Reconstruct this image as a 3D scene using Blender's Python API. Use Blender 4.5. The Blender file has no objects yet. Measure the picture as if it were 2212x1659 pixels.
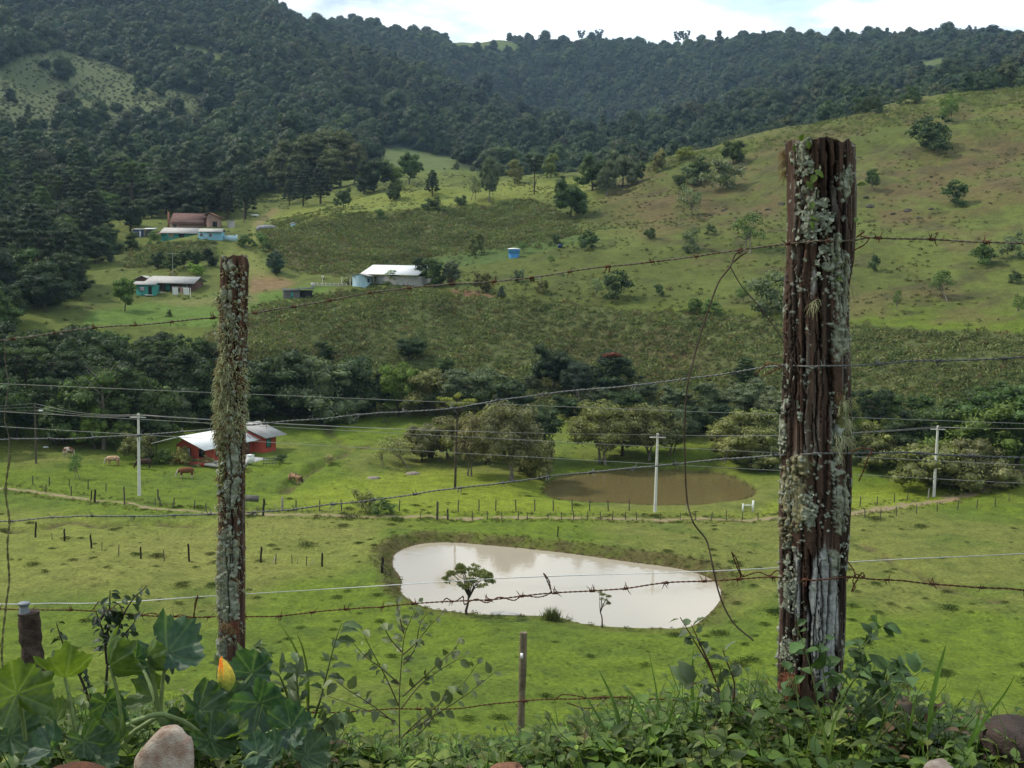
import bpy, bmesh, math, random
import numpy as np
from mathutils import Vector, Matrix

S = bpy.context.scene
C = S.collection
PI = math.pi
RNG = np.random.default_rng(7)
random.seed(7)

# ------------------------------------------------------------------ camera
CZ = 27.0                                   # eye height above the valley floor
PITCH, ROLL, HFOV = math.radians(5.5), math.radians(1.2), math.radians(50)
FOC = 1106 / math.tan(HFOV / 2)             # focal length in units of a 2212 wide picture
_f = np.array([0, math.cos(PITCH), -math.sin(PITCH)])
_r0, _u0 = np.array([1.0, 0, 0]), np.array([0, math.sin(PITCH), math.cos(PITCH)])
_rt = _r0 * math.cos(ROLL) + _u0 * math.sin(ROLL)
_up = _u0 * math.cos(ROLL) - _r0 * math.sin(ROLL)
EYE = np.array([0, 0, CZ])
cam = bpy.data.objects.new("camera", bpy.data.cameras.new("camera"))
cam.data.sensor_width = 36
cam.data.lens = 18 / math.tan(HFOV / 2)
cam.data.clip_start, cam.data.clip_end = 0.05, 30000
cam.matrix_world = Matrix(((_rt[0], _up[0], -_f[0], 0), (_rt[1], _up[1], -_f[1], 0), (_rt[2], _up[2], -_f[2], CZ), (0, 0, 0, 1)))
C.objects.link(cam)
S.camera = cam

# ------------------------------------------------------------------ light
SUN = Vector((-0.72, 0.22, 0.80)).normalized()
sun = bpy.data.objects.new("sun", bpy.data.lights.new("sun", "SUN"))
sun.data.energy = 2.9
sun.data.angle = math.radians(2.5)
sun.data.color = (1, 0.93, 0.80)
sun.rotation_euler = SUN.to_track_quat('Z', 'Y').to_euler()
sun.location = (-60, 0, 90)
C.objects.link(sun)

S.view_settings.view_transform = 'Standard'
S.view_settings.look = 'None'
S.view_settings.gamma = 1
S.view_settings.exposure = 0.36
S.view_settings.use_curve_mapping = False
S.render.engine = 'CYCLES'
S.cycles.use_denoising = True
S.cycles.max_bounces = 6
S.cycles.transparent_max_bounces = 6
S.cycles.transmission_bounces = 4
S.cycles.volume_bounces = 0

W = bpy.data.worlds.new("World")
S.world = W
W.use_nodes = True
nt = W.node_tree
nt.nodes.clear()
def nd(t, typ, **kw):
    n = t.nodes.new(typ)
    for k, v in kw.items():
        setattr(n, k, v)
    return n
sky = nd(nt, 'ShaderNodeTexSky', sky_type='NISHITA', sun_disc=False)
sky.sun_elevation = math.asin(SUN.z)
sky.sun_rotation = math.atan2(SUN.x, SUN.y)
sky.air_density, sky.dust_density = 1.0, 1.5
# broken cloud, laid out over the sky directions flattened onto a cloud deck
geo = nd(nt, 'ShaderNodeTexCoord')
sep = nd(nt, 'ShaderNodeSeparateXYZ'); nt.links.new(geo.outputs['Generated'], sep.inputs[0])
mx = nd(nt, 'ShaderNodeMath', operation='MAXIMUM'); nt.links.new(sep.outputs[2], mx.inputs[0]); mx.inputs[1].default_value = 0.0
ad = nd(nt, 'ShaderNodeMath', operation='ADD'); nt.links.new(mx.outputs[0], ad.inputs[0]); ad.inputs[1].default_value = 0.10
cmb = nd(nt, 'ShaderNodeCombineXYZ')
for i in (0, 1):
    dv = nd(nt, 'ShaderNodeMath', operation='DIVIDE')
    nt.links.new(sep.outputs[i], dv.inputs[0]); nt.links.new(ad.outputs[0], dv.inputs[1])
    nt.links.new(dv.outputs[0], cmb.inputs[i])
n1 = nd(nt, 'ShaderNodeTexNoise'); n1.inputs['Scale'].default_value = 1.5; n1.inputs['Detail'].default_value = 9; n1.inputs['Roughness'].default_value = 0.55
mp = nd(nt, 'ShaderNodeMapping'); mp.inputs['Location'].default_value = (3.4, 1.7, 0.3)
nt.links.new(cmb.outputs[0], mp.inputs[0]); nt.links.new(mp.outputs[0], n1.inputs['Vector'])
rp = nd(nt, 'ShaderNodeValToRGB'); nt.links.new(n1.outputs[0], rp.inputs[0])
rp.color_ramp.elements[0].position, rp.color_ramp.elements[1].position = 0.33, 0.53
n2 = nd(nt, 'ShaderNodeTexNoise'); n2.inputs['Scale'].default_value = 2.6; n2.inputs['Detail'].default_value = 7
nt.links.new(mp.outputs[0], n2.inputs['Vector'])
rp2 = nd(nt, 'ShaderNodeValToRGB'); nt.links.new(n2.outputs[0], rp2.inputs[0])
rp2.color_ramp.elements[0].position, rp2.color_ramp.elements[1].position = 0.35, 0.62
rp2.color_ramp.elements[0].color = (5.6, 7.2, 8.4, 1)
rp2.color_ramp.elements[1].color = (11.0, 11.2, 11.0, 1)
mixc = nd(nt, 'ShaderNodeMix', data_type='RGBA')
nt.links.new(rp.outputs[0], mixc.inputs[0]); nt.links.new(sky.outputs[0], mixc.inputs[6]); nt.links.new(rp2.outputs[0], mixc.inputs[7])
bg = nd(nt, 'ShaderNodeBackground'); bg.inputs[1].default_value = 0.13
nt.links.new(mixc.outputs[2], bg.inputs[0])
wo = nd(nt, 'ShaderNodeOutputWorld'); nt.links.new(bg.outputs[0], wo.inputs[0])

# ------------------------------------------------------------------ helpers
def ray(u, v):
    x, y = (u - 1106) / FOC, -(v - 829.5) / FOC
    return x * _rt + y * _up + _f

def ray_polar(u, v):                        # azimuth, tangent of elevation
    d = ray(u, v)
    return math.atan2(d[0], d[1]), d[2] / math.hypot(d[0], d[1])

def at(u, v, r):                            # the point seen at (u, v), r metres away over the ground
    d = ray(u, v)
    return EYE + d * (r / math.hypot(d[0], d[1]))

def project(P):
    q = np.asarray(P, float) - EYE
    w = q @ _f
    w = np.where(np.abs(w) < 1e-6, 1e-6, w)
    return 1106 + FOC * (q @ _rt) / w, 829.5 - FOC * (q @ _up) / w, w

def _hash(i, j, k, seed):
    n = (i.astype(np.int64) * 374761393 + j.astype(np.int64) * 668265263 + k.astype(np.int64) * 2147483647 + seed * 1274126177) & 0xFFFFFFFF
    n = ((n ^ (n >> 13)) * 1274126177) & 0xFFFFFFFF
    n = n ^ (n >> 16)
    return (n & 0xFFFFFF) / float(0xFFFFFF)

def vnoise(x, y, z=None, seed=0):           # value noise, 0..1
    x, y = np.asarray(x, float), np.asarray(y, float)
    z = np.zeros_like(x) if z is None else np.asarray(z, float)
    xi, yi, zi = np.floor(x), np.floor(y), np.floor(z)
    fx, fy, fz = x - xi, y - yi, z - zi
    fx, fy, fz = fx * fx * (3 - 2 * fx), fy * fy * (3 - 2 * fy), fz * fz * (3 - 2 * fz)
    o = 0
    for a in (0, 1):
        for b in (0, 1):
            for c in (0, 1):
                w = (fx if a else 1 - fx) * (fy if b else 1 - fy) * (fz if c else 1 - fz)
                o = o + w * _hash(xi + a, yi + b, zi + c, seed)
    return o

def fbm(x, y, z=None, oct=4, seed=0, gain=0.5):
    s, a, t = 0, 1.0, 0
    for i in range(oct):
        f = 2.0 ** i
        s = s + a * vnoise(np.asarray(x) * f, np.asarray(y) * f, None if z is None else np.asarray(z) * f, seed + i * 17)
        t += a
        a *= gain
    return s / t

def mesh_np(name, verts, faces, mats=(), smooth=False, midx=None, attrs=None):
    """one mesh from arrays; faces is (M,k) or a list of such arrays"""
    me = bpy.data.meshes.new(name)
    verts = np.asarray(verts, np.float32)
    fl = faces if isinstance(faces, list) and isinstance(faces[0], np.ndarray) else [faces]
    fl = [np.asarray(f, np.int32) for f in fl if len(f)]
    me.vertices.add(len(verts)); me.vertices.foreach_set("co", verts.ravel())
    nl = sum(f.size for f in fl); npoly = sum(len(f) for f in fl)
    me.loops.add(nl); me.polygons.add(npoly)
    me.loops.foreach_set("vertex_index", np.concatenate([f.ravel() for f in fl]))
    tot = np.concatenate([np.full(len(f), f.shape[1], np.int32) for f in fl])
    st = np.concatenate([[0], np.cumsum(tot)[:-1]]).astype(np.int32)
    me.polygons.foreach_set("loop_start", st)
    if midx is not None:
        me.polygons.foreach_set("material_index", np.asarray(midx, np.int32))
    if smooth:
        me.polygons.foreach_set("use_smooth", np.ones(npoly, bool))
    for m in mats:
        me.materials.append(m)
    for k, v in (attrs or {}).items():
        v = np.asarray(v, np.float32)
        if v.ndim == 2:
            a = me.attributes.new(k, 'FLOAT_COLOR', 'POINT')
            a.data.foreach_set("color", np.concatenate([v, np.ones((len(v), 1), np.float32)], 1).ravel() if v.shape[1] == 3 else v.ravel())
        else:
            a = me.attributes.new(k, 'FLOAT', 'POINT'); a.data.foreach_set("value", v.ravel())
    me.update(calc_edges=True)
    me.validate()
    return me

class MB:
    """collects shapes into one mesh"""
    def __init__(s): s.v, s.f, s.n = [], {}, 0
    def add(s, v, f):
        v = np.asarray(v, float); f = np.asarray(f, int)
        s.v.append(v); s.f.setdefault(f.shape[1], []).append(f + s.n); s.n += len(v)
        return s
    def box(s, c, d, rot=0, bev=0):
        x, y, z = d[0] / 2, d[1] / 2, d[2] / 2
        v = np.array([[a * x, b * y, e * z] for e in (-1, 1) for b in (-1, 1) for a in (-1, 1)])
        cs, sn = math.cos(rot), math.sin(rot)
        v = v @ np.array([[cs, sn, 0], [-sn, cs, 0], [0, 0, 1]]) + np.asarray(c)
        return s.add(v, [[0, 2, 3, 1], [4, 5, 7, 6], [0, 1, 5, 4], [2, 6, 7, 3], [0, 4, 6, 2], [1, 3, 7, 5]])
    def tube(s, pts, rad, seg=8, cap=True):
        pts = np.asarray(pts, float); n = len(pts)
        rad = np.full(n, rad) if np.isscalar(rad) else np.asarray(rad, float)
        t = np.gradient(pts, axis=0); t /= np.linalg.norm(t, axis=1)[:, None] + 1e-12
        a = np.cross(t[0], [0, 0, 1.0])
        if np.linalg.norm(a) < .1: a = np.cross(t[0], [1.0, 0, 0])
        A = np.zeros((n, 3))
        for i in range(n):
            a = a - t[i] * (a @ t[i]); a /= np.linalg.norm(a) + 1e-12; A[i] = a
        B = np.cross(t, A)
        th = np.arange(seg) * 2 * PI / seg
        v = (pts[:, None] + rad[:, None, None] * (np.cos(th)[None, :, None] * A[:, None] + np.sin(th)[None, :, None] * B[:, None])).reshape(-1, 3)
        i = np.arange(n - 1)[:, None] * seg; j = np.arange(seg)[None]; j2 = (j + 1) % seg
        s.add(v, np.stack([i + j, i + j2, i + seg + j2, i + seg + j], -1).reshape(-1, 4))
        if cap:
            for k in (0, n - 1):
                b = v[k * seg:(k + 1) * seg]
                s.add(np.concatenate([b, pts[k:k + 1]]), [[x, (x + 1) % seg, seg] if k else [(x + 1) % seg, x, seg] for x in range(seg)])
        return s
    def prism(s, poly, h0, h1):             # closed polygon in x,y from z=h0 to h1
        p = np.asarray(poly, float); n = len(p)
        v = np.concatenate([np.c_[p, np.full(n, h0)], np.c_[p, np.full(n, h1)]])
        s.add(v, [[i, (i + 1) % n, n + (i + 1) % n, n + i] for i in range(n)])
        s.add(v[n:], [list(range(n))]) if n in (3, 4) else s.add(np.concatenate([v[n:], [v[n:].mean(0)]]), [[i, (i + 1) % n, n] for i in range(n)])
        return s
    def build(s, name, mat, parent=None, smooth=False, attrs=None):
        me = mesh_np(name, np.concatenate(s.v), [np.concatenate(x) for x in s.f.values()], [mat] if mat else [], smooth, attrs=attrs)
        return put(name, me, parent)

def put(name, me, parent=None):
    o = bpy.data.objects.new(name, me); C.objects.link(o)
    if parent is not None: o.parent = parent
    return o

def tag(o, label=None, cat=None, group=None, kind=None):
    if label: o['label'] = label
    if cat: o['category'] = cat
    if group: o['group'] = group
    if kind: o['kind'] = kind
    return o

def thing(name, label, cat, loc=(0, 0, 0), rz=0, group=None):
    o = bpy.data.objects.new(name, None); C.objects.link(o)
    o.empty_display_size = 0.3
    o.location = loc; o.rotation_euler = (0, 0, rz)
    return tag(o, label, cat, group)

def dup(root, loc, rz=0, sc=1, label=None, group=None, color=None):
    r = root.copy(); C.objects.link(r)
    r.location = loc; r.rotation_euler = (0, 0, rz); r.scale = (sc, sc, sc) if np.isscalar(sc) else sc
    if label: r['label'] = label
    if group: r['group'] = group
    if color is not None: r.color = (*color, 1)
    for ch in list(root.children):
        c = ch.copy(); C.objects.link(c); c.parent = r
        if color is not None: c.color = (*color, 1)
        for g in ch.children:
            d = g.copy(); C.objects.link(d); d.parent = c
            if color is not None: d.color = (*color, 1)
    return r

# ------------------------------------------------------------------ materials
def mat_new(name):
    m = bpy.data.materials.new(name); m.use_nodes = True
    t = m.node_tree
    return m, t, t.nodes['Principled BSDF']

def lk(t, a, b): t.links.new(a, b)

def mixcol(t, fac, a, b, mode='MIX'):
    n = nd(t, 'ShaderNodeMix', data_type='RGBA', blend_type=mode)
    for sock, val in ((n.inputs[0], fac), (n.inputs[6], a), (n.inputs[7], b)):
        if hasattr(val, 'is_linked'): lk(t, val, sock)
        elif isinstance(val, (int, float)): sock.default_value = val
        else: sock.default_value = (*val, 1)
    return n.outputs[2]

def noise(t, scale, detail=3, rough=0.5, coord='Object', vec=None):
    n = nd(t, 'ShaderNodeTexNoise')
    n.inputs['Scale'].default_value = scale; n.inputs['Detail'].default_value = detail; n.inputs['Roughness'].default_value = rough
    if vec is None:
        if coord == 'World':
            vec = nd(t, 'ShaderNodeNewGeometry').outputs['Position']
        else:
            vec = nd(t, 'ShaderNodeTexCoord').outputs[coord]
    lk(t, vec, n.inputs['Vector'])
    return n.outputs[0]

def ramp(t, fac, stops):
    n = nd(t, 'ShaderNodeValToRGB'); e = n.color_ramp.elements
    while len(e) < len(stops): e.new(0.5)
    for i, (p, c) in enumerate(stops):
        e[i].position = p; e[i].color = (*c, 1) if len(c) == 3 else c
    lk(t, fac, n.inputs[0])
    return n.outputs[0]

def bump(t, bsdf, h, strength=0.5, dist=0.02):
    b = nd(t, 'ShaderNodeBump'); b.inputs['Strength'].default_value = strength; b.inputs['Distance'].default_value = dist
    lk(t, h, b.inputs['Height']); lk(t, b.outputs[0], bsdf.inputs['Normal'])

def plain(name, col, rough=0.7, var=0.25, scale=6, spec=0.3, metal=0, bmp=0.0, bscale=30, detail=4, col2=None):
    m, t, b = mat_new(name)
    f = noise(t, scale, detail, 0.6)
    c2 = col2 or tuple(c * (1 - var) for c in col)
    lk(t, ramp(t, f, [(0.35, c2), (0.65, col)]), b.inputs['Base Color'])
    b.inputs['Roughness'].default_value = rough
    b.inputs['Specular IOR Level'].default_value = spec
    b.inputs['Metallic'].default_value = metal
    if bmp: bump(t, b, noise(t, bscale, 4, 0.6), bmp, 0.01)
    return m

def leafy(name, ramp_stops=None, trans=0.3, var=0.5, nscale=0.35, rough=0.6, spec=0.25):
    """foliage: colour from the object (ramp_stops None) or per instance, varied leaf by leaf and by clump"""
    m, t, b = mat_new(name)
    oi = nd(t, 'ShaderNodeObjectInfo')
    base = oi.outputs['Color'] if ramp_stops is None else ramp(t, oi.outputs['Random'], ramp_stops)
    g = nd(t, 'ShaderNodeNewGeometry')
    mr = nd(t, 'ShaderNodeMapRange'); lk(t, g.outputs['Random Per Island'], mr.inputs[0])
    mr.inputs[3].default_value, mr.inputs[4].default_value = 1 - var, 1 + var
    f = noise(t, nscale, 2, 0.5, 'World')
    mr2 = nd(t, 'ShaderNodeMapRange'); lk(t, f, mr2.inputs[0]); mr2.inputs[1].default_value, mr2.inputs[2].default_value = 0.3, 0.7
    mr2.inputs[3].default_value, mr2.inputs[4].default_value = 0.7, 1.3
    mu = nd(t, 'ShaderNodeMath', operation='MULTIPLY'); lk(t, mr.outputs[0], mu.inputs[0]); lk(t, mr2.outputs[0], mu.inputs[1])
    vm = nd(t, 'ShaderNodeVectorMath', operation='SCALE'); lk(t, base, vm.inputs[0]); lk(t, mu.outputs[0], vm.inputs['Scale'])
    lk(t, vm.outputs[0], b.inputs['Base Color'])
    b.inputs['Roughness'].default_value = rough; b.inputs['Specular IOR Level'].default_value = spec
    tr = nd(t, 'ShaderNodeBsdfTranslucent')
    lk(t, mixcol(t, 1.0, vm.outputs[0], (1.15, 1.25, 0.55), 'MULTIPLY'), tr.inputs[0])
    ms = nd(t, 'ShaderNodeMixShader'); ms.inputs[0].default_value = trans
    lk(t, b.outputs[0], ms.inputs[1]); lk(t, tr.outputs[0], ms.inputs[2])
    lk(t, ms.outputs[0], t.nodes['Material Output'].inputs[0])
    return m

# ------------------------------------------------------------------ the land
# rings of heights: (u, distance, v) or (u, distance, None, z); each ring runs from left to right
def Z(z, r, us=(-900, 1106, 3100)): return [(u, r, None, z) for u in us]
RINGS = [
    Z(CZ - 1.62, 0.35), Z(CZ - 1.48, 1.4),
    [(-900, 2.4, None, CZ - 1.40), (0, 2.4, None, CZ - 1.19), (500, 2.4, None, CZ - 1.15), (900, 2.4, None, CZ - 1.20), (1300, 2.4, None, CZ - 1.16), (1760, 2.4, None, CZ - 1.10), (3100, 2.4, None, CZ - 1.1)],
    [(-900, 3.2, None, CZ - 1.5), (0, 3.2, None, CZ - 1.36), (500, 3.2, None, CZ - 1.32), (900, 3.2, None, CZ - 1.46), (1300, 3.1, None, CZ - 1.40), (1760, 3.1, None, CZ - 1.28), (3100, 3.1, None, CZ - 1.3)],
    Z(CZ - 2.5, 4.6), Z(CZ - 6.0, 10), Z(CZ - 15.0, 26), Z(3.0, 55), Z(0.7, 72), Z(0.15, 84), Z(0.0, 118), Z(0.0, 136),
    [(-900, 165, None, 1.5), (0, 165, None, 0.8), (250, 170, None, 1.2), (500, 184, None, 2.0), (800, 195, None, 2.6), (1100, 172, None, 1.0), (1400, 162, None, 0.6), (1700, 156, None, 0.5), (2000, 152, None, 0.6), (2212, 150, None, 1.2), (3100, 150, None, 4)],
    [(-900, 215, None, 12), (0, 210, None, 8), (300, 205, None, 7.0), (550, 212, 745), (800, 218, 765), (1100, 212, 790), (1400, 205, 800), (1700, 195, 820), (2000, 188, 845), (2212, 185, 860), (3100, 185, 850)],
    [(-900, 245, None, 20), (0, 235, 690), (300, 235, 692), (550, 232, 690), (800, 236, 662), (1000, 240, 652), (1300, 232, 668), (1700, 220, 690), (2000, 214, 714), (2212, 212, 720), (3100, 212, 730)],
    [(-900, 280, None, 30), (0, 270, 625), (300, 264, 636), (450, 262, 630), (640, 262, 622), (800, 262, 616), (1000, 268, 590), (1110, 275, 556), (1300, 275, 540), (1700, 262, 560), (2000, 258, 565), (2212, 255, 560), (3100, 255, 560)],
    [(-900, 330, None, 50), (0, 325, 560), (300, 320, 525), (400, 320, 519), (550, 325, 515), (700, 335, 475), (900, 355, 448), (1100, 352, 440), (1250, 345, 440), (1400, 335, 425), (1700, 325, 400), (2000, 325, 385), (2212, 325, 370), (3100, 325, 350)],
    [(-900, 430, None, 90), (0, 420, 430), (300, 410, 445), (480, 405, 452), (590, 410, 450), (700, 420, 430), (800, 425, 410), (950, 430, 398), (1150, 430, 388), (1270, 425, 378), (1400, 425, 352), (1560, 420, 316), (1700, 420, 280), (1900, 420, 238), (2050, 425, 205), (2212, 430, 180), (3100, 430, 90)],
    [(-900, 600, None, 150), (0, 590, 300), (300, 590, 330), (550, 590, 360), (800, 600, 352), (1000, 600, 356), (1100, 600, 392), (1250, 600, 400), (1400, 600, 400), (1560, 590, 372), (1700, 590, 345), (1900, 590, 300), (2050, 590, 260), (2212, 590, 235), (3100, 590, 150)],
    [(-900, 800, 140), (0, 800, 200), (300, 800, 225), (550, 800, 262), (800, 800, 318), (1000, 800, 338), (1250, 800, 335), (1400, 800, 330), (1700, 800, 285), (1900, 800, 240), (2212, 800, 190), (3100, 800, 150)],
    [(-900, 1040, -40), (0, 1040, 40), (300, 1040, 80), (450, 1040, 92), (560, 1040, 100), (640, 1040, 112), (720, 1045, 132), (800, 1050, 152), (900, 1060, 186), (1000, 1070, 222), (1150, 1080, 278), (1290, 1080, 322), (1400, 1080, 300), (1550, 1080, 252), (1700, 1080, 215), (2000, 1080, 150), (2212, 1080, 135), (3100, 1080, 110)],
    [(-900, 1300, -260), (0, 1260, -130), (300, 1250, -62), (480, 1240, -16), (560, 1240, 16), (610, 1245, 52), (660, 1250, 84), (720, 1260, 120), (800, 1270, 165), (900, 1300, 205), (1000, 1330, 242), (1150, 1350, 298), (1290, 1360, 318), (1400, 1360, 270), (1550, 1360, 200), (1700, 1380, 160), (2000, 1380, 112), (2212, 1400, 108), (3100, 1400, 80)],
    [(-900, 1600, -260), (0, 1600, -76), (300, 1600, -6), (480, 1600, 34), (570, 1600, 62), (640, 1640, 84), (700, 1680, 86), (800, 1700, 88), (930, 1740, 104), (950, 1760, 106), (1040, 1780, 96), (1090, 1780, 92), (1150, 1780, 112), (1300, 1780, 112), (1500, 1780, 116), (1640, 1780, 100), (1720, 1780, 108), (1800, 1740, 118), (1950, 1720, 112), (2100, 1700, 116), (2212, 1700, 118), (3100, 1700, 104)],
    Z(250, 2600), Z(120, 6000), Z(60, 16000),
]
A0 = math.radians(34)
def _rings():
    az = np.concatenate([np.linspace(-PI, -A0, 46)[:-1], np.linspace(-A0, A0, 680), np.linspace(A0, PI, 46)[1:]])
    R, ZZ = [], []
    for ring in RINGS:
        a, r, z = [], [], []
        for e in ring:
            if len(e) == 4 and e[2] is None:
                aa = ray_polar(e[0], 600)[0]; zz = e[3]
            else:
                aa, te = ray_polar(e[0], e[2]); zz = CZ + e[1] * te
            a.append(aa); r.append(e[1]); z.append(zz)
        aq = np.linspace(-PI, PI, 2881)
        rr, zz = np.interp(aq, a, r), np.interp(aq, a, z)
        k = np.exp(-0.5 * (np.arange(-14, 15) / (5.0 if ring[0][1] > 100 else 3)) ** 2); k /= k.sum()
        rr = np.convolve(np.pad(rr, 14, 'edge'), k, 'valid'); zz = np.convolve(np.pad(zz, 14, 'edge'), k, 'valid')
        R.append(np.interp(az, aq, rr)); ZZ.append(np.interp(az, aq, zz))
    return az, np.array(R), np.array(ZZ)
AZ, RK, ZK = _rings()

def pchip(x, y, xq):
    h = np.diff(x); d = np.diff(y) / h
    m = np.zeros_like(x)
    s = d[:-1] * d[1:] > 0
    w1, w2 = 2 * h[1:] + h[:-1], h[1:] + 2 * h[:-1]
    with np.errstate(divide='ignore', invalid='ignore'):
        m[1:-1] = np.where(s, (w1 + w2) / (w1 / d[:-1] + w2 / d[1:]), 0)
    m[0], m[-1] = d[0], d[-1]
    i = np.clip(np.searchsorted(x, xq) - 1, 0, len(h) - 1)
    t = (xq - x[i]) / h[i]
    return (2 * t**3 - 3 * t**2 + 1) * y[i] + (t**3 - 2 * t**2 + t) * h[i] * m[i] + (-2 * t**3 + 3 * t**2) * y[i + 1] + (t**3 - t**2) * h[i] * m[i + 1]

RR = np.concatenate([[0.02], np.geomspace(0.36, 4.6, 70), np.geomspace(4.9, 48, 50), np.arange(48.6, 150, 0.42), np.geomspace(150.5, 460, 250), np.geomspace(464, 1900, 240), np.geomspace(1950, 15500, 30)])
HB = np.array([pchip(RK[:, i], ZK[:, i], RR) for i in range(len(AZ))])      # base heights [azimuth, distance]
GX, GY = np.sin(AZ)[:, None] * RR[None], np.cos(AZ)[:, None] * RR[None]
# ---- ponds: outline as seen, laid on the water level
def on_plane(u, v, z):
    a, te = ray_polar(u, v); r = (z - CZ) / te
    return (math.sin(a) * r, math.cos(a) * r)
def smooth_loop(p, n=3):
    p = np.asarray(p, float)
    for _ in range(n):
        q = np.roll(p, -1, 0); p = np.stack([.75 * p + .25 * q, .25 * p + .75 * q], 1).reshape(-1, 2)
    return p
WZ1, WZ2 = -0.35, -0.30
POND1 = smooth_loop([on_plane(u, v, WZ1) for u, v in [(847, 1212), (852, 1195), (887, 1179), (921, 1173), (975, 1171), (1044, 1177), (1146, 1186), (1249, 1198), (1351, 1213), (1456, 1226), (1504, 1237), (1543, 1253), (1559, 1277), (1556, 1300), (1529, 1329), (1500, 1352), (1466, 1358), (1385, 1356), (1283, 1351), (1236, 1342), (1205, 1330), (1157, 1329), (1078, 1329), (1010, 1324), (924, 1315), (885, 1296), (863, 1279), (869, 1259), (863, 1242), (849, 1226)]], 2)
POND2 = smooth_loop([on_plane(u, v, WZ2) for u, v in [(1172, 1055), (1195, 1037), (1236, 1028), (1324, 1019), (1412, 1016), (1485, 1018), (1558, 1025), (1597, 1040), (1620, 1056), (1629, 1067), (1606, 1083), (1558, 1090), (1456, 1091), (1412, 1091), (1324, 1086), (1250, 1083), (1206, 1079), (1182, 1072)]], 2)

def seg_dist(px, py, line, closed=False):
    P = np.asarray(line, float); n = len(P)
    d = np.full(px.shape, 1e9)
    for i in range(n if closed else n - 1):
        a, b = P[i], P[(i + 1) % n]; ab = b - a
        t = np.clip(((px - a[0]) * ab[0] + (py - a[1]) * ab[1]) / (ab @ ab + 1e-9), 0, 1)
        d = np.minimum(d, np.hypot(px - a[0] - t * ab[0], py - a[1] - t * ab[1]))
    return d
def inside(px, py, poly):
    P = np.asarray(poly, float); r = np.zeros(px.shape, bool); j = len(P) - 1
    for i in range(len(P)):
        xi, yi, xj, yj = P[i][0], P[i][1], P[j][0], P[j][1]
        with np.errstate(divide='ignore', invalid='ignore'):
            c = ((yi > py) != (yj > py)) & (px < (xj - xi) * (py - yi) / (yj - yi + 1e-12) + xi)
        r ^= c; j = i
    return r
def sdf(px, py, poly):
    d = seg_dist(px, py, poly, True)
    return np.where(inside(px, py, poly), -d, d)
def sst(a, b, x):
    t = np.clip((x - a) / (b - a), 0, 1); return t * t * (3 - 2 * t)

H = HB.copy()
rr = np.broadcast_to(RR[None], H.shape)
# unevenness: pasture lumps, hillside ripples, mountain spurs
H += sst(48, 80, rr) * (1 - sst(480, 600, rr)) * ((fbm(GX / 9, GY / 9, oct=3, seed=3) - .5) * .9 + (fbm(GX / 2.3, GY / 2.3, oct=2, seed=4) - .5) * .30)
H += sst(230, 330, rr) * (fbm(GX / 28, GY / 28, oct=4, seed=5) - .5) * 7 * (1 - sst(420, 600, rr) * .3)
H += sst(560, 900, rr) * (1 - sst(1900, 2600, rr) * .5) * (fbm(GX / 120, GY / 120, oct=3, seed=9) - .5) * (46 - 28 * sst(1050, 1350, rr))
H += (1 - sst(5, 14, rr)) * (fbm(GX / .35, GY / .35, oct=3, seed=8) - .5) * .10 * sst(.4, 1.0, rr)
sel = (rr > 55) & (rr < 200) & (np.abs(AZ)[:, None] < .6)
ix = np.where(sel)
px, py = GX[ix], GY[ix]
h = H[ix]
# the near pond: flat pasture before it, a raised earth bank round its far side
s1 = sdf(px, py, POND1)
c1 = POND1.mean(0)
far1 = sst(-2, 6, py - c1[1] - (px - c1[0]) * -.12)
left1 = sst(8, 13, -(px - c1[0]))
bank = np.maximum(far1, left1)
n1_ = fbm(px / 1.1, py / 1.1, oct=3, seed=21)
prof = np.where(s1 < 0, WZ1 + np.maximum(s1 * .5, -1.2), WZ1 + .04 + bank * (.75 * sst(0, 1.6, s1) + .35 * (n1_ - .5) * sst(.3, 1, s1)) + (1 - bank) * .32 * sst(0, 5, s1))
w1 = 1 - sst(1.5, 6, s1)
h = h * (1 - w1) + prof * w1
s2 = sdf(px, py, POND2)
c2 = POND2.mean(0)
rb = sst(3, 9, px - c2[0]) + sst(2, 9, py - c2[1]); rb = np.clip(rb, 0, 1)
prof = np.where(s2 < 0, WZ2 + np.maximum(s2 * .5, -1.2), WZ2 + .03 + rb * .55 * sst(0, 1.3, s2) + (1 - rb) * .3 * sst(0, 3, s2))
w2 = 1 - sst(1.2, 5, s2)
h = h * (1 - w2) + prof * w2
def flat_pts(uv, z=0.2): return np.array([on_plane(u, v, z) for u, v in uv])
CREEK = flat_pts([(612, 1052), (630, 1044), (655, 1030), (690, 1006), (722, 996), (752, 984), (790, 970)])
CREEK2 = flat_pts([(1846, 1158), (1880, 1176), (1925, 1205), (1985, 1232), (2060, 1268), (2150, 1292)])
CREEK3 = flat_pts([(690, 908), (712, 940), (735, 955), (765, 968)], 1.0)
CREEK4 = flat_pts([(-30, 1128), (40, 1142), (150, 1116), (240, 1126), (340, 1120), (420, 1128)])
dcr = np.minimum(np.minimum(seg_dist(px, py, CREEK), seg_dist(px, py, CREEK3)), np.minimum(seg_dist(px, py, CREEK2), seg_dist(px, py, CREEK4)))
h -= .50 * (1 - sst(.1, 1.6, dcr + 1.2 * (fbm(px / 1.4, py / 1.4, oct=3, seed=78) - .5)))
KNOLL = flat_pts([(720, 1010), (700, 1035), (790, 1000)])
h += 1.0 * np.exp(-(np.min([np.hypot(px - k[0], py - k[1]) for k in KNOLL], 0) / 4.5) ** 2) * sst(.4, 2.0, dcr)
H[ix] = h
def dense(line, n=8):
    line = np.asarray(line, float); t = np.linspace(0, len(line) - 1, n * (len(line) - 1) + 1)
    return np.c_[np.interp(t, range(len(line)), line[:, 0]), np.interp(t, range(len(line)), line[:, 1])]

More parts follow.
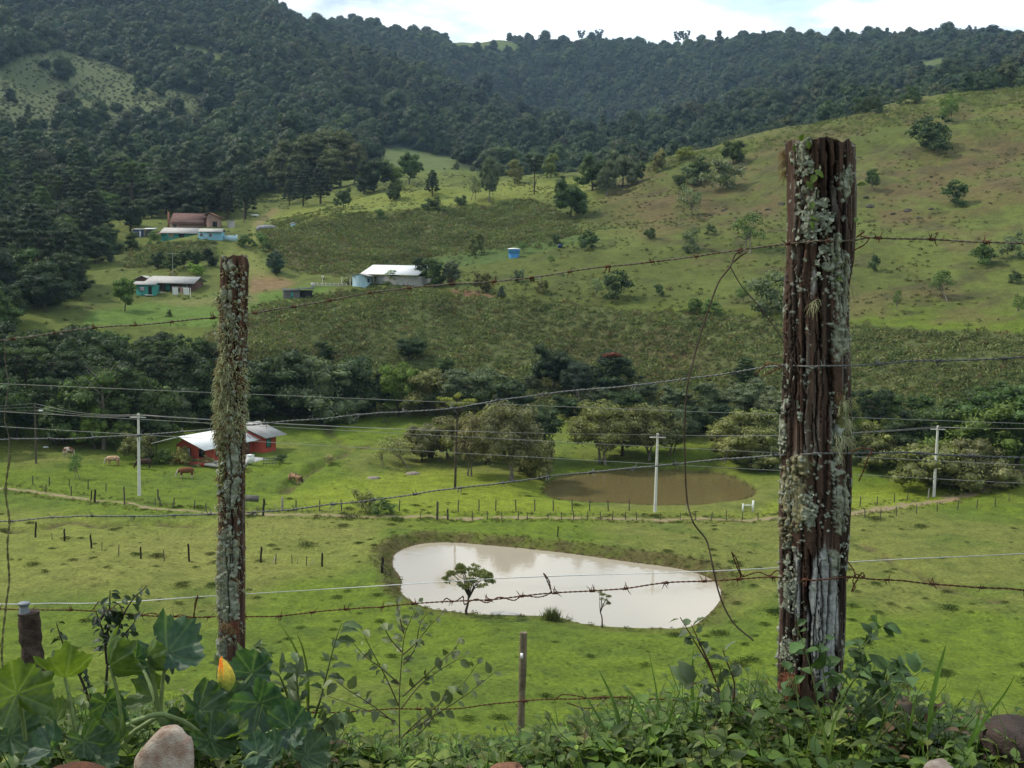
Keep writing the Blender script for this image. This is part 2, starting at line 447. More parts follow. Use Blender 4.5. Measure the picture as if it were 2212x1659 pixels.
RI = np.arange(len(RR)); AI = np.arange(len(AZ))
def height(x, y):
    x, y = np.asarray(x, float), np.asarray(y, float)
    a, r = np.arctan2(x, y), np.hypot(x, y)
    i = np.interp(a, AZ, AI); j = np.interp(r, RR, RI)
    i0 = np.minimum(i.astype(int), len(AZ) - 2); j0 = np.minimum(j.astype(int), len(RR) - 2)
    fi, fj = i - i0, j - j0
    return (H[i0, j0] * (1 - fi) + H[i0 + 1, j0] * fi) * (1 - fj) + (H[i0, j0 + 1] * (1 - fi) + H[i0 + 1, j0 + 1] * fi) * fj
def ground(u, v, rmin=20, rmax=6000):
    """where the sight line through (u, v) first meets the land beyond rmin"""
    a, te = ray_polar(u, v)
    i = np.interp(a, AZ, AI); i0 = int(i); f = i - i0
    hh = H[i0] * (1 - f) + H[i0 + 1] * f
    d = hh - (CZ + RR * te)
    k = np.where((RR[1:] > rmin) & (d[1:] >= 0))[0]
    if len(k) == 0 or RR[k[0] + 1] > rmax:
        r = rmax
    else:
        j = k[0]; d0, d1 = d[j], d[j + 1]
        r = RR[j] + (RR[j + 1] - RR[j]) * (0 if d1 == d0 else np.clip(-d0 / (d1 - d0), 0, 1))
    x, y = math.sin(a) * r, math.cos(a) * r
    return Vector((x, y, float(height(x, y))))
def G(x, y, dz=0): return Vector((x, y, float(height(x, y)) + dz))

# ---- colour of the land (turf, dry turf, bare earth, forest floor; cloud shade painted into the mid hill)
PU, PV, PW = project(np.stack([GX, GY, H], -1))
def zone(poly, r0, r1, soft=0, wob=0):
    m = (rr >= r0) & (rr <= r1) & (PW > 0)
    out = np.zeros(H.shape); k = np.where(m)
    u = PU[k] + (fbm(GX[k] / 14, GY[k] / 14, oct=3, seed=31) - .5) * wob * 2; v = PV[k] + (fbm(GX[k] / 14, GY[k] / 14, oct=3, seed=32) - .5) * wob
    s = sdf(u, v, poly)
    out[k] = 1 - sst(-soft, soft, s) if soft else (s < 0)
    return out
col = np.zeros(H.shape + (3,)); col[:] = (0.101, 0.142, 0.016)
def lay(mask, c):
    global col
    col = col * (1 - mask[..., None]) + np.asarray(c) * mask[..., None]
nA = fbm(GX / 26, GY / 26, oct=4, seed=41); nB = fbm(GX / 6, GY / 6, oct=3, seed=42); nC = fbm(GX / 1.6, GY / 1.6, oct=2, seed=43)
val = sst(45, 70, rr) * (1 - sst(180, 215, rr))
lay(val * sst(.44, .62, nA) * .7, (0.140, 0.142, 0.040))
lay(val * sst(.52, .68, nB) * .6, (0.075, 0.112, 0.018))
lay(val * sst(.60, .75, nC) * .35, (0.050, 0.080, 0.018))
# bright turf by the far pond, and a tan belt left of the near pond
lay(zone([(560, 1090), (700, 1040), (960, 1010), (1180, 1045), (1240, 1090), (1300, 1110), (1640, 1106), (1700, 1060), (2212, 1035), (2212, 1062), (1850, 1110), (900, 1112)], 100, 180, 14, 20) * .75, (0.165, 0.205, 0.021))
lay(zone([(-60, 1090), (300, 1130), (520, 1120), (820, 1130), (840, 1190), (700, 1240), (380, 1250), (-60, 1290)], 70, 150, 30, 40) * .6, (0.175, 0.180, 0.045))
mid = sst(205, 240, rr) * (1 - sst(460, 560, rr))
lay(mid, (0.078, 0.094, 0.022))  # hillside turf tones, lowered so the colour carries cloud shade
lay(mid * sst(.42, .6, nA), (0.096, 0.116, 0.027))
lay(mid * sst(.55, .72, nB) * .6, (0.050, 0.062, 0.018))
right = zone([(1230, 380), (1500, 320), (1700, 270), (2400, 100), (2400, 740), (1700, 700), (1450, 560), (1300, 470)], 210, 480, 40, 60)
lay(right * sst(.48, .66, fbm(GX / 17, GY / 17, oct=5, seed=51, gain=.65)) * .6, (0.112, 0.086, 0.038))
lay(np.maximum(zone([(1330, 425), (1450, 385), (1600, 372), (1690, 400), (1690, 490), (1560, 495), (1400, 480)], 250, 460, 25, 40), np.maximum(zone([(1850, 350), (2212, 290), (2212, 420), (1860, 440)], 250, 460, 25, 40), zone([(1890, 420), (2010, 438), (2010, 495), (1900, 485)], 230, 460, 14, 20))) * (.20 + .6 * sst(.38, .62, fbm(GX / 6, GY / 6, oct=5, seed=53, gain=.65))), (0.108, 0.078, 0.038))
lay(right * sst(.56, .70, fbm(GX / 5, GY / 5, oct=3, seed=52)) * .6, (0.060, 0.055, 0.025))
FERN1 = [(440, 720), (560, 668), (640, 648), (720, 634), (830, 626), (930, 628), (1010, 640), (1180, 655), (1500, 678), (1760, 690), (2000, 714), (2400, 726), (2400, 900), (1500, 900), (430, 900)]
FERN2 = [(560, 500), (640, 470), (760, 462), (900, 458), (1060, 440), (1150, 436), (1240, 470), (1260, 500), (1180, 525), (1080, 535), (960, 545), (880, 572), (740, 590), (640, 590), (590, 545)]
FERN3 = [(270, 540), (350, 525), (470, 522), (470, 560), (380, 575), (270, 580)]
fern = np.maximum(np.maximum(zone(FERN1, 178, 262, 5, 10), zone(FERN2, 240, 380, 5, 8)), zone(FERN3, 270, 335, 3, 6))
lay(fern, (0.078, 0.090, 0.032))
lay(fern * sst(.5, .65, nA) * .6, (0.085, 0.068, 0.030))
lay(zone([(560, 470), (700, 425), (900, 405), (1160, 390), (1270, 380), (1290, 440), (1150, 432), (900, 450), (600, 490)], 330, 450, 14, 20) * .8, (0.150, 0.175, 0.035))
lay(zone([(180, 700), (200, 670), (300, 655), (420, 640), (640, 620), (720, 615), (700, 630), (560, 668), (450, 705)], 215, 275, 6, 8) * .9, (0.085, 0.140, 0.026))
lay(zone([(330, 650), (470, 640), (560, 642), (560, 656), (400, 662)], 225, 275, 8, 6) * .6, (0.160, 0.135, 0.055))
lay(zone([(545, 580), (575, 590), (640, 612), (620, 622), (560, 632), (540, 640)], 225, 300, 8, 8) * .8, (0.190, 0.120, 0.065))
lay(zone([(480, 560), (530, 505), (560, 470), (600, 447), (612, 455), (570, 500), (560, 560), (600, 600), (540, 600)], 240, 420, 8, 10) * .7, (0.150, 0.165, 0.045))
lay(zone([(545, 486), (590, 450), (606, 452), (572, 480), (560, 492)], 300, 430, 5, 6) * .6, (0.190, 0.130, 0.070))
lay(zone([(965, 626), (1030, 628), (1075, 640), (1030, 645), (985, 636)], 225, 270, 3, 2), (0.140, 0.075, 0.045))
lay(zone([(860, 575), (1000, 545), (1100, 530), (1240, 508), (1300, 512), (1180, 540), (1060, 568), (880, 590)], 245, 300, 6, 6) * .6, (0.055, 0.100, 0.028))
# the banks of the ponds and the eroded ditches
k = np.zeros(H.shape); k[ix] = (1 - sst(1.2, 2.6, s1)) * np.maximum(bank * .95, .45) * (s1 > 0) * (.55 + .45 * sst(.35, .6, n1_))
lay(k, (0.085, 0.075, 0.028))
k = np.zeros(H.shape); k[ix] = (1 - sst(.0, .35, s1)); lay(k * .8, (0.10, 0.065, 0.035))
k = np.zeros(H.shape); k[ix] = (1 - sst(.25, .7, s2)) * (.4 + .6 * rb); lay(k * .85, (0.075, 0.055, 0.028))
k = np.zeros(H.shape); k[ix] = (1 - sst(.3, 1.1, dcr)) * sst(.3, .6, fbm(px / 1.5, py / 1.5, oct=2, seed=77)); lay(k * .8, (0.085, 0.070, 0.030))
# forest floor, roadside earth
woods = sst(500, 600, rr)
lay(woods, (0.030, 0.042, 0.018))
CLEAR = [([(-60, 165), (0, 150), (60, 112), (130, 106), (250, 142), (340, 178), (425, 212), (440, 255), (390, 290), (320, 282), (255, 296), (190, 285), (110, 296), (30, 285), (-60, 275)], 'scrub'),
         ([(340, 92), (430, 105), (500, 128), (490, 150), (390, 125)], 'grass'), ([(785, 322), (870, 322), (1000, 345), (960, 372), (800, 352)], 'grass'),
         ([(1195, 287), (1280, 280), (1258, 298), (1205, 298)], 'grass'), ([(1850, 200), (1940, 190), (1990, 203), (1990, 225), (1850, 225)], 'grass'),
         ([(1920, 148), (2040, 122), (2060, 150), (1960, 165)], 'grass'), ([(930, 78), (1010, 70), (1085, 72), (1110, 92), (1180, 124), (980, 112)], 'grass'),
         ([(70, 262), (130, 285), (140, 305), (90, 295)], 'scrub')]
clear = np.zeros(H.shape)
for poly, kind in CLEAR:
    z = zone(poly, 500, 1900, 5, 8); clear = np.maximum(clear, z)
    lay(z, (0.085, 0.110, 0.034) if kind == 'grass' else (0.085, 0.102, 0.042))
lay(zone([(1875, 196), (1900, 186), (1985, 196), (1990, 204), (1930, 196)], 500, 1000, 3, 2), (0.20, 0.115, 0.06))
lay((1 - sst(3.6, 5.5, rr)), (0.060, 0.048, 0.028))
lay(sst(5, 6, rr) * (1 - sst(40, 55, rr)), (0.075, 0.125, 0.024))

m, t, b = mat_new("turf and soil")
at_ = nd(t, 'ShaderNodeAttribute', attribute_name='ground_colour')
f1 = noise(t, 3.2, 5, 0.65); f2 = noise(t, 0.55, 3, 0.6)
mr = nd(t, 'ShaderNodeMapRange'); lk(t, f1, mr.inputs[0]); mr.inputs[1].default_value, mr.inputs[2].default_value, mr.inputs[3].default_value, mr.inputs[4].default_value = .3, .7, .62, 1.38
mr2 = nd(t, 'ShaderNodeMapRange'); lk(t, f2, mr2.inputs[0]); mr2.inputs[1].default_value, mr2.inputs[2].default_value, mr2.inputs[3].default_value, mr2.inputs[4].default_value = .3, .7, .8, 1.2
mu = nd(t, 'ShaderNodeMath', operation='MULTIPLY'); lk(t, mr.outputs[0], mu.inputs[0]); lk(t, mr2.outputs[0], mu.inputs[1])
vm = nd(t, 'ShaderNodeVectorMath', operation='SCALE'); lk(t, at_.outputs['Color'], vm.inputs[0]); lk(t, mu.outputs[0], vm.inputs['Scale'])
lk(t, vm.outputs[0], b.inputs['Base Color'])
b.inputs['Roughness'].default_value = 0.95; b.inputs['Specular IOR Level'].default_value = 0.1
bump(t, b, f1, 0.8, 0.25)
M_land = m
nA_, nR_ = H.shape
vid = np.arange(nA_ * nR_).reshape(nA_, nR_)
F = np.stack([vid[:-1, :-1], vid[:-1, 1:], vid[1:, 1:], vid[1:, :-1]], -1).reshape(-1, 4)
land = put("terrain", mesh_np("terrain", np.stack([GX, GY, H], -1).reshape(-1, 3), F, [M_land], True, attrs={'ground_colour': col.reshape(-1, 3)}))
tag(land, kind='structure')

# ---- water
def water(name, poly, z, c, rough):
    m, t, b = mat_new(name)
    b.inputs['Base Color'].default_value = (*c, 1); b.inputs['Roughness'].default_value = rough
    b.inputs['IOR'].default_value = 1.33; b.inputs['Specular IOR Level'].default_value = 0.5
    wv = noise(t, 1.3, 3, 0.5, 'World'); bump(t, b, wv, 0.15 if rough > .03 else 1.0, 0.034)
    p = np.asarray(poly); p = (p - p.mean(0)) * 1.04 + p.mean(0)
    v = np.c_[p, np.full(len(p), z)]; v = np.concatenate([v, [v.mean(0)]])
    o = put(name, mesh_np(name, v, [[i, (i + 1) % len(p), len(p)] for i in range(len(p))], [m]))
    tag(o, kind='structure'); return o
water("pond_water", POND1, WZ1, (0.325, 0.285, 0.22), 0.04)
water("far_pond_water", POND2, WZ2, (0.118, 0.094, 0.038), 0.02)

# ---- dirt track along the valley
def strip(name, uv, width, mat, z=0.2, lift=0.045, col_n=7):
    L = dense(flat_pts(uv, z), 14)
    t_ = np.gradient(L, axis=0); t_ /= np.linalg.norm(t_, axis=1)[:, None]; nrm = np.c_[-t_[:, 1], t_[:, 0]]
    wob = (1 + .7 * (fbm(L[:, 0] / 4, L[:, 1] / 4, seed=61, oct=4) - .5)) * np.interp(L[:, 0], [-70, -20, 20, 38, 60], [.55, .62, .7, 1.15, 1.2])
    o = np.linspace(-.5, .5, col_n)
    P = L[:, None] + nrm[:, None] * (o[None, :, None] * (width * wob)[:, None, None])
    zz = height(P[..., 0], P[..., 1]) + lift - .09 * (np.abs(o)[None] * 2) ** 2 + .05 * (fbm(P[..., 0] / .8, P[..., 1] / .8, seed=63) - .5) - .04 * (np.abs(np.abs(o) - .22) < .1)[None]
    v = np.concatenate([P, zz[..., None]], -1).reshape(-1, 3)
    n = len(L); i = np.arange(n - 1)[:, None] * col_n; j = np.arange(col_n - 1)[None]
    f = np.stack([i + j, i + j + 1, i + col_n + j + 1, i + col_n + j], -1).reshape(-1, 4)
    s_ = put(name, mesh_np(name, v, f, [mat], True)); return tag(s_, kind='structure')
m, t, b = mat_new("packed earth")
f = noise(t, 0.6, 5, 0.6); f3 = noise(t, 5, 4, 0.6)
c_ = ramp(t, f, [(0.30, (0.15, 0.15, 0.045)), (0.48, (0.20, 0.155, 0.075)), (0.58, (0.25, 0.165, 0.10)), (0.72, (0.15, 0.15, 0.045))])
lk(t, mixcol(t, 0.35, c_, ramp(t, f3, [(0.3, (0.08, 0.095, 0.03)), (0.7, (0.26, 0.19, 0.11))])), b.inputs['Base Color']); b.inputs['Roughness'].default_value = 0.95
M_dirt = m
strip("dirt_track", [(2290, 1058), (2190, 1066), (2100, 1076), (1960, 1090), (1850, 1106), (1740, 1113), (1600, 1116), (1300, 1117), (1000, 1115), (860, 1114), (700, 1111), (560, 1108), (420, 1098), (320, 1090), (200, 1074), (100, 1062), (0, 1054), (-120, 1046)], 2.6, M_dirt)

# ------------------------------------------------------------------ foliage shapes
def quads(P, N, size, rng, aspect=.62, jit=.5):
    """leaf sprays: one small bent quad at every point P, facing roughly N"""
    n = len(P)
    N = N + rng.normal(0, jit, (n, 3)); N /= np.linalg.norm(N, axis=1)[:, None] + 1e-9
    A = np.cross(N, rng.normal(0, 1, (n, 3))); A /= np.linalg.norm(A, axis=1)[:, None] + 1e-9
    B = np.cross(N, A)
    s = size * rng.uniform(.55, 1.35, n)[:, None]
    q = np.stack([P - A * s, P - B * s * aspect + N * s * .18, P + A * s, P + B * s * aspect * rng.uniform(.5, 1, (n, 1)) + N * s * .18], 1)
    return q.reshape(-1, 3), np.arange(n * 4).reshape(-1, 4)

def blob_points(blobs, n, rng, depth=.35, cull=.72):
    bl = np.asarray(blobs, float)
    area = (bl[:, 3] * bl[:, 4] + bl[:, 4] * bl[:, 5] + bl[:, 3] * bl[:, 5])
    k = rng.choice(len(bl), n, p=area / area.sum())
    d = rng.normal(0, 1, (n, 3)); d /= np.linalg.norm(d, axis=1)[:, None]
    low = d[:, 2] < -.25; d[low, 2] *= rng.uniform(-1, 1, low.sum()); d /= np.linalg.norm(d, axis=1)[:, None]
    rad = 1.04 - depth * rng.random(n) ** 2.0
    P = bl[k, :3] + d * bl[k, 3:6] * rad[:, None]
    N = d / bl[k, 3:6]; N /= np.linalg.norm(N, axis=1)[:, None]
    keep = np.ones(n, bool)
    for i in range(len(bl)):
        q = ((P - bl[i, :3]) / bl[i, 3:6]); keep &= (np.linalg.norm(q, axis=1) > cull) | (k == i)
    return P[keep], N[keep]

def sphere_low(c, r, seg=8, rings=5, wob=.12, rng=None):
    th = np.linspace(0, PI, rings + 1)[1:-1]; ph = np.arange(seg) * 2 * PI / seg
    d = np.array([[math.sin(a) * math.cos(p), math.sin(a) * math.sin(p), math.cos(a)] for a in th for p in ph] + [[0, 0, 1], [0, 0, -1]])
    if rng is not None: d = d * (1 + rng.uniform(-wob, wob, (len(d), 1)))
    v = np.asarray(c) + d * np.asarray(r)
    f = []
    for i in range(rings - 2):
        for j in range(seg):
            a, b_, c_, e = i * seg + j, i * seg + (j + 1) % seg, (i + 1) * seg + (j + 1) % seg, (i + 1) * seg + j
            f += [[a, e, c_], [a, c_, b_]]
    top, bot = len(d) - 2, len(d) - 1
    for j in range(seg):
        f.append([top, j, (j + 1) % seg]); f.append([bot, (rings - 2) * seg + (j + 1) % seg, (rings - 2) * seg + j])
    return v, np.array(f)

def crown_mesh(name, blobs, n, leaf, seed, mat, core=.72, jit=.5, depth=.35):
    rng = np.random.default_rng(seed)
    P, N = blob_points(blobs, n, rng, depth)
    N = N + np.array([0, 0, .25])
    v, f = quads(P, N, leaf, rng, jit=jit)
    if core:
        V, T, k = [], [], len(v)
        for b_ in blobs:
            a, c_ = sphere_low(b_[:3], np.array(b_[3:6]) * core, 7, 5, .15, rng); V.append(a); T.append(c_ + k); k += len(a)
        return mesh_np(name, np.concatenate([v] + V), [f, np.concatenate(T)], [mat])
    return mesh_np(name, v, f, [mat])

def dome_blobs(rng, R, Hc, z0, n, r0, r1, lop=.15, sq=.85):
    """sub-crowns spread over a lopsided dome"""
    out = []
    lx, ly = rng.uniform(-lop, lop, 2) * R
    for i in range(n):
        a = i * 2.39996 + rng.uniform(-.5, .5); t_ = (i + .5) / n
        h_ = t_ ** .75; q = math.sqrt(max(0, 1 - h_ ** 2.2)) * rng.uniform(.75, 1.05)
        r = rng.uniform(r0, r1) * R
        out.append((lx * h_ + math.cos(a) * q * (R - r * .7), ly * h_ + math.sin(a) * q * (R - r * .7), z0 + h_ * (Hc - r * .8) + r * .25, r, r, r * sq))
    out.append((lx * .5, ly * .5, z0 + Hc * .45, R * .55, R * .55, Hc * .42))
    return out

M_crown = leafy("foliage", None, 0.30, 0.45, 0.35)
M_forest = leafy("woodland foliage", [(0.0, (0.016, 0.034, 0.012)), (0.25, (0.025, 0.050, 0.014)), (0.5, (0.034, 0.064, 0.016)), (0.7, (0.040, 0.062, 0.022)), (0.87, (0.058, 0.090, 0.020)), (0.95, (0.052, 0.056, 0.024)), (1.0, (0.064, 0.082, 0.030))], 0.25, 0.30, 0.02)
M_bark = plain("bark", (0.085, 0.068, 0.050), 0.95, 0.55, 3.0, 0.1, bmp=0.6, bscale=9)
M_bark_pale = plain("pale bark", (0.24, 0.21, 0.17), 0.95, 0.5, 2.5, 0.1, bmp=0.5, bscale=8)
# ------------------------------------------------------------------ the far woods: one mass over the mountains
def far_tree_meshes():
    L = []
    for s in range(4):
        rng = np.random.default_rng(100 + s)
        L.append(crown_mesh("wood_crown", dome_blobs(rng, 4.6, 5.4 + s * 1.5, 1.2, 12, .30, .52, .35), 1500, .40, 200 + s, M_forest, .80, .38, .22))
    for s in range(2):
        rng = np.random.default_rng(120 + s)
        bl = []
        for i in range(13):
            t_ = i / 12; a = i * 2.4; w = (1 - t_) * 2.2 + .3
            bl.append((math.cos(a) * w, math.sin(a) * w, 2.5 + t_ * 10, 1.5, 1.5, 1.25))
        L.append(crown_mesh("wood_spire", bl, 520, .55, 220 + s, M_forest, .75, .45, .2))
    return L
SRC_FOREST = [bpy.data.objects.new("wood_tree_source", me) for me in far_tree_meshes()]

def scatter_mass(name, P, rot, scl, idx, sources, mat_slot=None):
    """one object: the sources set out on points (geometry nodes)"""
    me = bpy.data.meshes.new(name)
    me.vertices.add(len(P)); me.vertices.foreach_set("co", np.asarray(P, np.float32).ravel())
    for k, v, ty in (('turn', rot, 'FLOAT'), ('size', scl, 'FLOAT'), ('pick', idx, 'INT')):
        a = me.attributes.new(k, ty, 'POINT'); a.data.foreach_set("value", np.asarray(v, np.int32 if ty == 'INT' else np.float32))
    me.update()
    o = put(name, me)
    g = bpy.data.node_groups.new(name, 'GeometryNodeTree')
    g.interface.new_socket('Geometry', in_out='INPUT', socket_type='NodeSocketGeometry')
    g.interface.new_socket('Geometry', in_out='OUTPUT', socket_type='NodeSocketGeometry')
    gi, go = g.nodes.new('NodeGroupInput'), g.nodes.new('NodeGroupOutput')
    jn = g.nodes.new('GeometryNodeJoinGeometry')
    for s in reversed(sources):
        ob = g.nodes.new('GeometryNodeObjectInfo'); ob.inputs['Object'].default_value = s; ob.inputs['As Instance'].default_value = True
        g.links.new(ob.outputs['Geometry'], jn.inputs[0])
    ip = g.nodes.new('GeometryNodeInstanceOnPoints'); ip.inputs['Pick Instance'].default_value = True
    def at(nm, ty):
        n = g.nodes.new('GeometryNodeInputNamedAttribute'); n.data_type = ty; n.inputs['Name'].default_value = nm; return n.outputs['Attribute']
    cx = g.nodes.new('ShaderNodeCombineXYZ'); g.links.new(at('turn', 'FLOAT'), cx.inputs[2])
    g.links.new(gi.outputs[0], ip.inputs['Points']); g.links.new(jn.outputs[0], ip.inputs['Instance'])
    g.links.new(at('pick', 'INT'), ip.inputs['Instance Index']); g.links.new(cx.outputs[0], ip.inputs['Rotation'])
    g.links.new(at('size', 'FLOAT'), ip.inputs['Scale'])
    g.links.new(ip.outputs[0], go.inputs[0])
    md = o.modifiers.new("scatter", 'NODES'); md.node_group = g
    return tag(o, kind='stuff')

def lattice(zone_mask_fn, r0, r1, step, seed, amax=.60):
    """jittered points over a ring sector of land where zone_mask_fn keeps them"""
    rng = np.random.default_rng(seed)
    xs = np.arange(-r1 * math.sin(amax), r1 * math.sin(amax), step); ys = np.arange(r0 * math.cos(amax), r1, step)
    x, y = np.meshgrid(xs, ys); x = x.ravel() + rng.uniform(-.45, .45, x.size) * step; y = y.ravel() + rng.uniform(-.45, .45, y.size) * step
    a, r = np.arctan2(x, y), np.hypot(x, y)
    k = (np.abs(a) < amax) & (r > r0) & (r < r1); x, y = x[k], y[k]
    z = height(x, y); u, v, w = project(np.c_[x, y, z])
    k = zone_mask_fn(x, y, z, u, v, rng)
    return x[k], y[k], z[k], u[k], v[k], rng

def in_any(u, v, polys):
    m = np.zeros(u.shape, bool)
    for p in polys: m |= inside(u, v, p)
    return m
CLEARP = [p for p, _ in CLEAR]
def hill_edge(u):       # how far out the far woods begin, by direction
    return np.interp(u, [-900, 0, 300, 560, 700, 800, 1000, 1100, 1600, 1900, 2212, 3100], [470, 455, 455, 470, 500, 620, 620, 560, 520, 500, 510, 510])
def keep_forest(x, y, z, u, v, rng):
    r = np.hypot(x, y)
    return (r > hill_edge(u)) & (~in_any(u + rng.normal(0, 4, u.shape), v + rng.normal(0, 3, u.shape), CLEARP) | ((rng.random(u.shape) < .05) & (u < 450) & (v > 100)))
x, y, z, u, v, rng = lattice(keep_forest, 450, 1900, 8.4, 61)
pick = rng.choice(6, len(x), p=[.25, .24, .22, .21, .05, .03])
big = fbm(x / 60, y / 60, seed=64, oct=3)
sc = np.exp(rng.normal(0, .26, len(x))) * np.where(pick > 3, .85, 1) * (.80 + .82 * big) * np.where((np.hypot(x, y) < 660) & (u < 500), .62, 1)
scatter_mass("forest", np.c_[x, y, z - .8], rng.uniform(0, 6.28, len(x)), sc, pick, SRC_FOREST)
def keep_scrub(x, y, z, u, v, rng):
    return in_any(u, v, [p for p, k_ in CLEAR if k_ == 'scrub']) & (rng.random(u.shape) < .8) & (np.hypot(x, y) > 480)
x, y, z, u, v, rng = lattice(keep_scrub, 500, 1300, 3.3, 62)
m_scrub = leafy("scrub foliage", [(0, (0.070, 0.094, 0.036)), (.4, (0.095, 0.122, 0.046)), (.8, (0.115, 0.132, 0.062)), (1, (0.120, 0.092, 0.055))], .2, .3, .06)
src = bpy.data.objects.new("scrub_source", crown_mesh("scrub_crown", dome_blobs(np.random.default_rng(5), 2.0, 2.0, .2, 5, .45, .6), 160, .5, 6, m_scrub, .75))
scatter_mass("scrub", np.c_[x, y, z - .3], rng.uniform(0, 6.28, len(x)), rng.uniform(.15, .62, len(x)) * (.6 + .9 * fbm(x / 25, y / 25, seed=65)), np.zeros(len(x)), [src])
# ---- rough growth: bracken on the banked fields, tussocks on the pasture
def frond_clump(seed, n, R, leaf, m_, up=.5, hz=.75):
    rng = rg0(seed); P = np.c_[rng.normal(0, R * .45, n), rng.normal(0, R * .45, n), rng.uniform(.0, R * hz, n)]
    P[:, 2] *= np.exp(-(np.hypot(P[:, 0], P[:, 1]) / R) ** 2)
    N = P * np.array([1, 1, .2]) / R + np.array([0, -.0, up]); v, f = quads(P, N, leaf, rng, .40, .55)
    return mesh_np("frond_clump", v, f, [m_])
def rg0(s): return np.random.default_rng(s)
M_fern = leafy("bracken", [(0, (.082, .110, .038)), (.35, (.114, .142, .050)), (.72, (.138, .158, .060)), (.93, (.142, .132, .060)), (1, (.146, .108, .054))], .25, .4, .10, .8, .12)
FERN_SRC = [bpy.data.objects.new("bracken_source", frond_clump(700 + s, 26, .75, .26, M_fern)) for s in range(4)]
def keep_fern(x, y, z, u, v, rng):
    r = np.hypot(x, y); du = (fbm(x / 14, y / 14, oct=3, seed=31) - .5) * 20 + rng.normal(0, 9, u.shape); dv = (fbm(x / 14, y / 14, oct=3, seed=32) - .5) * 10 + rng.normal(0, 4.5, u.shape)
    k = (inside(u + du, v + dv, FERN1) & (r < 262) & (r > 178)) | (inside(u + du, v + dv, FERN2) & (r > 240) & (r < 380)) | (inside(u, v, FERN3) & (r > 270) & (r < 335))
    return k & (rng.random(u.shape) < .45 + .9 * fbm(x / 5, y / 5, seed=66, oct=2))
x, y, z, u, v, rng = lattice(keep_fern, 178, 382, .95, 67)
scatter_mass("bracken", np.c_[x, y, z], rng.uniform(0, 6.28, len(x)), rng.uniform(.55, 1.5, len(x)) * (.75 + .5 * fbm(x / 8, y / 8, seed=68)), rng.integers(0, 4, len(x)), FERN_SRC)
M_tus = leafy("tussock", [(0, (.048, .080, .016)), (.5, (.068, .104, .019)), (.8, (.094, .120, .025)), (1, (.112, .104, .040))], .2, .35, .3, .9, .08)
TUS = [bpy.data.objects.new("tussock_source", frond_clump(720 + s, 70, .45, .05, M_tus, .3, .5)) for s in range(4)]
def keep_hill(x, y, z, u, v, rng):
    r = np.hypot(x, y); f = inside(u, v, FERN1) | inside(u, v, FERN2)
    wv = fbm(x / 12, y / 12, seed=69, oct=4, gain=.6)
    return ~f & (rng.random(u.shape) < np.clip((wv - .42) * 2.6, .03, .8)) & ((u > 560) | (rng.random(u.shape) < .3)) & (r > 205)
x, y, z, u, v, rng = lattice(keep_hill, 205, 470, 1.7, 70)
M_hs = leafy("hillside tussock", [(0, (.040, .054, .018)), (.4, (.062, .078, .024)), (.7, (.082, .094, .028)), (.86, (.100, .070, .036)), (1, (.060, .046, .028))], .2, .35, .1, .9, .08)
HS = [bpy.data.objects.new("hill_tussock_source", frond_clump(740 + s, 22, .62, .20, M_hs, .4)) for s in range(4)]
scatter_mass("hillside_grass", np.c_[x, y, z], rng.uniform(0, 6.28, len(x)), rng.uniform(.4, 1.25, len(x)), rng.integers(0, 4, len(x)), HS)
RIDGEP = [(1400, 352), (1560, 318), (1700, 282), (1900, 240), (2050, 208), (2300, 168), (2300, 215), (2050, 250), (1900, 275), (1700, 315), (1560, 345), (1400, 375)]
x, y, z, u, v, rng = lattice(lambda x, y, z, u, v, rng: inside(u, v, RIDGEP) & (np.hypot(x, y) < 480) & (rng.random(u.shape) < .6), 330, 480, 1.7, 78)
M_rd = leafy("pale ridge scrub", [(0, (.10, .125, .045)), (.6, (.14, .165, .055)), (1, (.17, .19, .075))], .3, .3, .1, .8, .1)
RD = [bpy.data.objects.new("ridge_source", frond_clump(760 + s, 60, 1.0, .17, M_rd, .4)) for s in range(3)]
scatter_mass("ridge_scrub", np.c_[x, y, z], rng.uniform(0, 6.28, len(x)), rng.uniform(.4, 1.6, len(x)), rng.integers(0, 3, len(x)), RD)
def keep_pasture(x, y, z, u, v, rng):
    s1, s2 = sdf(x, y, POND1), sdf(x, y, POND2); wv = fbm(x / 9, y / 9, seed=71, oct=3)
    return (s1 > .4) & (s2 > .4) & (rng.random(u.shape) < np.clip((wv - .34) * 1.6, .06, .75))
x, y, z, u, v, rng = lattice(keep_pasture, 48, 178, 1.25, 72)
r = np.hypot(x, y)
scatter_mass("grass", np.c_[x, y, z - .03], rng.uniform(0, 6.28, len(x)), rng.uniform(.25, .8, len(x)), rng.integers(0, 4, len(x)), TUS)
x, y, z, u, v, rng = lattice(lambda x, y, z, u, v, rng: (sdf(x, y, POND1) > 1.5) & (rng.random(u.shape) < np.clip((fbm(x / 14, y / 14, seed=73, oct=2) - .36) * 1.7, .05, .5)), 50, 135, 2.4, 74)
M_td = leafy("dark tussock", [(0, (.022, .044, .010)), (.6, (.032, .056, .013)), (1, (.052, .054, .018))], .2, .35, .3, .9, .08)
TD = [bpy.data.objects.new("dark_tussock_source", frond_clump(780 + s, 760, .95, .05, M_td, .3, .36)) for s in range(3)]
scatter_mass("grass_mounds", np.c_[x, y, z - .06], rng.uniform(0, 6.28, len(x)), np.exp(rng.normal(-.55, .38, len(x))), rng.integers(0, 3, len(x)), TD)
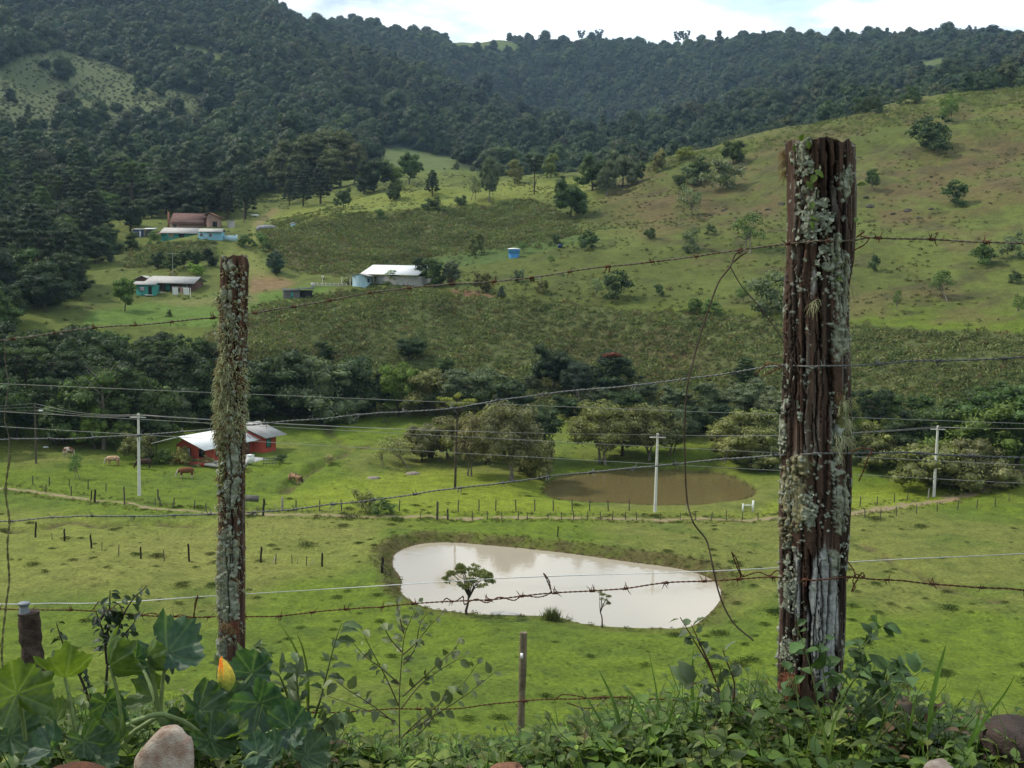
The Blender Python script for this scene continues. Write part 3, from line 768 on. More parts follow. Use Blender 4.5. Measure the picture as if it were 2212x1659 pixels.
# rank growth on the banks and along the track
def keep_bank(x, y, z, u, v, rng):
    s1, s2 = sdf(x, y, POND1), sdf(x, y, POND2); c1 = POND1.mean(0)
    far = (y > c1[1] + 2 - (x - c1[0]) * .12) | (x < c1[0] - 11)
    dr = seg_dist(x, y, dense(flat_pts([(2290, 1058), (2190, 1066), (2100, 1076), (1960, 1090), (1850, 1106), (1740, 1113), (1600, 1116), (1300, 1117), (1000, 1115), (860, 1114), (700, 1111), (560, 1108), (420, 1098), (320, 1090), (200, 1074), (100, 1062), (0, 1054), (-120, 1046)]), 1))
    return (rng.random(u.shape) < .55) & (((s1 > .05) & (s1 < 2.2) & far) | ((s1 > .02) & (s1 < .6)) | ((s2 > .05) & (s2 < .5)) | ((dr > .8) & (dr < 2.4)))
x, y, z, u, v, rng = lattice(keep_bank, 70, 160, .55, 75)
M_bk_ = leafy("rank grass", [(0, (.075, .088, .026)), (.5, (.105, .110, .036)), (1, (.150, .130, .055))], .25, .35, .3, .9, .08)
BKS = [bpy.data.objects.new("rank_source", frond_clump(800 + s, 34, .34, .075, M_bk_, .1)) for s in range(3)]
scatter_mass("rank_grass", np.c_[x, y, z], rng.uniform(0, 6.28, len(x)), rng.uniform(.4, 1.25, len(x)), rng.integers(0, 3, len(x)), BKS)
# reed clump on the near shore
P = ground(1192, 1340, 60); rng = rg0(77); mb = MB()
for _ in range(420):
    a, q = rng.uniform(0, 6.28), abs(rng.normal(0, .55)); b0 = np.array([math.cos(a) * q * 1.1, math.sin(a) * q * .6, -.05]); L = rng.uniform(.5, 1.25) * (1.1 - .4 * q); d = np.array([rng.normal(0, .3), rng.normal(0, .3), 1]); e = b0 + d * L; s_ = np.array([math.cos(a * 3), math.sin(a * 3), 0]) * .022
    mb.add([b0 - s_, b0 + s_, b0 * .4 + e * .6 + s_ * .8, e, b0 * .4 + e * .6 - s_ * .8], [[0, 1, 2], [0, 2, 4], [4, 2, 3]])
o = mb.build('reed_clump', leafy("reed", [(0, (.105, .125, .040)), (1, (.105, .125, .040))], .3, .4, .8), None); o.location = P; tag(o, 'reed clump on the near shore of the near pond', 'reeds')
# the haze of the valley air
HZ = 900
hb = MB(); hb.box((0, 3600, 120), (9000, 8600, 1000)); o = hb.build('haze', None); tag(o, kind='stuff')
m = bpy.data.materials.new("valley haze"); m.use_nodes = True; t = m.node_tree; t.nodes.clear()
pv = nd(t, 'ShaderNodeVolumePrincipled'); pv.inputs['Color'].default_value = (.48, .72, 1.0, 1); pv.inputs['Density'].default_value = .000085; pv.inputs['Anisotropy'].default_value = .3
lk(t, pv.outputs[0], nd(t, 'ShaderNodeOutputMaterial').inputs['Volume']); o.data.materials.append(m)
# ------------------------------------------------------------------ single trees and bushes
def limbs(mb, rng, base_h, r0, tips, z_fork, seg=7, wob=.12):
    """a trunk that forks into limbs reaching the given tips"""
    n = 6
    t_ = np.linspace(0, 1, n)
    lean = rng.normal(0, .10, 2) * z_fork
    tr = np.c_[lean[0] * t_**2 + rng.normal(0, wob, n) * r0, lean[1] * t_**2 + rng.normal(0, wob, n) * r0, t_ * z_fork]
    tr[0] = (0, 0, -.3)
    mb.tube(tr, r0 * (1 - .38 * t_) + r0 * .5 * np.exp(-t_ * 9), seg)
    for p in tips:
        a = tr[-1]; p = np.asarray(p); k = 5; q = np.linspace(0, 1, k)[:, None]
        mid = a + (p - a) * q + np.c_[np.zeros((k, 2)), np.sin(q[:, 0] * PI) * .10 * np.linalg.norm(p - a)] + rng.normal(0, .05, (k, 3)) * np.linalg.norm(p - a) * np.sin(q * PI)
        mid[0] = a - np.array([0, 0, .1])
        mb.tube(mid, np.linspace(r0 * .5, r0 * .10, k), 5)
    return mb

def make_tree(name, blobs, n, leaf, seed, z_fork, r0, bark, ntips=7, core=.7, jit=.55, depth=.35, stems=1, extra=None):
    """a tree of two parts (trunk, crown), kept as a pattern to copy: (root maker)"""
    rng = np.random.default_rng(seed)
    cm = crown_mesh(name + "_crown", blobs, n, leaf, seed, M_crown, core, jit, depth)
    mb = MB()
    bl = np.asarray(blobs)
    for s in range(stems):
        sub = bl[rng.choice(len(bl), min(ntips, len(bl)), replace=False)]
        m1 = MB(); limbs(m1, rng, 0, r0, [(b[0] * .8, b[1] * .8, b[2]) for b in sub], z_fork * rng.uniform(.85, 1.1))
        off = np.array([rng.normal(0, .35), rng.normal(0, .35), 0]) * (stems > 1)
        for f_ in m1.f.values(): pass
        v = np.concatenate(m1.v); q = np.clip(1 - v[:, 2:3] / (z_fork * 1.4), 0, 1); v = v + off * q * 2
        k0 = 0
        base = mb.n; mb.v.append(v); mb.n += len(v)
        for w, L in m1.f.items(): mb.f.setdefault(w, []).extend([x + base for x in L])
    if extra: extra(mb, rng)
    tm = mesh_np(name + "_trunk", np.concatenate(mb.v), [np.concatenate(x) for x in mb.f.values()], [bark], True)
    return tm, cm, max(b[2] + b[5] for b in blobs)

SPECIES = {}
def add_species(key, *variants): SPECIES[key] = list(variants)
def rg(s): return np.random.default_rng(s)
def shaggy_blobs(rng, R, Hc, z0, n):
    """an irregular crown: big boughs at different heights, each a cluster of sprays"""
    out = []
    for i in range(n):
        a = i * 2.4 + rng.uniform(-.6, .6); t_ = rng.uniform(0, 1) ** .8; q = math.sqrt(max(.02, 1 - (t_ * .95) ** 2)) * rng.uniform(.55, 1.0) * R; bz = z0 + t_ * Hc
        c = np.array([math.cos(a) * q * .78, math.sin(a) * q * .78, bz])
        for k in range(4):
            r = rng.uniform(.16, .30) * R; out.append((*(c + rng.normal(0, .15, 3) * R * np.array([1, 1, .7])), r, r, r * rng.uniform(.65, .95)))
    out.append((0, 0, z0 + Hc * .45, R * .55, R * .55, Hc * .42))
    return out
add_species('broad', *[make_tree("broadleaf", shaggy_blobs(rg(300 + s), 5.0, 7.2, 1.5, 13), 6400, .21, 310 + s, 2.8, .26, M_bark, 9, .66, .75, .5) for s in range(6)])
add_species('low', *[make_tree("low_tree", shaggy_blobs(rg(330 + s), 5.2, 4.4, .9, 12), 5400, .20, 340 + s, 1.6, .22, M_bark, 8, .62, .8, .5) for s in range(3)])
def loose_blobs(rng, R, H0, H1, n, r0, r1):
    out = []
    for i in range(n):
        t_ = rng.random(); a = rng.uniform(0, 6.28); z = H0 + (H1 - H0) * t_
        w = R * (0.55 + .45 * math.sin(PI * min(1, t_ * .9 + .15))) * math.sqrt(rng.uniform(.15, 1))
        r = rng.uniform(r0, r1); out.append((math.cos(a) * w, math.sin(a) * w, z, r, r, r * 1.05))
    return out
add_species('loose', *[make_tree("loose_tree", loose_blobs(rg(350 + s), 3.7, 2.9, 9.4, 44, .7, 1.4), 7600, .17, 360 + s, 2.6, .20, M_bark_pale, 12, .5, .6, .55, 2) for s in range(4)])
add_species('thin', *[make_tree("thin_tree", loose_blobs(rg(370 + s), 1.5, 1.9, 5.0, 14, .45, .8), 1500, .13, 380 + s, 1.6, .07, M_bark_pale, 8, 0, .9, .8, 2) for s in range(3)])
def arauc_blobs(rng, H, R, tiers, bare, flat):
    out = []
    for i in range(tiers):
        t_ = i / (tiers - 1); z = H * (bare + (1 - bare) * t_)
        w = R * ((1 - t_ ** 2.2) * .85 + .22) if not flat else R * (.45 + .55 * t_)
        k = max(4, int(9 * w / R))
        for j in range(k):
            a = j * 6.283 / k + i * .7 + rng.uniform(-.25, .25); q = w * rng.uniform(.72, 1.05)
            r = rng.uniform(.75, 1.1) * (R / 4)
            out.append((math.cos(a) * q, math.sin(a) * q, z + q * .18 + rng.uniform(-.3, .3), r, r, r * .72))
    if not flat: out.append((0, 0, H * (bare + 1) * .5, R * .55, R * .55, H * (1 - bare) * .45))
    return out
def arauc(seed, H, R, tiers, bare, flat, n):
    bl = arauc_blobs(rg(seed), H, R, tiers, bare, flat)
    tips = [b for b in bl if b[3] < R * .5]
    def extra(mb, rng):
        mb.tube([(0, 0, 0), (0, 0, H * .5), (0, 0, H * .98)], [.34, .28, .1], 7)
        for b_ in tips[::2]:
            z = b_[2] - .35 * math.hypot(b_[0], b_[1])
            mb.tube([(0, 0, z), (b_[0] * .6, b_[1] * .6, z + .02), (b_[0], b_[1], b_[2])], [.12, .09, .05], 4)
    return make_tree("araucaria", bl, n, .22, seed, H * .5, .3, M_bark, 0, .72, .7, .4, 1, extra)
add_species('cone', *[arauc(400 + s, 13, 3.6, 9, .22, False, 4200) for s in range(3)])
add_species('umbrella', *[arauc(410 + s, 13, 4.6, 4, .66, True, 3600) for s in range(2)])
add_species('euca', *[make_tree("eucalyptus", loose_blobs(rg(420 + s), 4.6, 4, 22, 60, 1.3, 2.6), 5600, .36, 430 + s, 9, .35, M_bark_pale, 12, .62, .7, .5, 1) for s in range(2)])
def bush_mesh(seed, R, Hh, n, leaf, k=9, core=.45): return crown_mesh("bush", shaggy_blobs(rg(seed), R, Hh * .9, .25, k), n, leaf, seed, M_crown, core, .85, .6)
BUSH = [bush_mesh(440 + s, 1.5, 1.9, 2400, .09) for s in range(6)]

DK, MD, LT, OL, BR, GG, AR, BL, YG = (.040, .064, .022), (.064, .104, .028), (.115, .170, .032), (.175, .185, .066), (.200, .192, .088), (.105, .132, .068), (.034, .054, .024), (.056, .088, .058), (.165, .190, .040)
def vary(c, rng, a=.18): return tuple(float(x * f) for x, f in zip(c, 1 + rng.uniform(-a, a) + rng.uniform(-.06, .06, 3)))
TR = np.random.default_rng(99)
def plant(kind, P, hgt, colr, label, cat='tree', group=None, name=None, wide=1.0, var=None, rz=None):
    """a tree (Empty > trunk, crown) or a one-mesh bush of the given height standing on P"""
    c_ = vary(tuple(x * 1.55 for x in colr) if kind in ('bush', 'thin') else colr, TR)
    rz = TR.uniform(0, 6.28) if rz is None else rz
    if kind == 'bush':
        me = BUSH[TR.integers(len(BUSH)) if var is None else var]
        o = put(name or 'bush', me); s = hgt / 2.0; o.scale = (s * wide, s * wide, s)
        o.location = (P[0], P[1], P[2] - .1 * s); o.rotation_euler.z = rz; o.color = (*c_, 1)
        return tag(o, label, cat, group)
    V = SPECIES[kind]; tm, cm, H0 = V[TR.integers(len(V)) if var is None else var % len(V)]
    nm = name or {'broad': 'broadleaf_tree', 'low': 'low_tree', 'loose': 'sparse_tree', 'thin': 'young_tree', 'cone': 'araucaria_tree', 'umbrella': 'araucaria_tree', 'euca': 'eucalyptus_tree'}[kind]
    o = thing(nm, label, cat, (P[0], P[1], P[2] - .15), rz, group); s = hgt / H0
    o.scale = (s * wide, s * wide, s)
    put('trunk', tm, o)
    k = put('crown', cm, o); k.color = (*c_, 1)
    return o
def tree(kind, u, vb, vt, colr, label, rmin=60, r=None, group=None, **kw):
    if r is None:
        P = ground(u, vb, rmin)
    else:
        a, _ = ray_polar(u, vb); P = G(math.sin(a) * r, math.cos(a) * r)
    d = math.hypot(P[0], P[1])
    _, te = ray_polar(u, vt)
    hgt = max(.5, CZ + d * te - P[2]) * (1.15 if d > 225 and kind in ('broad', 'low', 'loose', 'bush', 'thin') else 1.0)
    return plant(kind, P, hgt, colr, label, kw.pop('cat', 'bush' if kind == 'bush' else 'tree'), group, **kw)

# -- round the far pond and along the stream, from left to right
NEAR_TREES = [
 ('thin', 823, 1007, 946, OL, 'thin sapling standing alone left of the tree group by the far pond'),
 ('thin', 857, 1003, 938, OL, 'small many-stemmed tree next to the thin sapling left of the far pond', 1.5),
 ('low', 912, 998, 908, BR, 'orange tinged olive tree with leaning trunk left of the tall thin araucaria', .8),
 ('loose', 966, 990, 894, OL, 'olive tree just behind the tall thin araucaria trunk'),
 ('loose', 1017, 1029, 890, BR, 'brownish loose tree with one crooked pale trunk right of the thin araucaria', .62),
 ('broad', 1052, 1003, 862, OL, 'olive tree with a thick dark trunk between the two loose brown trees', .8),
 ('loose', 1103, 1041, 862, BR, 'tall brownish tree with twin trunks left of the far pond', .75),
 ('broad', 1150, 1000, 872, DK, 'dark leafy tree behind the brownish trees at the far pond corner', .9),
 ('low', 1164, 1032, 945, OL, 'small dark olive tree at the left corner of the far pond', .7),
 ('loose', 1296, 1000, 862, OL, 'large olive tree with three trunks behind the left half of the far pond', 1.05),
 ('broad', 1345, 985, 868, OL, 'olive tree in the middle of the clump behind the far pond', .95),
 ('loose', 1402, 994, 868, OL, 'large olive tree behind the concrete pole and far pond', 1.1),
 ('loose', 1455, 982, 872, GG, 'grey green tree at the right end of the clump behind the far pond', .9),
 ('broad', 1620, 1012, 884, OL, 'rounded olive tree left of the big post behind the far pond', 1.0),
 ('broad', 1575, 992, 905, OL, 'smaller olive tree at the left edge of the rounded tree by the big post', .9),
 ('broad', 1660, 1008, 880, OL, 'olive tree partly hidden by the big lichen covered post', .9),
 ('broad', 1880, 1010, 908, OL, 'olive tree just right of the big post at the pasture edge', .95),
 ('low', 2020, 1052, 948, OL, 'wide low olive tree behind the right concrete pole', 1.1),
 ('low', 2108, 1048, 942, BR, 'wide low yellowish tree right of the right concrete pole', 1.0),
 ('broad', 2120, 1010, 856, LT, 'bright green broad tree above the low yellowish tree at right', 1.0),
 ('broad', 2195, 1010, 830, MD, 'green tree at the right edge of the picture behind the track', 1.0),
 ('broad', 2010, 1000, 872, MD, 'green tree behind the top of the right concrete pole', .9),
 ('umbrella', 1880, 990, 840, AR, 'araucaria with a reddish crown right of the big post', .8),
 ('broad', 1950, 1005, 880, DK, 'dark tree between the reddish araucaria and the right concrete pole', .9),
 ('broad', 1835, 1000, 895, DK, 'dark tree touching the right side of the big post', .8),
 ('broad', 570, 905, 748, DK, 'big dark tree behind the grey roof of the red house', 1.0),
 ('broad', 690, 911, 765, GG, 'grey green tree with a bare forked trunk on the knoll behind the red house', .95),
 ('broad', 640, 898, 770, DK, 'dark tree left of the grey green tree behind the red house', .9),
 ('broad', 755, 897, 768, DK, 'dark tree right of the grey green tree on the knoll', .9),
 ('broad', 812, 897, 790, DK, 'dark tree left of the yellow green tree in the wood edge', .8),
 ('broad', 862, 900, 778, LT, 'bright yellow green tree standing out of the dark wood edge', .62),
 ('broad', 920, 898, 792, OL, 'olive tree right of the bright yellow green tree', 1.0),
 ('broad', 985, 905, 795, GG, 'grey green tree behind the crown of the thin araucaria', 1.0),
 ('broad', 1040, 905, 788, GG, 'dull green tree above the crown of the thin araucaria', .9),
 ('broad', 1110, 905, 815, DK, 'dark tree below the fern field right of the thin araucaria', .9),
]
for e in NEAR_TREES: tree(e[0], e[1], e[2], e[3], e[4], e[5], wide=(e[6] if len(e) > 6 else 1.0) * (1.28 if e[0] in ('broad', 'loose') else 1.1))
SECOND = [
 ('broad', 885, 215, 726, DK, 'dark domed tree rising above the wood edge onto the fern field', 1.15),
 ('broad', 700, 212, 735, DK, 'dark tree top against the fern field left of the domed tree', 1.0),
 ('broad', 1195, 200, 740, AR, 'domed araucaria with branched trunk below the fern field', .75),
 ('broad', 1322, 198, 756, AR, 'broad domed araucaria carrying a dead rusty red patch', .95),
 ('loose', 1245, 196, 778, BL, 'bluish feathery tree between the two domed araucarias', .9),
 ('broad', 1080, 205, 795, OL, 'olive tree behind the left of the domed araucarias', 1.0),
 ('broad', 1145, 200, 800, GG, 'grey green tree at the foot of the left domed araucaria', 1.0),
 ('broad', 1390, 190, 820, GG, 'grey green tree right of the broad domed araucaria', 1.0),
 ('broad', 1460, 186, 830, GG, 'dull green tree between the araucarias and the hanging wire loop', 1.0),
 ('broad', 1530, 184, 822, GG, 'grey bushy tree below the fern field left of the big post', 1.0),
 ('cone', 1606, 190, 770, DK, 'small dark pointed tree at the fern field edge left of the big post', .9),
 ('broad', 1620, 182, 815, GG, 'soft grey green tree below the small dark pointed tree', 1.1),
 ('broad', 1690, 178, 830, GG, 'grey green tree mostly hidden behind the big post', 1.0),
 ('broad', 1790, 178, 842, DK, 'dark tree behind the right side of the big post', 1.0),
 ('broad', 1900, 176, 838, MD, 'green tree behind the reddish araucaria', 1.0),
 ('broad', 1985, 178, 850, MD, 'mid green tree below the fern field at right', 1.0),
 ('broad', 2070, 176, 838, MD, 'leafy green tree between the concrete pole and the bright broad tree', 1.1),
 ('broad', 2150, 178, 818, MD, 'green tree above the bright broad tree at right', 1.1),
 ('broad', 2225, 176, 800, MD, 'tall green tree cut by the right edge of the picture', 1.1),
 ('broad', 960, 208, 770, MD, 'green bushy tree above the olive tree at the wood edge', .8),
 ('broad', 1295, 186, 835, DK, 'dark tree filling the gap below the broad domed araucaria', 1.1),
 ('broad', 1345, 184, 840, DK, 'dark tree right of the gap below the broad domed araucaria', 1.1),
 ('broad', 1225, 186, 850, DK, 'dark tree below the bluish feathery tree', 1.0),
 ('broad', 1500, 176, 872, DK, 'dark tree at the shaded thicket right of the far pond clump', 1.0),
 ('broad', 1560, 174, 868, DK, 'dark tree behind the shaded thicket of thin trunks', 1.0),
 ('broad', 1440, 174, 868, DK, 'dark tree behind the olive clump of the far pond', 1.0),
]
for e in SECOND:
    o = tree(e[0], e[1], 900, e[3], e[4], e[5], r=e[2], wide=e[6] * 1.35, rz=0.0)
    if 'rusty' in e[5]:
        k = put('dead_branches', crown_mesh("dead_spray", [(-1.2, -2.0, 8.2, 1.1, .8, .55), (-.2, -2.2, 8.5, 1.0, .8, .5), (.6, -2.0, 8.2, .9, .8, .5)], 1500, .12, 55, M_crown, .6), o); k.color = (.17, .055, .03, 1)

# -- left wood in front, between the lower lawn and the pasture
LEFTFRONT = [
 (137, 172, 835, MD, 'mid green tree in front of the dark wood left of the red house', .9), (205, 168, 872, LT, 'light green young tree in front of the dark wood', .7),
 (262, 166, 905, LT, 'light green leafy shrub tree left of the concrete pole', .8), (372, 178, 846, GG, 'grey green tree behind the left end of the red house', 1.15),
 (322, 172, 880, DK, 'dark tree behind the left concrete pole', .9), (460, 182, 842, DK, 'dark tree behind the white roof of the red house', 1.0)]
for u, r, vt, c_, lb, w in LEFTFRONT: tree('broad', u, 960, vt, c_, lb, r=r, wide=w)
tree('umbrella', 405, 900, 728, MD, 'flat topped araucaria in the dark wood left of the lichen post', r=196, wide=1.0)
rng = np.random.default_rng(5)
cnt = 0
for r in (174, 186, 198, 209):
    for u in np.arange(-90, 640 if r > 190 else 560, 10.5 * 2372 / r / 2.1):
        uu = u + rng.uniform(-22, 22)
        if r < 180 and uu > 330: continue
        vt = {174: 800, 186: 745, 198: 715, 209: 702}[r] + rng.uniform(-14, 26) + (25 if uu > 430 else 0)
        if uu > 480 and r >= 198: vt += 28
        kind = rng.choice(['broad', 'broad', 'broad', 'cone', 'umbrella'])
        lab = {'broad': 'dark broadleaf tree in the dense wood between the lawn and the cattle pasture', 'cone': 'dark conical araucaria in the dense wood between the lawn and the cattle pasture', 'umbrella': 'umbrella shaped araucaria in the dense wood between the lawn and the cattle pasture'}[kind]
        tree(kind, uu, 900, vt, DK if rng.random() < .75 else MD, lab, r=r + rng.uniform(-4, 4), group='trees of the dense wood behind the red house pasture', wide=rng.uniform(.95, 1.2))

# -- the wood on the left slope round the farmhouses
def in_wood(u, r):
    if r < 232: return u < 150
    if r < 250: return u < 195
    if r < 300: return u < 225
    if r < 335: return u < 262
    if r < 372: return u < 300 or 470 < u < 512
    if r < 412: return u < 500
    return u < 560
rng = np.random.default_rng(17)
for r in np.arange(226, 470, 11.5):
    du = 11.5 * 2372 / r
    for u in np.arange(-80 + rng.uniform(0, du), 570, du):
        uu, rr_ = u + rng.uniform(-.4, .4) * du, r + rng.uniform(-4.5, 4.5)
        if not in_wood(uu, rr_) or rng.random() < .12: continue
        if inside(np.array([uu]), np.array([float(project(G(math.sin(ray_polar(uu, 500)[0]) * rr_, math.cos(ray_polar(uu, 500)[0]) * rr_))[1])]), [(190, 325), (240, 325), (250, 400), (190, 400)])[0]: continue
        a = ray_polar(uu, 500)[0]; P = G(math.sin(a) * rr_, math.cos(a) * rr_)
        kind = rng.choice(['broad', 'cone', 'umbrella'], p=[.66, .20, .14])
        h_ = rng.uniform(7.5, 12) if kind == 'broad' else rng.uniform(12, 17)
        c_ = [AR, AR, DK, DK, MD][rng.integers(5)]
        lab = {'broad': 'broadleaf tree in the dark wood on the slope left of the farmhouses', 'cone': 'conical araucaria in the dark wood on the slope left of the farmhouses', 'umbrella': 'tall umbrella araucaria in the dark wood on the slope left of the farmhouses'}[kind]
        plant(kind, P, h_, c_, lab, 'tree', 'trees of the dark wood around the farmhouses', wide=rng.uniform(.95, 1.25))

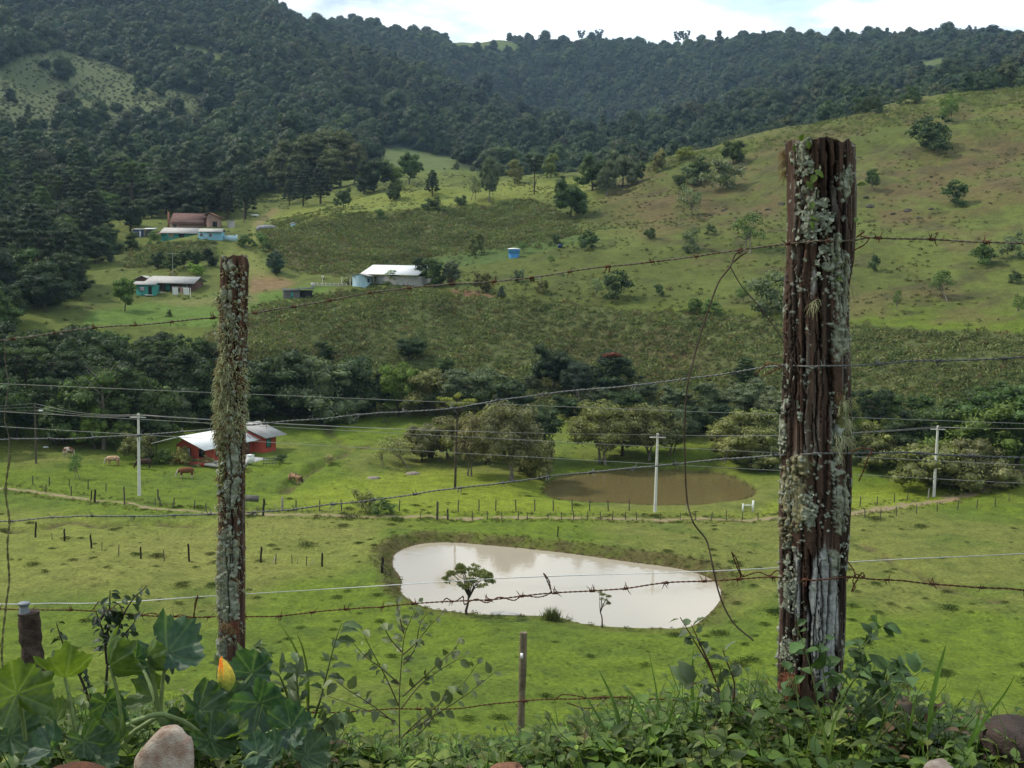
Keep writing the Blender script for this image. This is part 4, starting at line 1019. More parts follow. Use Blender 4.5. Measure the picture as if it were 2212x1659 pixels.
# -- crest, gardens and open hillside
HILL = [
 ('cone', 530, 474, 362, AR, 'dark araucaria with a clear trunk right of the red brown roof', .75), ('cone', 492, 472, 398, AR, 'dark araucaria behind the small grey hut', .8),
 ('cone', 655, 446, 366, AR, 'dark araucaria at the left foot of the eucalyptus clump', .9), ('cone', 692, 440, 352, AR, 'tall araucaria in front of the eucalyptus clump', .9), ('cone', 625, 442, 388, AR, 'smaller dark araucaria left of the eucalyptus clump', .9),
 ('broad', 742, 449, 408, MD, 'small round green tree at the foot of the eucalyptus clump', .8), ('broad', 808, 416, 348, AR, 'dark rounded tree with a notched crown right of the eucalyptus clump', .9), ('broad', 786, 420, 378, AR, 'low dark tree beside the dark notched tree', .9),
 ('low', 850, 432, 398, MD, 'small spreading tree below the dark notched tree', .8), ('broad', 848, 410, 352, LT, 'light green tree behind the dark notched tree', .7), ('broad', 884, 398, 336, MD, 'green tree at the meadow foot on the crest', .7),
 ('cone', 934, 424, 366, AR, 'small conical araucaria alone on the left of the crest', .9), ('bush', 934, 456, 430, DK, 'dark bush below the small conical araucaria', 1.2), ('bush', 996, 444, 424, DK, 'dark bush right of the small conical araucaria', 1),
 ('thin', 1023, 433, 383, GG, 'pale thin tree left of the grey tree on the crest', 1.2), ('loose', 1057, 436, 346, GG, 'grey green tree with a straight trunk on the crest', .62), ('umbrella', 1154, 420, 332, AR, 'tall araucaria with hanging dark lobes in the middle of the crest', .75),
 ('broad', 1112, 396, 350, OL, 'round olive tree left of the tall crest araucaria', .9), ('broad', 1190, 384, 336, YG, 'yellow green tree right of the tall crest araucaria', .7), ('cone', 1213, 442, 378, DK, 'dark pointed tree behind the broad green crest tree', .9), ('broad', 1233, 470, 396, MD, 'broad green tree on the slope right of the crest araucaria', .85),
 ('broad', 1280, 412, 342, MD, 'left tree of the clump on the crest right of the araucaria', .9), ('loose', 1310, 424, 352, GG, 'grey middle tree of the crest clump', .8), ('broad', 1345, 404, 332, GG, 'tallest pale tree of the crest clump', .8), ('broad', 1376, 394, 352, MD, 'right tree of the crest clump', .8),
 ('broad', 1422, 372, 324, OL, 'olive tree alone on the ridge between the clump and the big post', .7), ('bush', 1250, 368, 340, YG, 'yellow green bush on the ridge line left of the crest clump', 1), ('bush', 1478, 345, 318, YG, 'yellow green bush on the ridge line right of the lone olive tree', 1),
 ('low', 1584, 354, 306, MD, 'flat spreading two-trunked tree on the ridge left of the post top', .75), ('bush', 1511, 391, 349, DK, 'dark bush pair on the slope below the ridge', .9), ('bush', 1488, 398, 362, GG, 'grey bush beside the dark bush pair', .9), ('bush', 1558, 414, 358, GG, 'grey green upright bush below the flat spreading tree', 1.1), ('thin', 1489, 466, 404, GG, 'pale see-through tree below the dark bush pair', 1.2), ('bush', 1468, 412, 384, DK, 'dark bush left of the pale see-through tree', 1),
 ('thin', 1620, 543, 466, MD, 'crooked many-stemmed tree on the hillside left of the post', 1.5), ('bush', 1494, 543, 500, GG, 'upright grey sapling bush near the wire loop', .7), ('bush', 1536, 507, 488, DK, 'tiny dark bush between the sapling and the crooked tree', .9), ('bush', 1404, 516, 494, DK, 'small bush on the hillside right of the blue box', .8),
 ('bush', 2015, 328, 264, DK, 'large dark bush on the upper hillside right of the post top', 1.15), ('thin', 2052, 268, 202, MD, 'thin tree on the upper hillside above the large dark bush', .9), ('loose', 1884, 411, 368, MD, 'windswept pale tree just right of the post', .9), ('bush', 2066, 444, 402, DK, 'dark upright bush on the hillside far right of the post', .9),
 ('broad', 2040, 200, 136, MD, 'large green tree breaking the hill line at upper right', .9), ('broad', 2075, 196, 150, DK, 'dark tree right of the large green tree on the hill line', .9), ('low', 2115, 192, 160, MD, 'low tree at the hill line further right', .9), ('bush', 1966, 224, 194, DK, 'dark bush on the hill line left of the large green tree', 1), ('bush', 1862, 246, 214, DK, 'first of two dark round bushes at the hill line', 1), ('bush', 1886, 246, 216, DK, 'second of two dark round bushes at the hill line', 1),
 ('bush', 2122, 573, 532, MD, 'green bush at the right hillside above the second wire', .9), ('bush', 2186, 560, 510, GG, 'grey upright bush at the right picture edge', .7), ('bush', 1888, 588, 558, DK, 'small dark bush right of the post on the lower hillside', .6), ('thin', 1936, 674, 624, MD, 'slender young tree right of the post above the fern field', .7), ('thin', 2031, 647, 590, MD, 'young round tree on the lower right hillside', 1.3), ('bush', 2194, 613, 590, DK, 'small bush at the right picture edge', 1), ('thin', 2198, 684, 638, MD, 'young tree at the right picture edge above the fern field', 1),
 ('bush', 1664, 672, 590, GG, 'large grey bush touching the left side of the big post', 1.0), ('thin', 1606, 654, 618, MD, 'leaning young tree left of the large grey bush', 1.2), ('bush', 1500, 674, 650, MD, 'first green bush at the fern field edge', 1.1), ('bush', 1538, 678, 652, MD, 'second green bush at the fern field edge', 1.1),
 ('bush', 822, 473, 456, MD, 'small round bush on the upper fern field', 1), ('broad', 1028, 551, 504, OL, 'olive bushy tree in the hedge left of the blue tank', .7), ('thin', 1130, 548, 524, MD, 'small tree touching the right side of the blue tank', 1.2), ('bush', 1198, 527, 508, DK, 'dark bush left of the small blue box', 1), ('bush', 1271, 538, 506, DK, 'dark bush right of the small blue box', 1),
 ('broad', 907, 610, 560, DK, 'left dark tree beside the white roofed barn', .8), ('broad', 938, 616, 564, MD, 'middle tree beside the white roofed barn', .8), ('broad', 975, 616, 566, GG, 'right tree beside the white roofed barn', .8), ('bush', 850, 614, 590, MD, 'shrub in front of the white roofed barn', 1.2),
 ('low', 1042, 632, 590, OL, 'spreading olive tree above the bare soil patch', .7), ('low', 1120, 609, 583, GG, 'grey spreading tree below the blue tank', .7), ('cone', 1083, 645, 616, BL, 'small bluish conifer at the end of the bare soil patch', .9), ('low', 1172, 633, 604, OL, 'olive bush tree right of the small bluish conifer', .8), ('thin', 1290, 644, 606, GG, 'pale thin tree left of the dark hillside bush', 1.2), ('bush', 1328, 647, 598, DK, 'tall dark bush in the middle of the lower hillside', .95), ('bush', 1423, 640, 620, DK, 'small bush between the tall dark bush and the wire loop', .8), ('thin', 1191, 572, 553, MD, 'tiny tree on the grass right of the blue tank', 1.3),
 ('broad', 270, 672, 606, LT, 'bright green tree on the lawn beside the teal annexe', .75), ('broad', 595, 592, 546, BL, 'dark bluish round tree beside the dirt drive', .9), ('bush', 365, 684, 672, DK, 'tiny dark conifer bush on the lawn', .7),
 ('broad', 342, 580, 544, DK, 'leftmost tree of the garden row between the farmhouses', .9), ('broad', 372, 582, 550, MD, 'second tree of the garden row between the farmhouses', .9), ('broad', 398, 578, 540, MD, 'middle tree of the garden row between the farmhouses', .9), ('broad', 424, 576, 544, DK, 'fourth tree of the garden row between the farmhouses', .9), ('broad', 450, 574, 540, DK, 'rightmost tree of the garden row between the farmhouses', .9), ('bush', 424, 594, 570, LT, 'light green bush below the garden row', 1.1), ('bush', 370, 600, 586, OL, 'mossy spreading shrub in front of the lower farmhouse roof', 1.6),
 ('bush', 530, 534, 506, MD, 'upright bush left of the dirt drive', .8), ('bush', 564, 531, 508, MD, 'round bush right of the dirt drive', 1), ('bush', 578, 544, 527, DK, 'low bush at the upper fern field corner', 1.2), ('broad', 286, 542, 504, MD, 'bushy tree left of the upper teal house', .9), ('broad', 232, 548, 494, DK, 'dark tree below the blue shed', 1), ('bush', 334, 528, 506, MD, 'bush at the left corner of the upper teal house', 1.0),
 ('bush', 786, 1106, 1054, OL, 'round shrub by the fence in the middle of the pasture', .8), ('bush', 828, 1112, 1080, MD, 'low spreading shrub beside the round shrub by the fence', 1.2), ('bush', 712, 1002, 984, BR, 'brown mound shaped bush in the ditch right of the red house', 1.3),
 ('bush', 392, 1003, 968, OL, 'olive bush at the front wall of the red house', .9), ('bush', 446, 1006, 984, BR, 'rusty flowering bush in front of the red house', 1.3), ('low', 300, 1000, 930, OL, 'low dark garden tree left of the red house', .85), ('bush', 352, 1002, 972, MD, 'garden bush left of the red house front', 1.1), ('bush', 606, 1000, 982, DK, 'dark climbing bush at the end of the white patio', 1.4),
 ('bush', 420, 1006, 992, GG, 'small grey green agave like bush before the red house', 1.0),
 ('thin', 164, 1034, 976, MD, 'young tree in the cattle pasture right of the wooden pole', 1.1), ('bush', 160, 962, 948, MD, 'low bush at the wood edge behind the cattle', 1.2),
]
for e in HILL: tree(e[0], e[1], e[2], e[3], e[4], e[5], wide=e[6])
for i, (u, r, vt, w) in enumerate([(622, 452, 300, .9), (660, 460, 285, 1), (700, 466, 276, 1), (735, 462, 280, 1), (765, 456, 306, .9), (640, 445, 330, .9), (715, 448, 318, 1), (600, 470, 318, .9)]):
    tree('euca', u, 440, vt, (.092, .104, .042), ['left tall', 'second tall', 'tallest middle', 'right tall', 'rightmost leaning', 'lower left front', 'lower pale front', 'leftmost low'][i] + ' eucalyptus of the clump on the crest', r=r, wide=w * 1.45)
for i, (u, r, vt, k_, c_) in enumerate([(830, 500, 352, 'broad', MD), (905, 520, 352, 'broad', MD), (960, 500, 362, 'broad', GG), (985, 510, 352, 'broad', GG), (1020, 495, 358, 'loose', GG), (1080, 500, 352, 'broad', GG), (1100, 490, 362, 'broad', MD), (1260, 470, 350, 'broad', OL), (1170, 500, 352, 'broad', GG)]):
    tree(k_, u, 420, vt, c_, ['green', 'dark green', 'dull', 'pale', 'feathery', 'greyish', 'leafy', 'olive', 'hazy'][i] + ' tree half hidden behind the crest in front of the far woods', r=r, wide=.8)
def crest_r(u, r0=1150, r1=1900):
    a = ray_polar(u, 80)[0]; r = np.arange(r0, r1, 8.0); z = height(np.sin(a) * r, np.cos(a) * r)
    return float(r[np.argmax((z - CZ) / r)])
# skyline trees: umbrella araucarias, the pine row
for u, vb, vt in [(726, 62, 40), (738, 62, 40), (748, 62, 44), (762, 60, 38), (770, 60, 40), (786, 62, 46), (800, 62, 50), (1255, 88, 66), (1294, 84, 64), (1465, 90, 68), (1480, 88, 66)]:
    r = crest_r(u); a = ray_polar(u, vb)[0]; P = G(math.sin(a) * r, math.cos(a) * r)
    hgt = min(30, max(15, CZ + r * ray_polar(u, vt)[1] - P[2]))
    plant('umbrella', P, hgt, AR, 'umbrella araucaria standing out on the far skyline ' + ('at left' if u < 900 else 'in the middle' if u < 1400 else 'left of the post'), 'tree', 'umbrella araucarias on the skyline', wide=.8)
rng = np.random.default_rng(23)
for u in np.arange(1800, 2205, 6.5):
    r = crest_r(u) + rng.uniform(-15, 10)
    a, _ = ray_polar(u, 80); P = G(math.sin(a) * r, math.cos(a) * r)
    vt = np.interp(u, [1800, 1855, 1900, 2000, 2060, 2110, 2140, 2150, 2200], [86, 80, 74, 64, 56, 58, 66, 84, 70]) + rng.uniform(-5, 8)
    hgt = min(34, max(13, CZ + r * ray_polar(u, vt)[1] - P[2]))
    plant('cone', P, hgt, AR, 'pointed tree in the plantation row on the far skyline at right', 'tree', 'plantation trees on the right skyline', wide=.75)
# dead bare tree in the left wood
mb = MB(); rng = np.random.default_rng(8)
mb.tube([(0, 0, 0), (.1, 0, 3), (-.1, .1, 5.5), (.2, 0, 7.5)], [.2, .16, .1, .03], 6)
for i in range(14):
    z = 3 + i * .28; a = i * 2.4; L = rng.uniform(1.2, 2.6)
    mb.tube([(0, 0, z), (math.cos(a) * L * .5, math.sin(a) * L * .5, z + L * .35), (math.cos(a) * L, math.sin(a) * L, z + L * .9)], [.07, .045, .015], 4)
a = ray_polar(222, 850)[0]; P = G(math.sin(a) * 168, math.cos(a) * 168)
d_ = thing('dead_tree', 'bare grey dead tree at the edge of the dark left wood', 'tree', P); s_ = mb.build('trunk', M_bark_pale, d_, True)
d_.scale = (1.6,) * 3
# the tall thin araucaria with a flat tuft of branches
P = ground(983, 1054, 100); r = math.hypot(P[0], P[1]); hgt = CZ + r * ray_polar(992, 850)[1] - P[2]
ya = thing('araucaria_tree', 'tall thin araucaria with a small flat yellow green crown left of the far pond', 'tree', P)
mb = MB(); rng = np.random.default_rng(12)
mb.tube([(0, 0, -.2), (.05, 0, hgt * .4), (.16, 0, hgt * .86), (.2, 0, hgt * .95)], [.17, .13, .09, .04], 8)
bl = []
for k in range(9):
    a = k * .7 + .2; L = rng.uniform(1.4, 2.6); z0 = hgt * .80 + (k % 3) * .25
    e = (math.cos(a) * L + .2, math.sin(a) * L, z0 + .55 + .25 * L + rng.uniform(-.1, .3))
    mb.tube([(.18, 0, z0), (math.cos(a) * L * .6 + .2, math.sin(a) * L * .6, z0 + .1), (e[0], e[1], e[2] - .1)], [.05, .04, .03], 5)
    for q in (.55, .8, 1.0): bl.append((e[0] * q + rng.normal(0, .1), e[1] * q + rng.normal(0, .1), e[2] - .05 + rng.uniform(-.1, .15), .42, .42, .30))
bl.append((.2, 0, hgt * .98, .22, .22, .35))
mb.build('trunk', M_bark, ya, True)
k = put('crown', crown_mesh("araucaria_tuft", bl, 2600, .09, 3, M_crown, .6, .9), ya); k.color = (.21, .225, .05, 1)
# trees at the near pond
def pond_tree(label, u, vb, vt, blobs, n, leaf, r0, zf, colr, seed, stem_tips):
    P = ground(u, vb, 60); r = math.hypot(P[0], P[1]); hgt = CZ + r * ray_polar(u, vt)[1] - P[2]
    o = thing('pond_tree', label, 'tree', P); o.scale = (hgt,) * 3
    rng = rg(seed); mb = MB(); limbs(mb, rng, 0, r0, stem_tips, zf, 8, .3)
    mb.build('trunk', M_bark, o, True)
    c_ = put('crown', crown_mesh("pond_tree_crown", blobs, n, leaf, seed, M_crown, 0, .9, .8), o); c_.color = (*colr, 1)
    return o
bl = []; rng = rg(4)
for i in range(64):
    a = rng.uniform(0, 6.28); q = math.sqrt(rng.uniform(.02, 1)) * .46; z = .60 + .36 * (1 - (q / .5) ** 2) * rng.uniform(.55, 1.0)
    r = rng.uniform(.04, .07); bl.append((math.cos(a) * q + .02, math.sin(a) * q, z, r, r, r * .75))
pond_tree('small spreading tree with a bare trunk on the near shore of the near pond', 1009, 1328, 1212, bl, 9000, .016, .024, .42, (.165, .180, .060), 14, [b_[:3] for b_ in bl[:18]])
bl = []; rng = rg(6)
for i in range(9): bl.append((rng.uniform(-.08, .2), rng.uniform(-.14, .14), rng.uniform(.62, .97), .06, .06, .05))
pond_tree('thin nearly leafless sapling on the near shore of the near pond', 1301, 1356, 1275, bl, 700, .017, .020, .5, (.15, .165, .055), 15, [b_[:3] for b_ in bl])
# ------------------------------------------------------------------ farm buildings
def sheet(name, c, rough=.45, metal=0.0, dirt=.25, scale=7.0):
    """corrugated roofing: ribs across the slope as bump, faint weathering"""
    m, t, b = mat_new(name)
    f = noise(t, 1.1, 5, .65)
    lk(t, ramp(t, f, [(.3, tuple(x * (1 - dirt) for x in c)), (.7, c)]), b.inputs['Base Color'])
    b.inputs['Roughness'].default_value = rough; b.inputs['Metallic'].default_value = metal
    w = nd(t, 'ShaderNodeTexWave'); w.inputs['Scale'].default_value = scale; w.bands_direction = 'Y'
    lk(t, nd(t, 'ShaderNodeTexCoord').outputs['Object'], w.inputs['Vector'])
    bump(t, b, w.outputs[1], .4, .03)
    return m
def boards(name, c, var=.25, scale=9.0, axis='X'):
    m, t, b = mat_new(name)
    f = noise(t, 2.0, 4, .6)
    lk(t, ramp(t, f, [(.3, tuple(x * (1 - var) for x in c)), (.7, c)]), b.inputs['Base Color']); b.inputs['Roughness'].default_value = .8
    w = nd(t, 'ShaderNodeTexWave'); w.inputs['Scale'].default_value = scale; w.bands_direction = axis
    lk(t, nd(t, 'ShaderNodeTexCoord').outputs['Object'], w.inputs['Vector']); bump(t, b, w.outputs[1], .3, .02)
    return m
M_zinc = sheet("white roofing", (.82, .83, .82), .35, 0, .12); M_fibro = sheet("grey fibre roofing", (.36, .355, .34), .8, 0, .35)
M_fibro2 = sheet("pale fibre roofing", (.40, .385, .355), .7, 0, .3); M_tile = sheet("red brown tiles", (.13, .055, .04), .85, 0, .45, 12); M_tile2 = sheet("orange tiles", (.30, .12, .075), .85, 0, .4, 12)
M_red = boards("red boards", (.40, .060, .034)); M_teal = boards("teal boards", (.045, .30, .25)); M_blue = boards("pale blue wall", (.42, .60, .68), .15); M_lblue = boards("light blue wall", (.22, .48, .60), .2)
M_brown = boards("brown boards", (.12, .055, .035)); M_greyw = boards("grey weathered boards", (.17, .16, .15), .5); M_dblue = boards("dark blue boards", (.09, .12, .24), .3)
M_glass = plain("dark glass", (.02, .025, .03), .15, .3, 3, .5); M_white = plain("white paint", (.78, .78, .76), .6, .12); M_conc = plain("concrete", (.46, .45, .42), .9, .25, 3, .2, bmp=.3)
M_curt = plain("curtain cloth", (.6, .58, .58), .9); M_pink = plain("bare plaster", (.38, .24, .20), .9, .3); M_dark = plain("dark interior", (.02, .018, .016), .9, .3)
M_wood = plain("weathered wood", (.12, .10, .08), .95, .5, 5, .1, bmp=.6, bscale=20); M_wood_dark = plain("dark wet wood", (.035, .028, .022), .95, .4, 5, .1); M_wood_pale = plain("pale dry wood", (.34, .31, .26), .95, .35, 5, .1)

def wall_block(mb, x0, x1, y0, y1, h, gable=None, z0=-.8):
    """walls of a block; gable = (apex x, apex height) with gable ends at y0 and y1"""
    v = [(x0, y0, z0), (x1, y0, z0), (x1, y1, z0), (x0, y1, z0), (x0, y0, h), (x1, y0, h), (x1, y1, h), (x0, y1, h)]
    mb.add(v, [[0, 1, 5, 4], [1, 2, 6, 5], [2, 3, 7, 6], [3, 0, 4, 7]])
    if gable:
        ax, ah = gable
        mb.add([(x0, y0, h), (x1, y0, h), (ax, y0, ah), (x0, y1, h), (x1, y1, h), (ax, y1, ah)], [[0, 1, 2], [4, 3, 5]])
    return mb
def slab(mb, a, b, c, d, th=.06):
    p = np.array([a, b, c, d], float); n = np.cross(p[1] - p[0], p[3] - p[0]); n /= np.linalg.norm(n)
    if n[2] < 0: n = -n
    q = p + n * th
    v = np.concatenate([p, q])
    return mb.add(v, [[3, 2, 1, 0], [4, 5, 6, 7], [0, 1, 5, 4], [1, 2, 6, 5], [2, 3, 7, 6], [3, 0, 4, 7]])
def gable_roof(x0, x1, ax, y0, y1, eave0, apex, eave1):
    mb = MB()
    slab(mb, (x0, y0, eave0), (ax, y0, apex), (ax, y1, apex), (x0, y1, eave0)); slab(mb, (ax, y0, apex), (x1, y0, eave1), (x1, y1, eave1), (ax, y1, apex))
    return mb
def window(parent, c, w, h, face, pane=None, frame=None, name='window'):
    """face: 'front' (looks to -y) or 'right' (looks to +x)"""
    f, p = MB(), MB(); x, y, z = c; t_ = .07
    if face == 'front':
        for dx in (-1, 1): f.box((x + dx * (w / 2), y - .03, z), (t_, .10, h + t_))
        for dz in (-1, 0, 1): f.box((x, y - .031, z + dz * h / 2), (w - t_, .09, t_))
        p.box((x, y - .012, z), (w - t_ * .5, .03, h - t_ * .5))
    else:
        for dy in (-1, 1): f.box((x + .03, y + dy * (w / 2), z), (.10, t_, h + t_))
        for dz in (-1, 0, 1): f.box((x + .031, y, z + dz * h / 2), (.09, w - t_, t_))
        p.box((x + .012, y, z), (.03, w - t_ * .5, h - t_ * .5))
    o = f.build(name, frame or M_white, parent); p.build('pane', pane or M_glass, o)
    return o
def house(name, label, u, v, rz, cat='house', rmin=100, dz=0, r=None):
    if r: a = ray_polar(u, v)[0]; P = G(math.sin(a) * r, math.cos(a) * r)
    else: P = ground(u, v, rmin)
    return thing(name, label, cat, (P[0], P[1], P[2] + dz), math.radians(rz))

# the red house
h_ = house('red_house', 'red wooden house with a broad white gabled roof in the pasture', 352, 994, -25)
w = MB(); wall_block(w, 1.6, 7.3, .9, 10.6, 2.25, (3.6, 3.55)); wall_block(w, 2.0, 8.4, 11.2, 14.6, 2.5, (4.2, 3.7)); w.build('wall', M_red, h_)
gable_roof(-1.6, 8.2, 3.7, -.9, 12.0, 2.25, 3.72, 2.15).build('roof', M_zinc, h_)
gable_roof(.6, 9.4, 4.2, 10.9, 16.0, 2.6, 4.1, 2.45).build('roof', M_fibro, h_)
window(h_, (3.6, .9, 1.25), 1.2, 1.35, 'front', M_curt, M_dark); window(h_, (6.2, .9, 1.4), .9, 1.0, 'front', M_glass, M_dark)
for y in (3.0, 6.6): window(h_, (7.3, y, 1.45), 1.1, 1.2, 'right', M_teal, M_dark, 'shutter')
window(h_, (8.4, 12.8, 1.5), 1.0, 1.2, 'right', M_teal, M_dark, 'shutter')
d_ = MB().box((7.33, 9.4, 1.0), (.06, .9, 2.0)); d_.build('door', M_brown, h_)
pp = MB(); pp.tube([(-1.2, .0, -.5), (-1.2, .0, 2.3)], .07, 6); pp.tube([(-1.2, 5.5, -.5), (-1.2, 5.5, 2.3)], .07, 6); pp.build('veranda_post', M_wood, h_)
MB().box((4.45, .45, .0), (5.7, .9, .5)).build('plinth', M_red, h_)
q = MB(); q.box((9.7, 4.0, .05), (4.6, 8.0, .3)); o = q.build('patio', plain("white paving", (.62, .58, .54), .8, .15), h_)
def rel(h, p): return h.matrix_basis @ Vector(p)
bpy.context.view_layer.update()
for i, (x, y, nm, lb) in enumerate([(9.6, 2.4, 'garden_table', 'white garden table on the paved patio of the red house')]):
    t_ = thing(nm, lb, 'table', rel(h_, (x, y, .2)), h_.rotation_euler.z)
    MB().box((0, 0, .75), (1.3, .8, .06)).build('tabletop', M_white, t_)
    for a in (-1, 1):
        for c_ in (-1, 1): MB().box((a * .55, c_ * .3, .36), (.07, .07, .72)).build('leg', M_white, t_)
o = MB().box((0, 0, .55), (.8, .7, 1.1)).box((0, 0, 1.12), (.9, .8, .07)).build('wash_stand', M_white); o.location = rel(h_, (12.4, 3.6, .2)); o.rotation_euler.z = h_.rotation_euler.z; tag(o, 'white masonry wash stand at the right edge of the red house patio', 'wash stand')
o = MB().box((0, 0, .35), (1.5, .45, .12)).box((-.6, 0, .15), (.1, .4, .3)).box((.6, 0, .15), (.1, .4, .3)).build('bench', M_conc); o.location = rel(h_, (9.5, .5, .2)); o.rotation_euler.z = h_.rotation_euler.z; tag(o, 'pale bench on the front edge of the red house patio', 'bench')
o = MB(); [o.box((i * .42, 0, .7), (.05, .05, 1.4)) for i in range(5)]; [o.box((.85, .03, z), (1.9, .03, .12)) for z in (.3, .65, 1.0)]
o = o.build('picket_panel', M_greyw); o.location = rel(h_, (14.2, 4.2, -.1)); o.rotation_euler.z = .4; tag(o, 'grey board fence panel beside the red house patio', 'fence')

# the lower farmhouse with the teal annexe
h_ = house('farmhouse', 'long farmhouse with a pale grey roof and veranda on the lawn', 336, 634, -6, rmin=150)
w = MB(); wall_block(w, -1.0, 8.0, 3.0, 8.0, 2.9); w.build('wall', M_brown, h_)
slabs = MB(); slab(slabs, (-3.6, 1.2, 2.35), (8.6, 1.2, 2.35), (8.2, 6.2, 3.9), (-3.4, 6.2, 3.9)); slab(slabs, (-3.4, 6.2, 3.9), (8.2, 6.2, 3.9), (8.6, 9.5, 2.7), (-3.4, 9.5, 2.7)); slabs.build('roof', M_fibro2, h_)
gable_roof(-8.0, -3.6, -5.8, 5.5, 9, 2.9, 3.9, 2.9).build('roof', M_fibro2, h_)
w = MB(); wall_block(w, -7.6, -3.8, 6.0, 8.6, 2.9, (-5.8, 3.75)); w.build('wall', M_brown, h_)
for x in (1.0, 3.2, 5.6, 8.0): MB().tube([(x, 1.5, -.6), (x, 1.5, 2.5)], .08, 6).build('veranda_post', M_wood, h_)
MB().box((4.0, 2.2, .0), (9.0, 2.0, .7)).build('plinth', M_conc, h_)
d_ = MB().box((1.6, 2.97, 1.35), (1.0, .06, 2.0)); d_.build('door', M_teal, h_); window(h_, (5.6, 3.0, 1.6), 1.2, .9, 'front')
h2 = house('annexe', 'small teal annexe with a grey lean-to roof beside the lower farmhouse', 294, 637, -6, rmin=150)
w = MB(); wall_block(w, 0, 4.0, 0, 3.2, 2.3); w.build('wall', M_teal, h2)
s_ = MB(); slab(s_, (-1.0, -.5, 2.3), (4.7, -.5, 2.3), (4.4, 2.6, 3.0), (-1.2, 2.6, 3.0)); s_.build('roof', M_fibro, h2)
window(h2, (1.4, 0, 1.4), 1.2, .95, 'front', M_curt, M_dblue)
MB().box((3.3, -.03, 1.0), (.8, .06, 1.9)).build('door', M_dark, h2); MB().box((3.3, -.7, .05), (1.4, 1.0, .25)).build('doorstep', M_conc, h2)
# aerial on the roof line
a = ray_polar(373, 588)[0]; P = G(math.sin(a) * 273, math.cos(a) * 273)
mb = MB(); mb.tube([(0, 0, 0), (0, 0, 6.4)], .05, 5); mb.box((0, 0, 6.4), (3.2, .06, .06)); [mb.box((x, 0, 6.4), (.05, 1.0, .05)) for x in (-1.4, -.7, 0, .7, 1.4)]
o = mb.build('aerial', M_conc); o.location = P; tag(o, 'television aerial on a mast behind the lower farmhouse', 'aerial')
# washing line
P = ground(402, 640, 150); wl = thing('washing_line', 'washing line on a white post in front of the lower farmhouse', 'washing line', P, -.1)
MB().tube([(1.0, 0, -.3), (1.0, 0, 1.9)], .07, 6).build('post', M_white, wl); MB().tube([(-4, 2, 0), (-4, 2, 2.2)], .06, 6).build('post', M_wood, wl); MB().tube([(-4, 2, 2.1), (-1.5, 1, 1.95), (1, 0, 1.85)], .015, 4).build('cord', M_white, wl)
for i, (x, w_, h_2, m_, lb) in enumerate([(-2.9, 1.3, 1.7, M_white, 'left white sheet hanging on the washing line'), (-1.2, .8, 1.2, M_pink, 'pinkish cloth between the white sheets on the washing line'), (-.1, 1.3, 1.6, M_white, 'right white sheet hanging on the washing line')]):
    xs = np.linspace(-w_ / 2, w_ / 2, 9); zs = np.linspace(0, -h_2, 6); X, Zs = np.meshgrid(xs, zs)
    Y = .10 * np.sin(X * 9) * (-Zs / h_2) - .12 * Zs; v = np.stack([X, Y, Zs], -1).reshape(-1, 3); i9 = np.arange(5)[:, None] * 9 + np.arange(8)[None]
    f = np.stack([i9, i9 + 1, i9 + 10, i9 + 9], -1).reshape(-1, 4); v2 = v + [0, .02, 0]
    me = mesh_np('sheet', np.concatenate([v, v2]), np.concatenate([f, f[:, ::-1] + len(v)]), [m_], True)
    o = put('laundry', me); o.location = (P[0] + x, P[1] + (1 - (x + 1.5) * .4) - .12, P[2] + 1.92); tag(o, lb, 'laundry')

# the upper teal house
h_ = house('teal_house', 'teal wooden house with a weathered grey roof above the garden row', 348, 521, -2, rmin=200)
w = MB(); wall_block(w, 0, 10.2, 0, 5, 2.5); w.build('wall', M_teal, h_)
s_ = MB(); slab(s_, (-.3, -.7, 2.25), (10.7, -.7, 2.25), (10.4, 2.8, 3.9), (-.1, 2.8, 3.9)); slab(s_, (-.1, 2.8, 3.9), (10.4, 2.8, 3.9), (10.6, 6.0, 2.6), (-.2, 6.0, 2.6)); s_.build('roof', M_fibro2, h_)
window(h_, (5.9, 0, 1.6), 1.5, 1.0, 'front', M_glass, M_dark); window(h_, (2.9, 0, 1.6), 1.6, 1.2, 'front', plain("beige board", (.45, .38, .25), .8), M_teal, 'boarded_window')
s_ = MB(); slab(s_, (-1.4, -.9, 2.0), (.4, -.9, 2.0), (.4, .6, 2.2), (-1.4, .6, 2.2)); s_.build('porch_roof', M_tile2, h_)
h_ = house('blue_house', 'light blue house wing with a pale roof right of the upper teal house', 427, 517, -2, rmin=200)
w = MB(); wall_block(w, 0, 6.2, .5, 4, 2.1); w.build('wall', M_lblue, h_)
s_ = MB(); slab(s_, (-.1, 0, 2.0), (6.8, 0, 2.0), (6.4, 2.4, 3.0), (.0, 2.4, 3.0)); slab(s_, (0, 2.4, 3.0), (6.4, 2.4, 3.0), (6.6, 4.6, 2.2), (0, 4.6, 2.2)); s_.build('roof', M_fibro2, h_)
for x in (.9, 3.4): window(h_, (x, .5, 1.2), 1.0, .8, 'front')
MB().box((2.2, .47, .8), (.8, .06, 1.8)).build('door', M_blue, h_)
P = ground(495, 519, 200); o = MB().box((0, 0, .5), (4.2, .25, 1.6)).box((-2.2, .0, 1.0), (.5, .5, 2.6)).box((2.1, 0, .6), (.3, .3, 2.0)).build('garden_wall', M_blue); o.location = P; tag(o, 'low pale blue garden wall right of the light blue wing', 'wall')
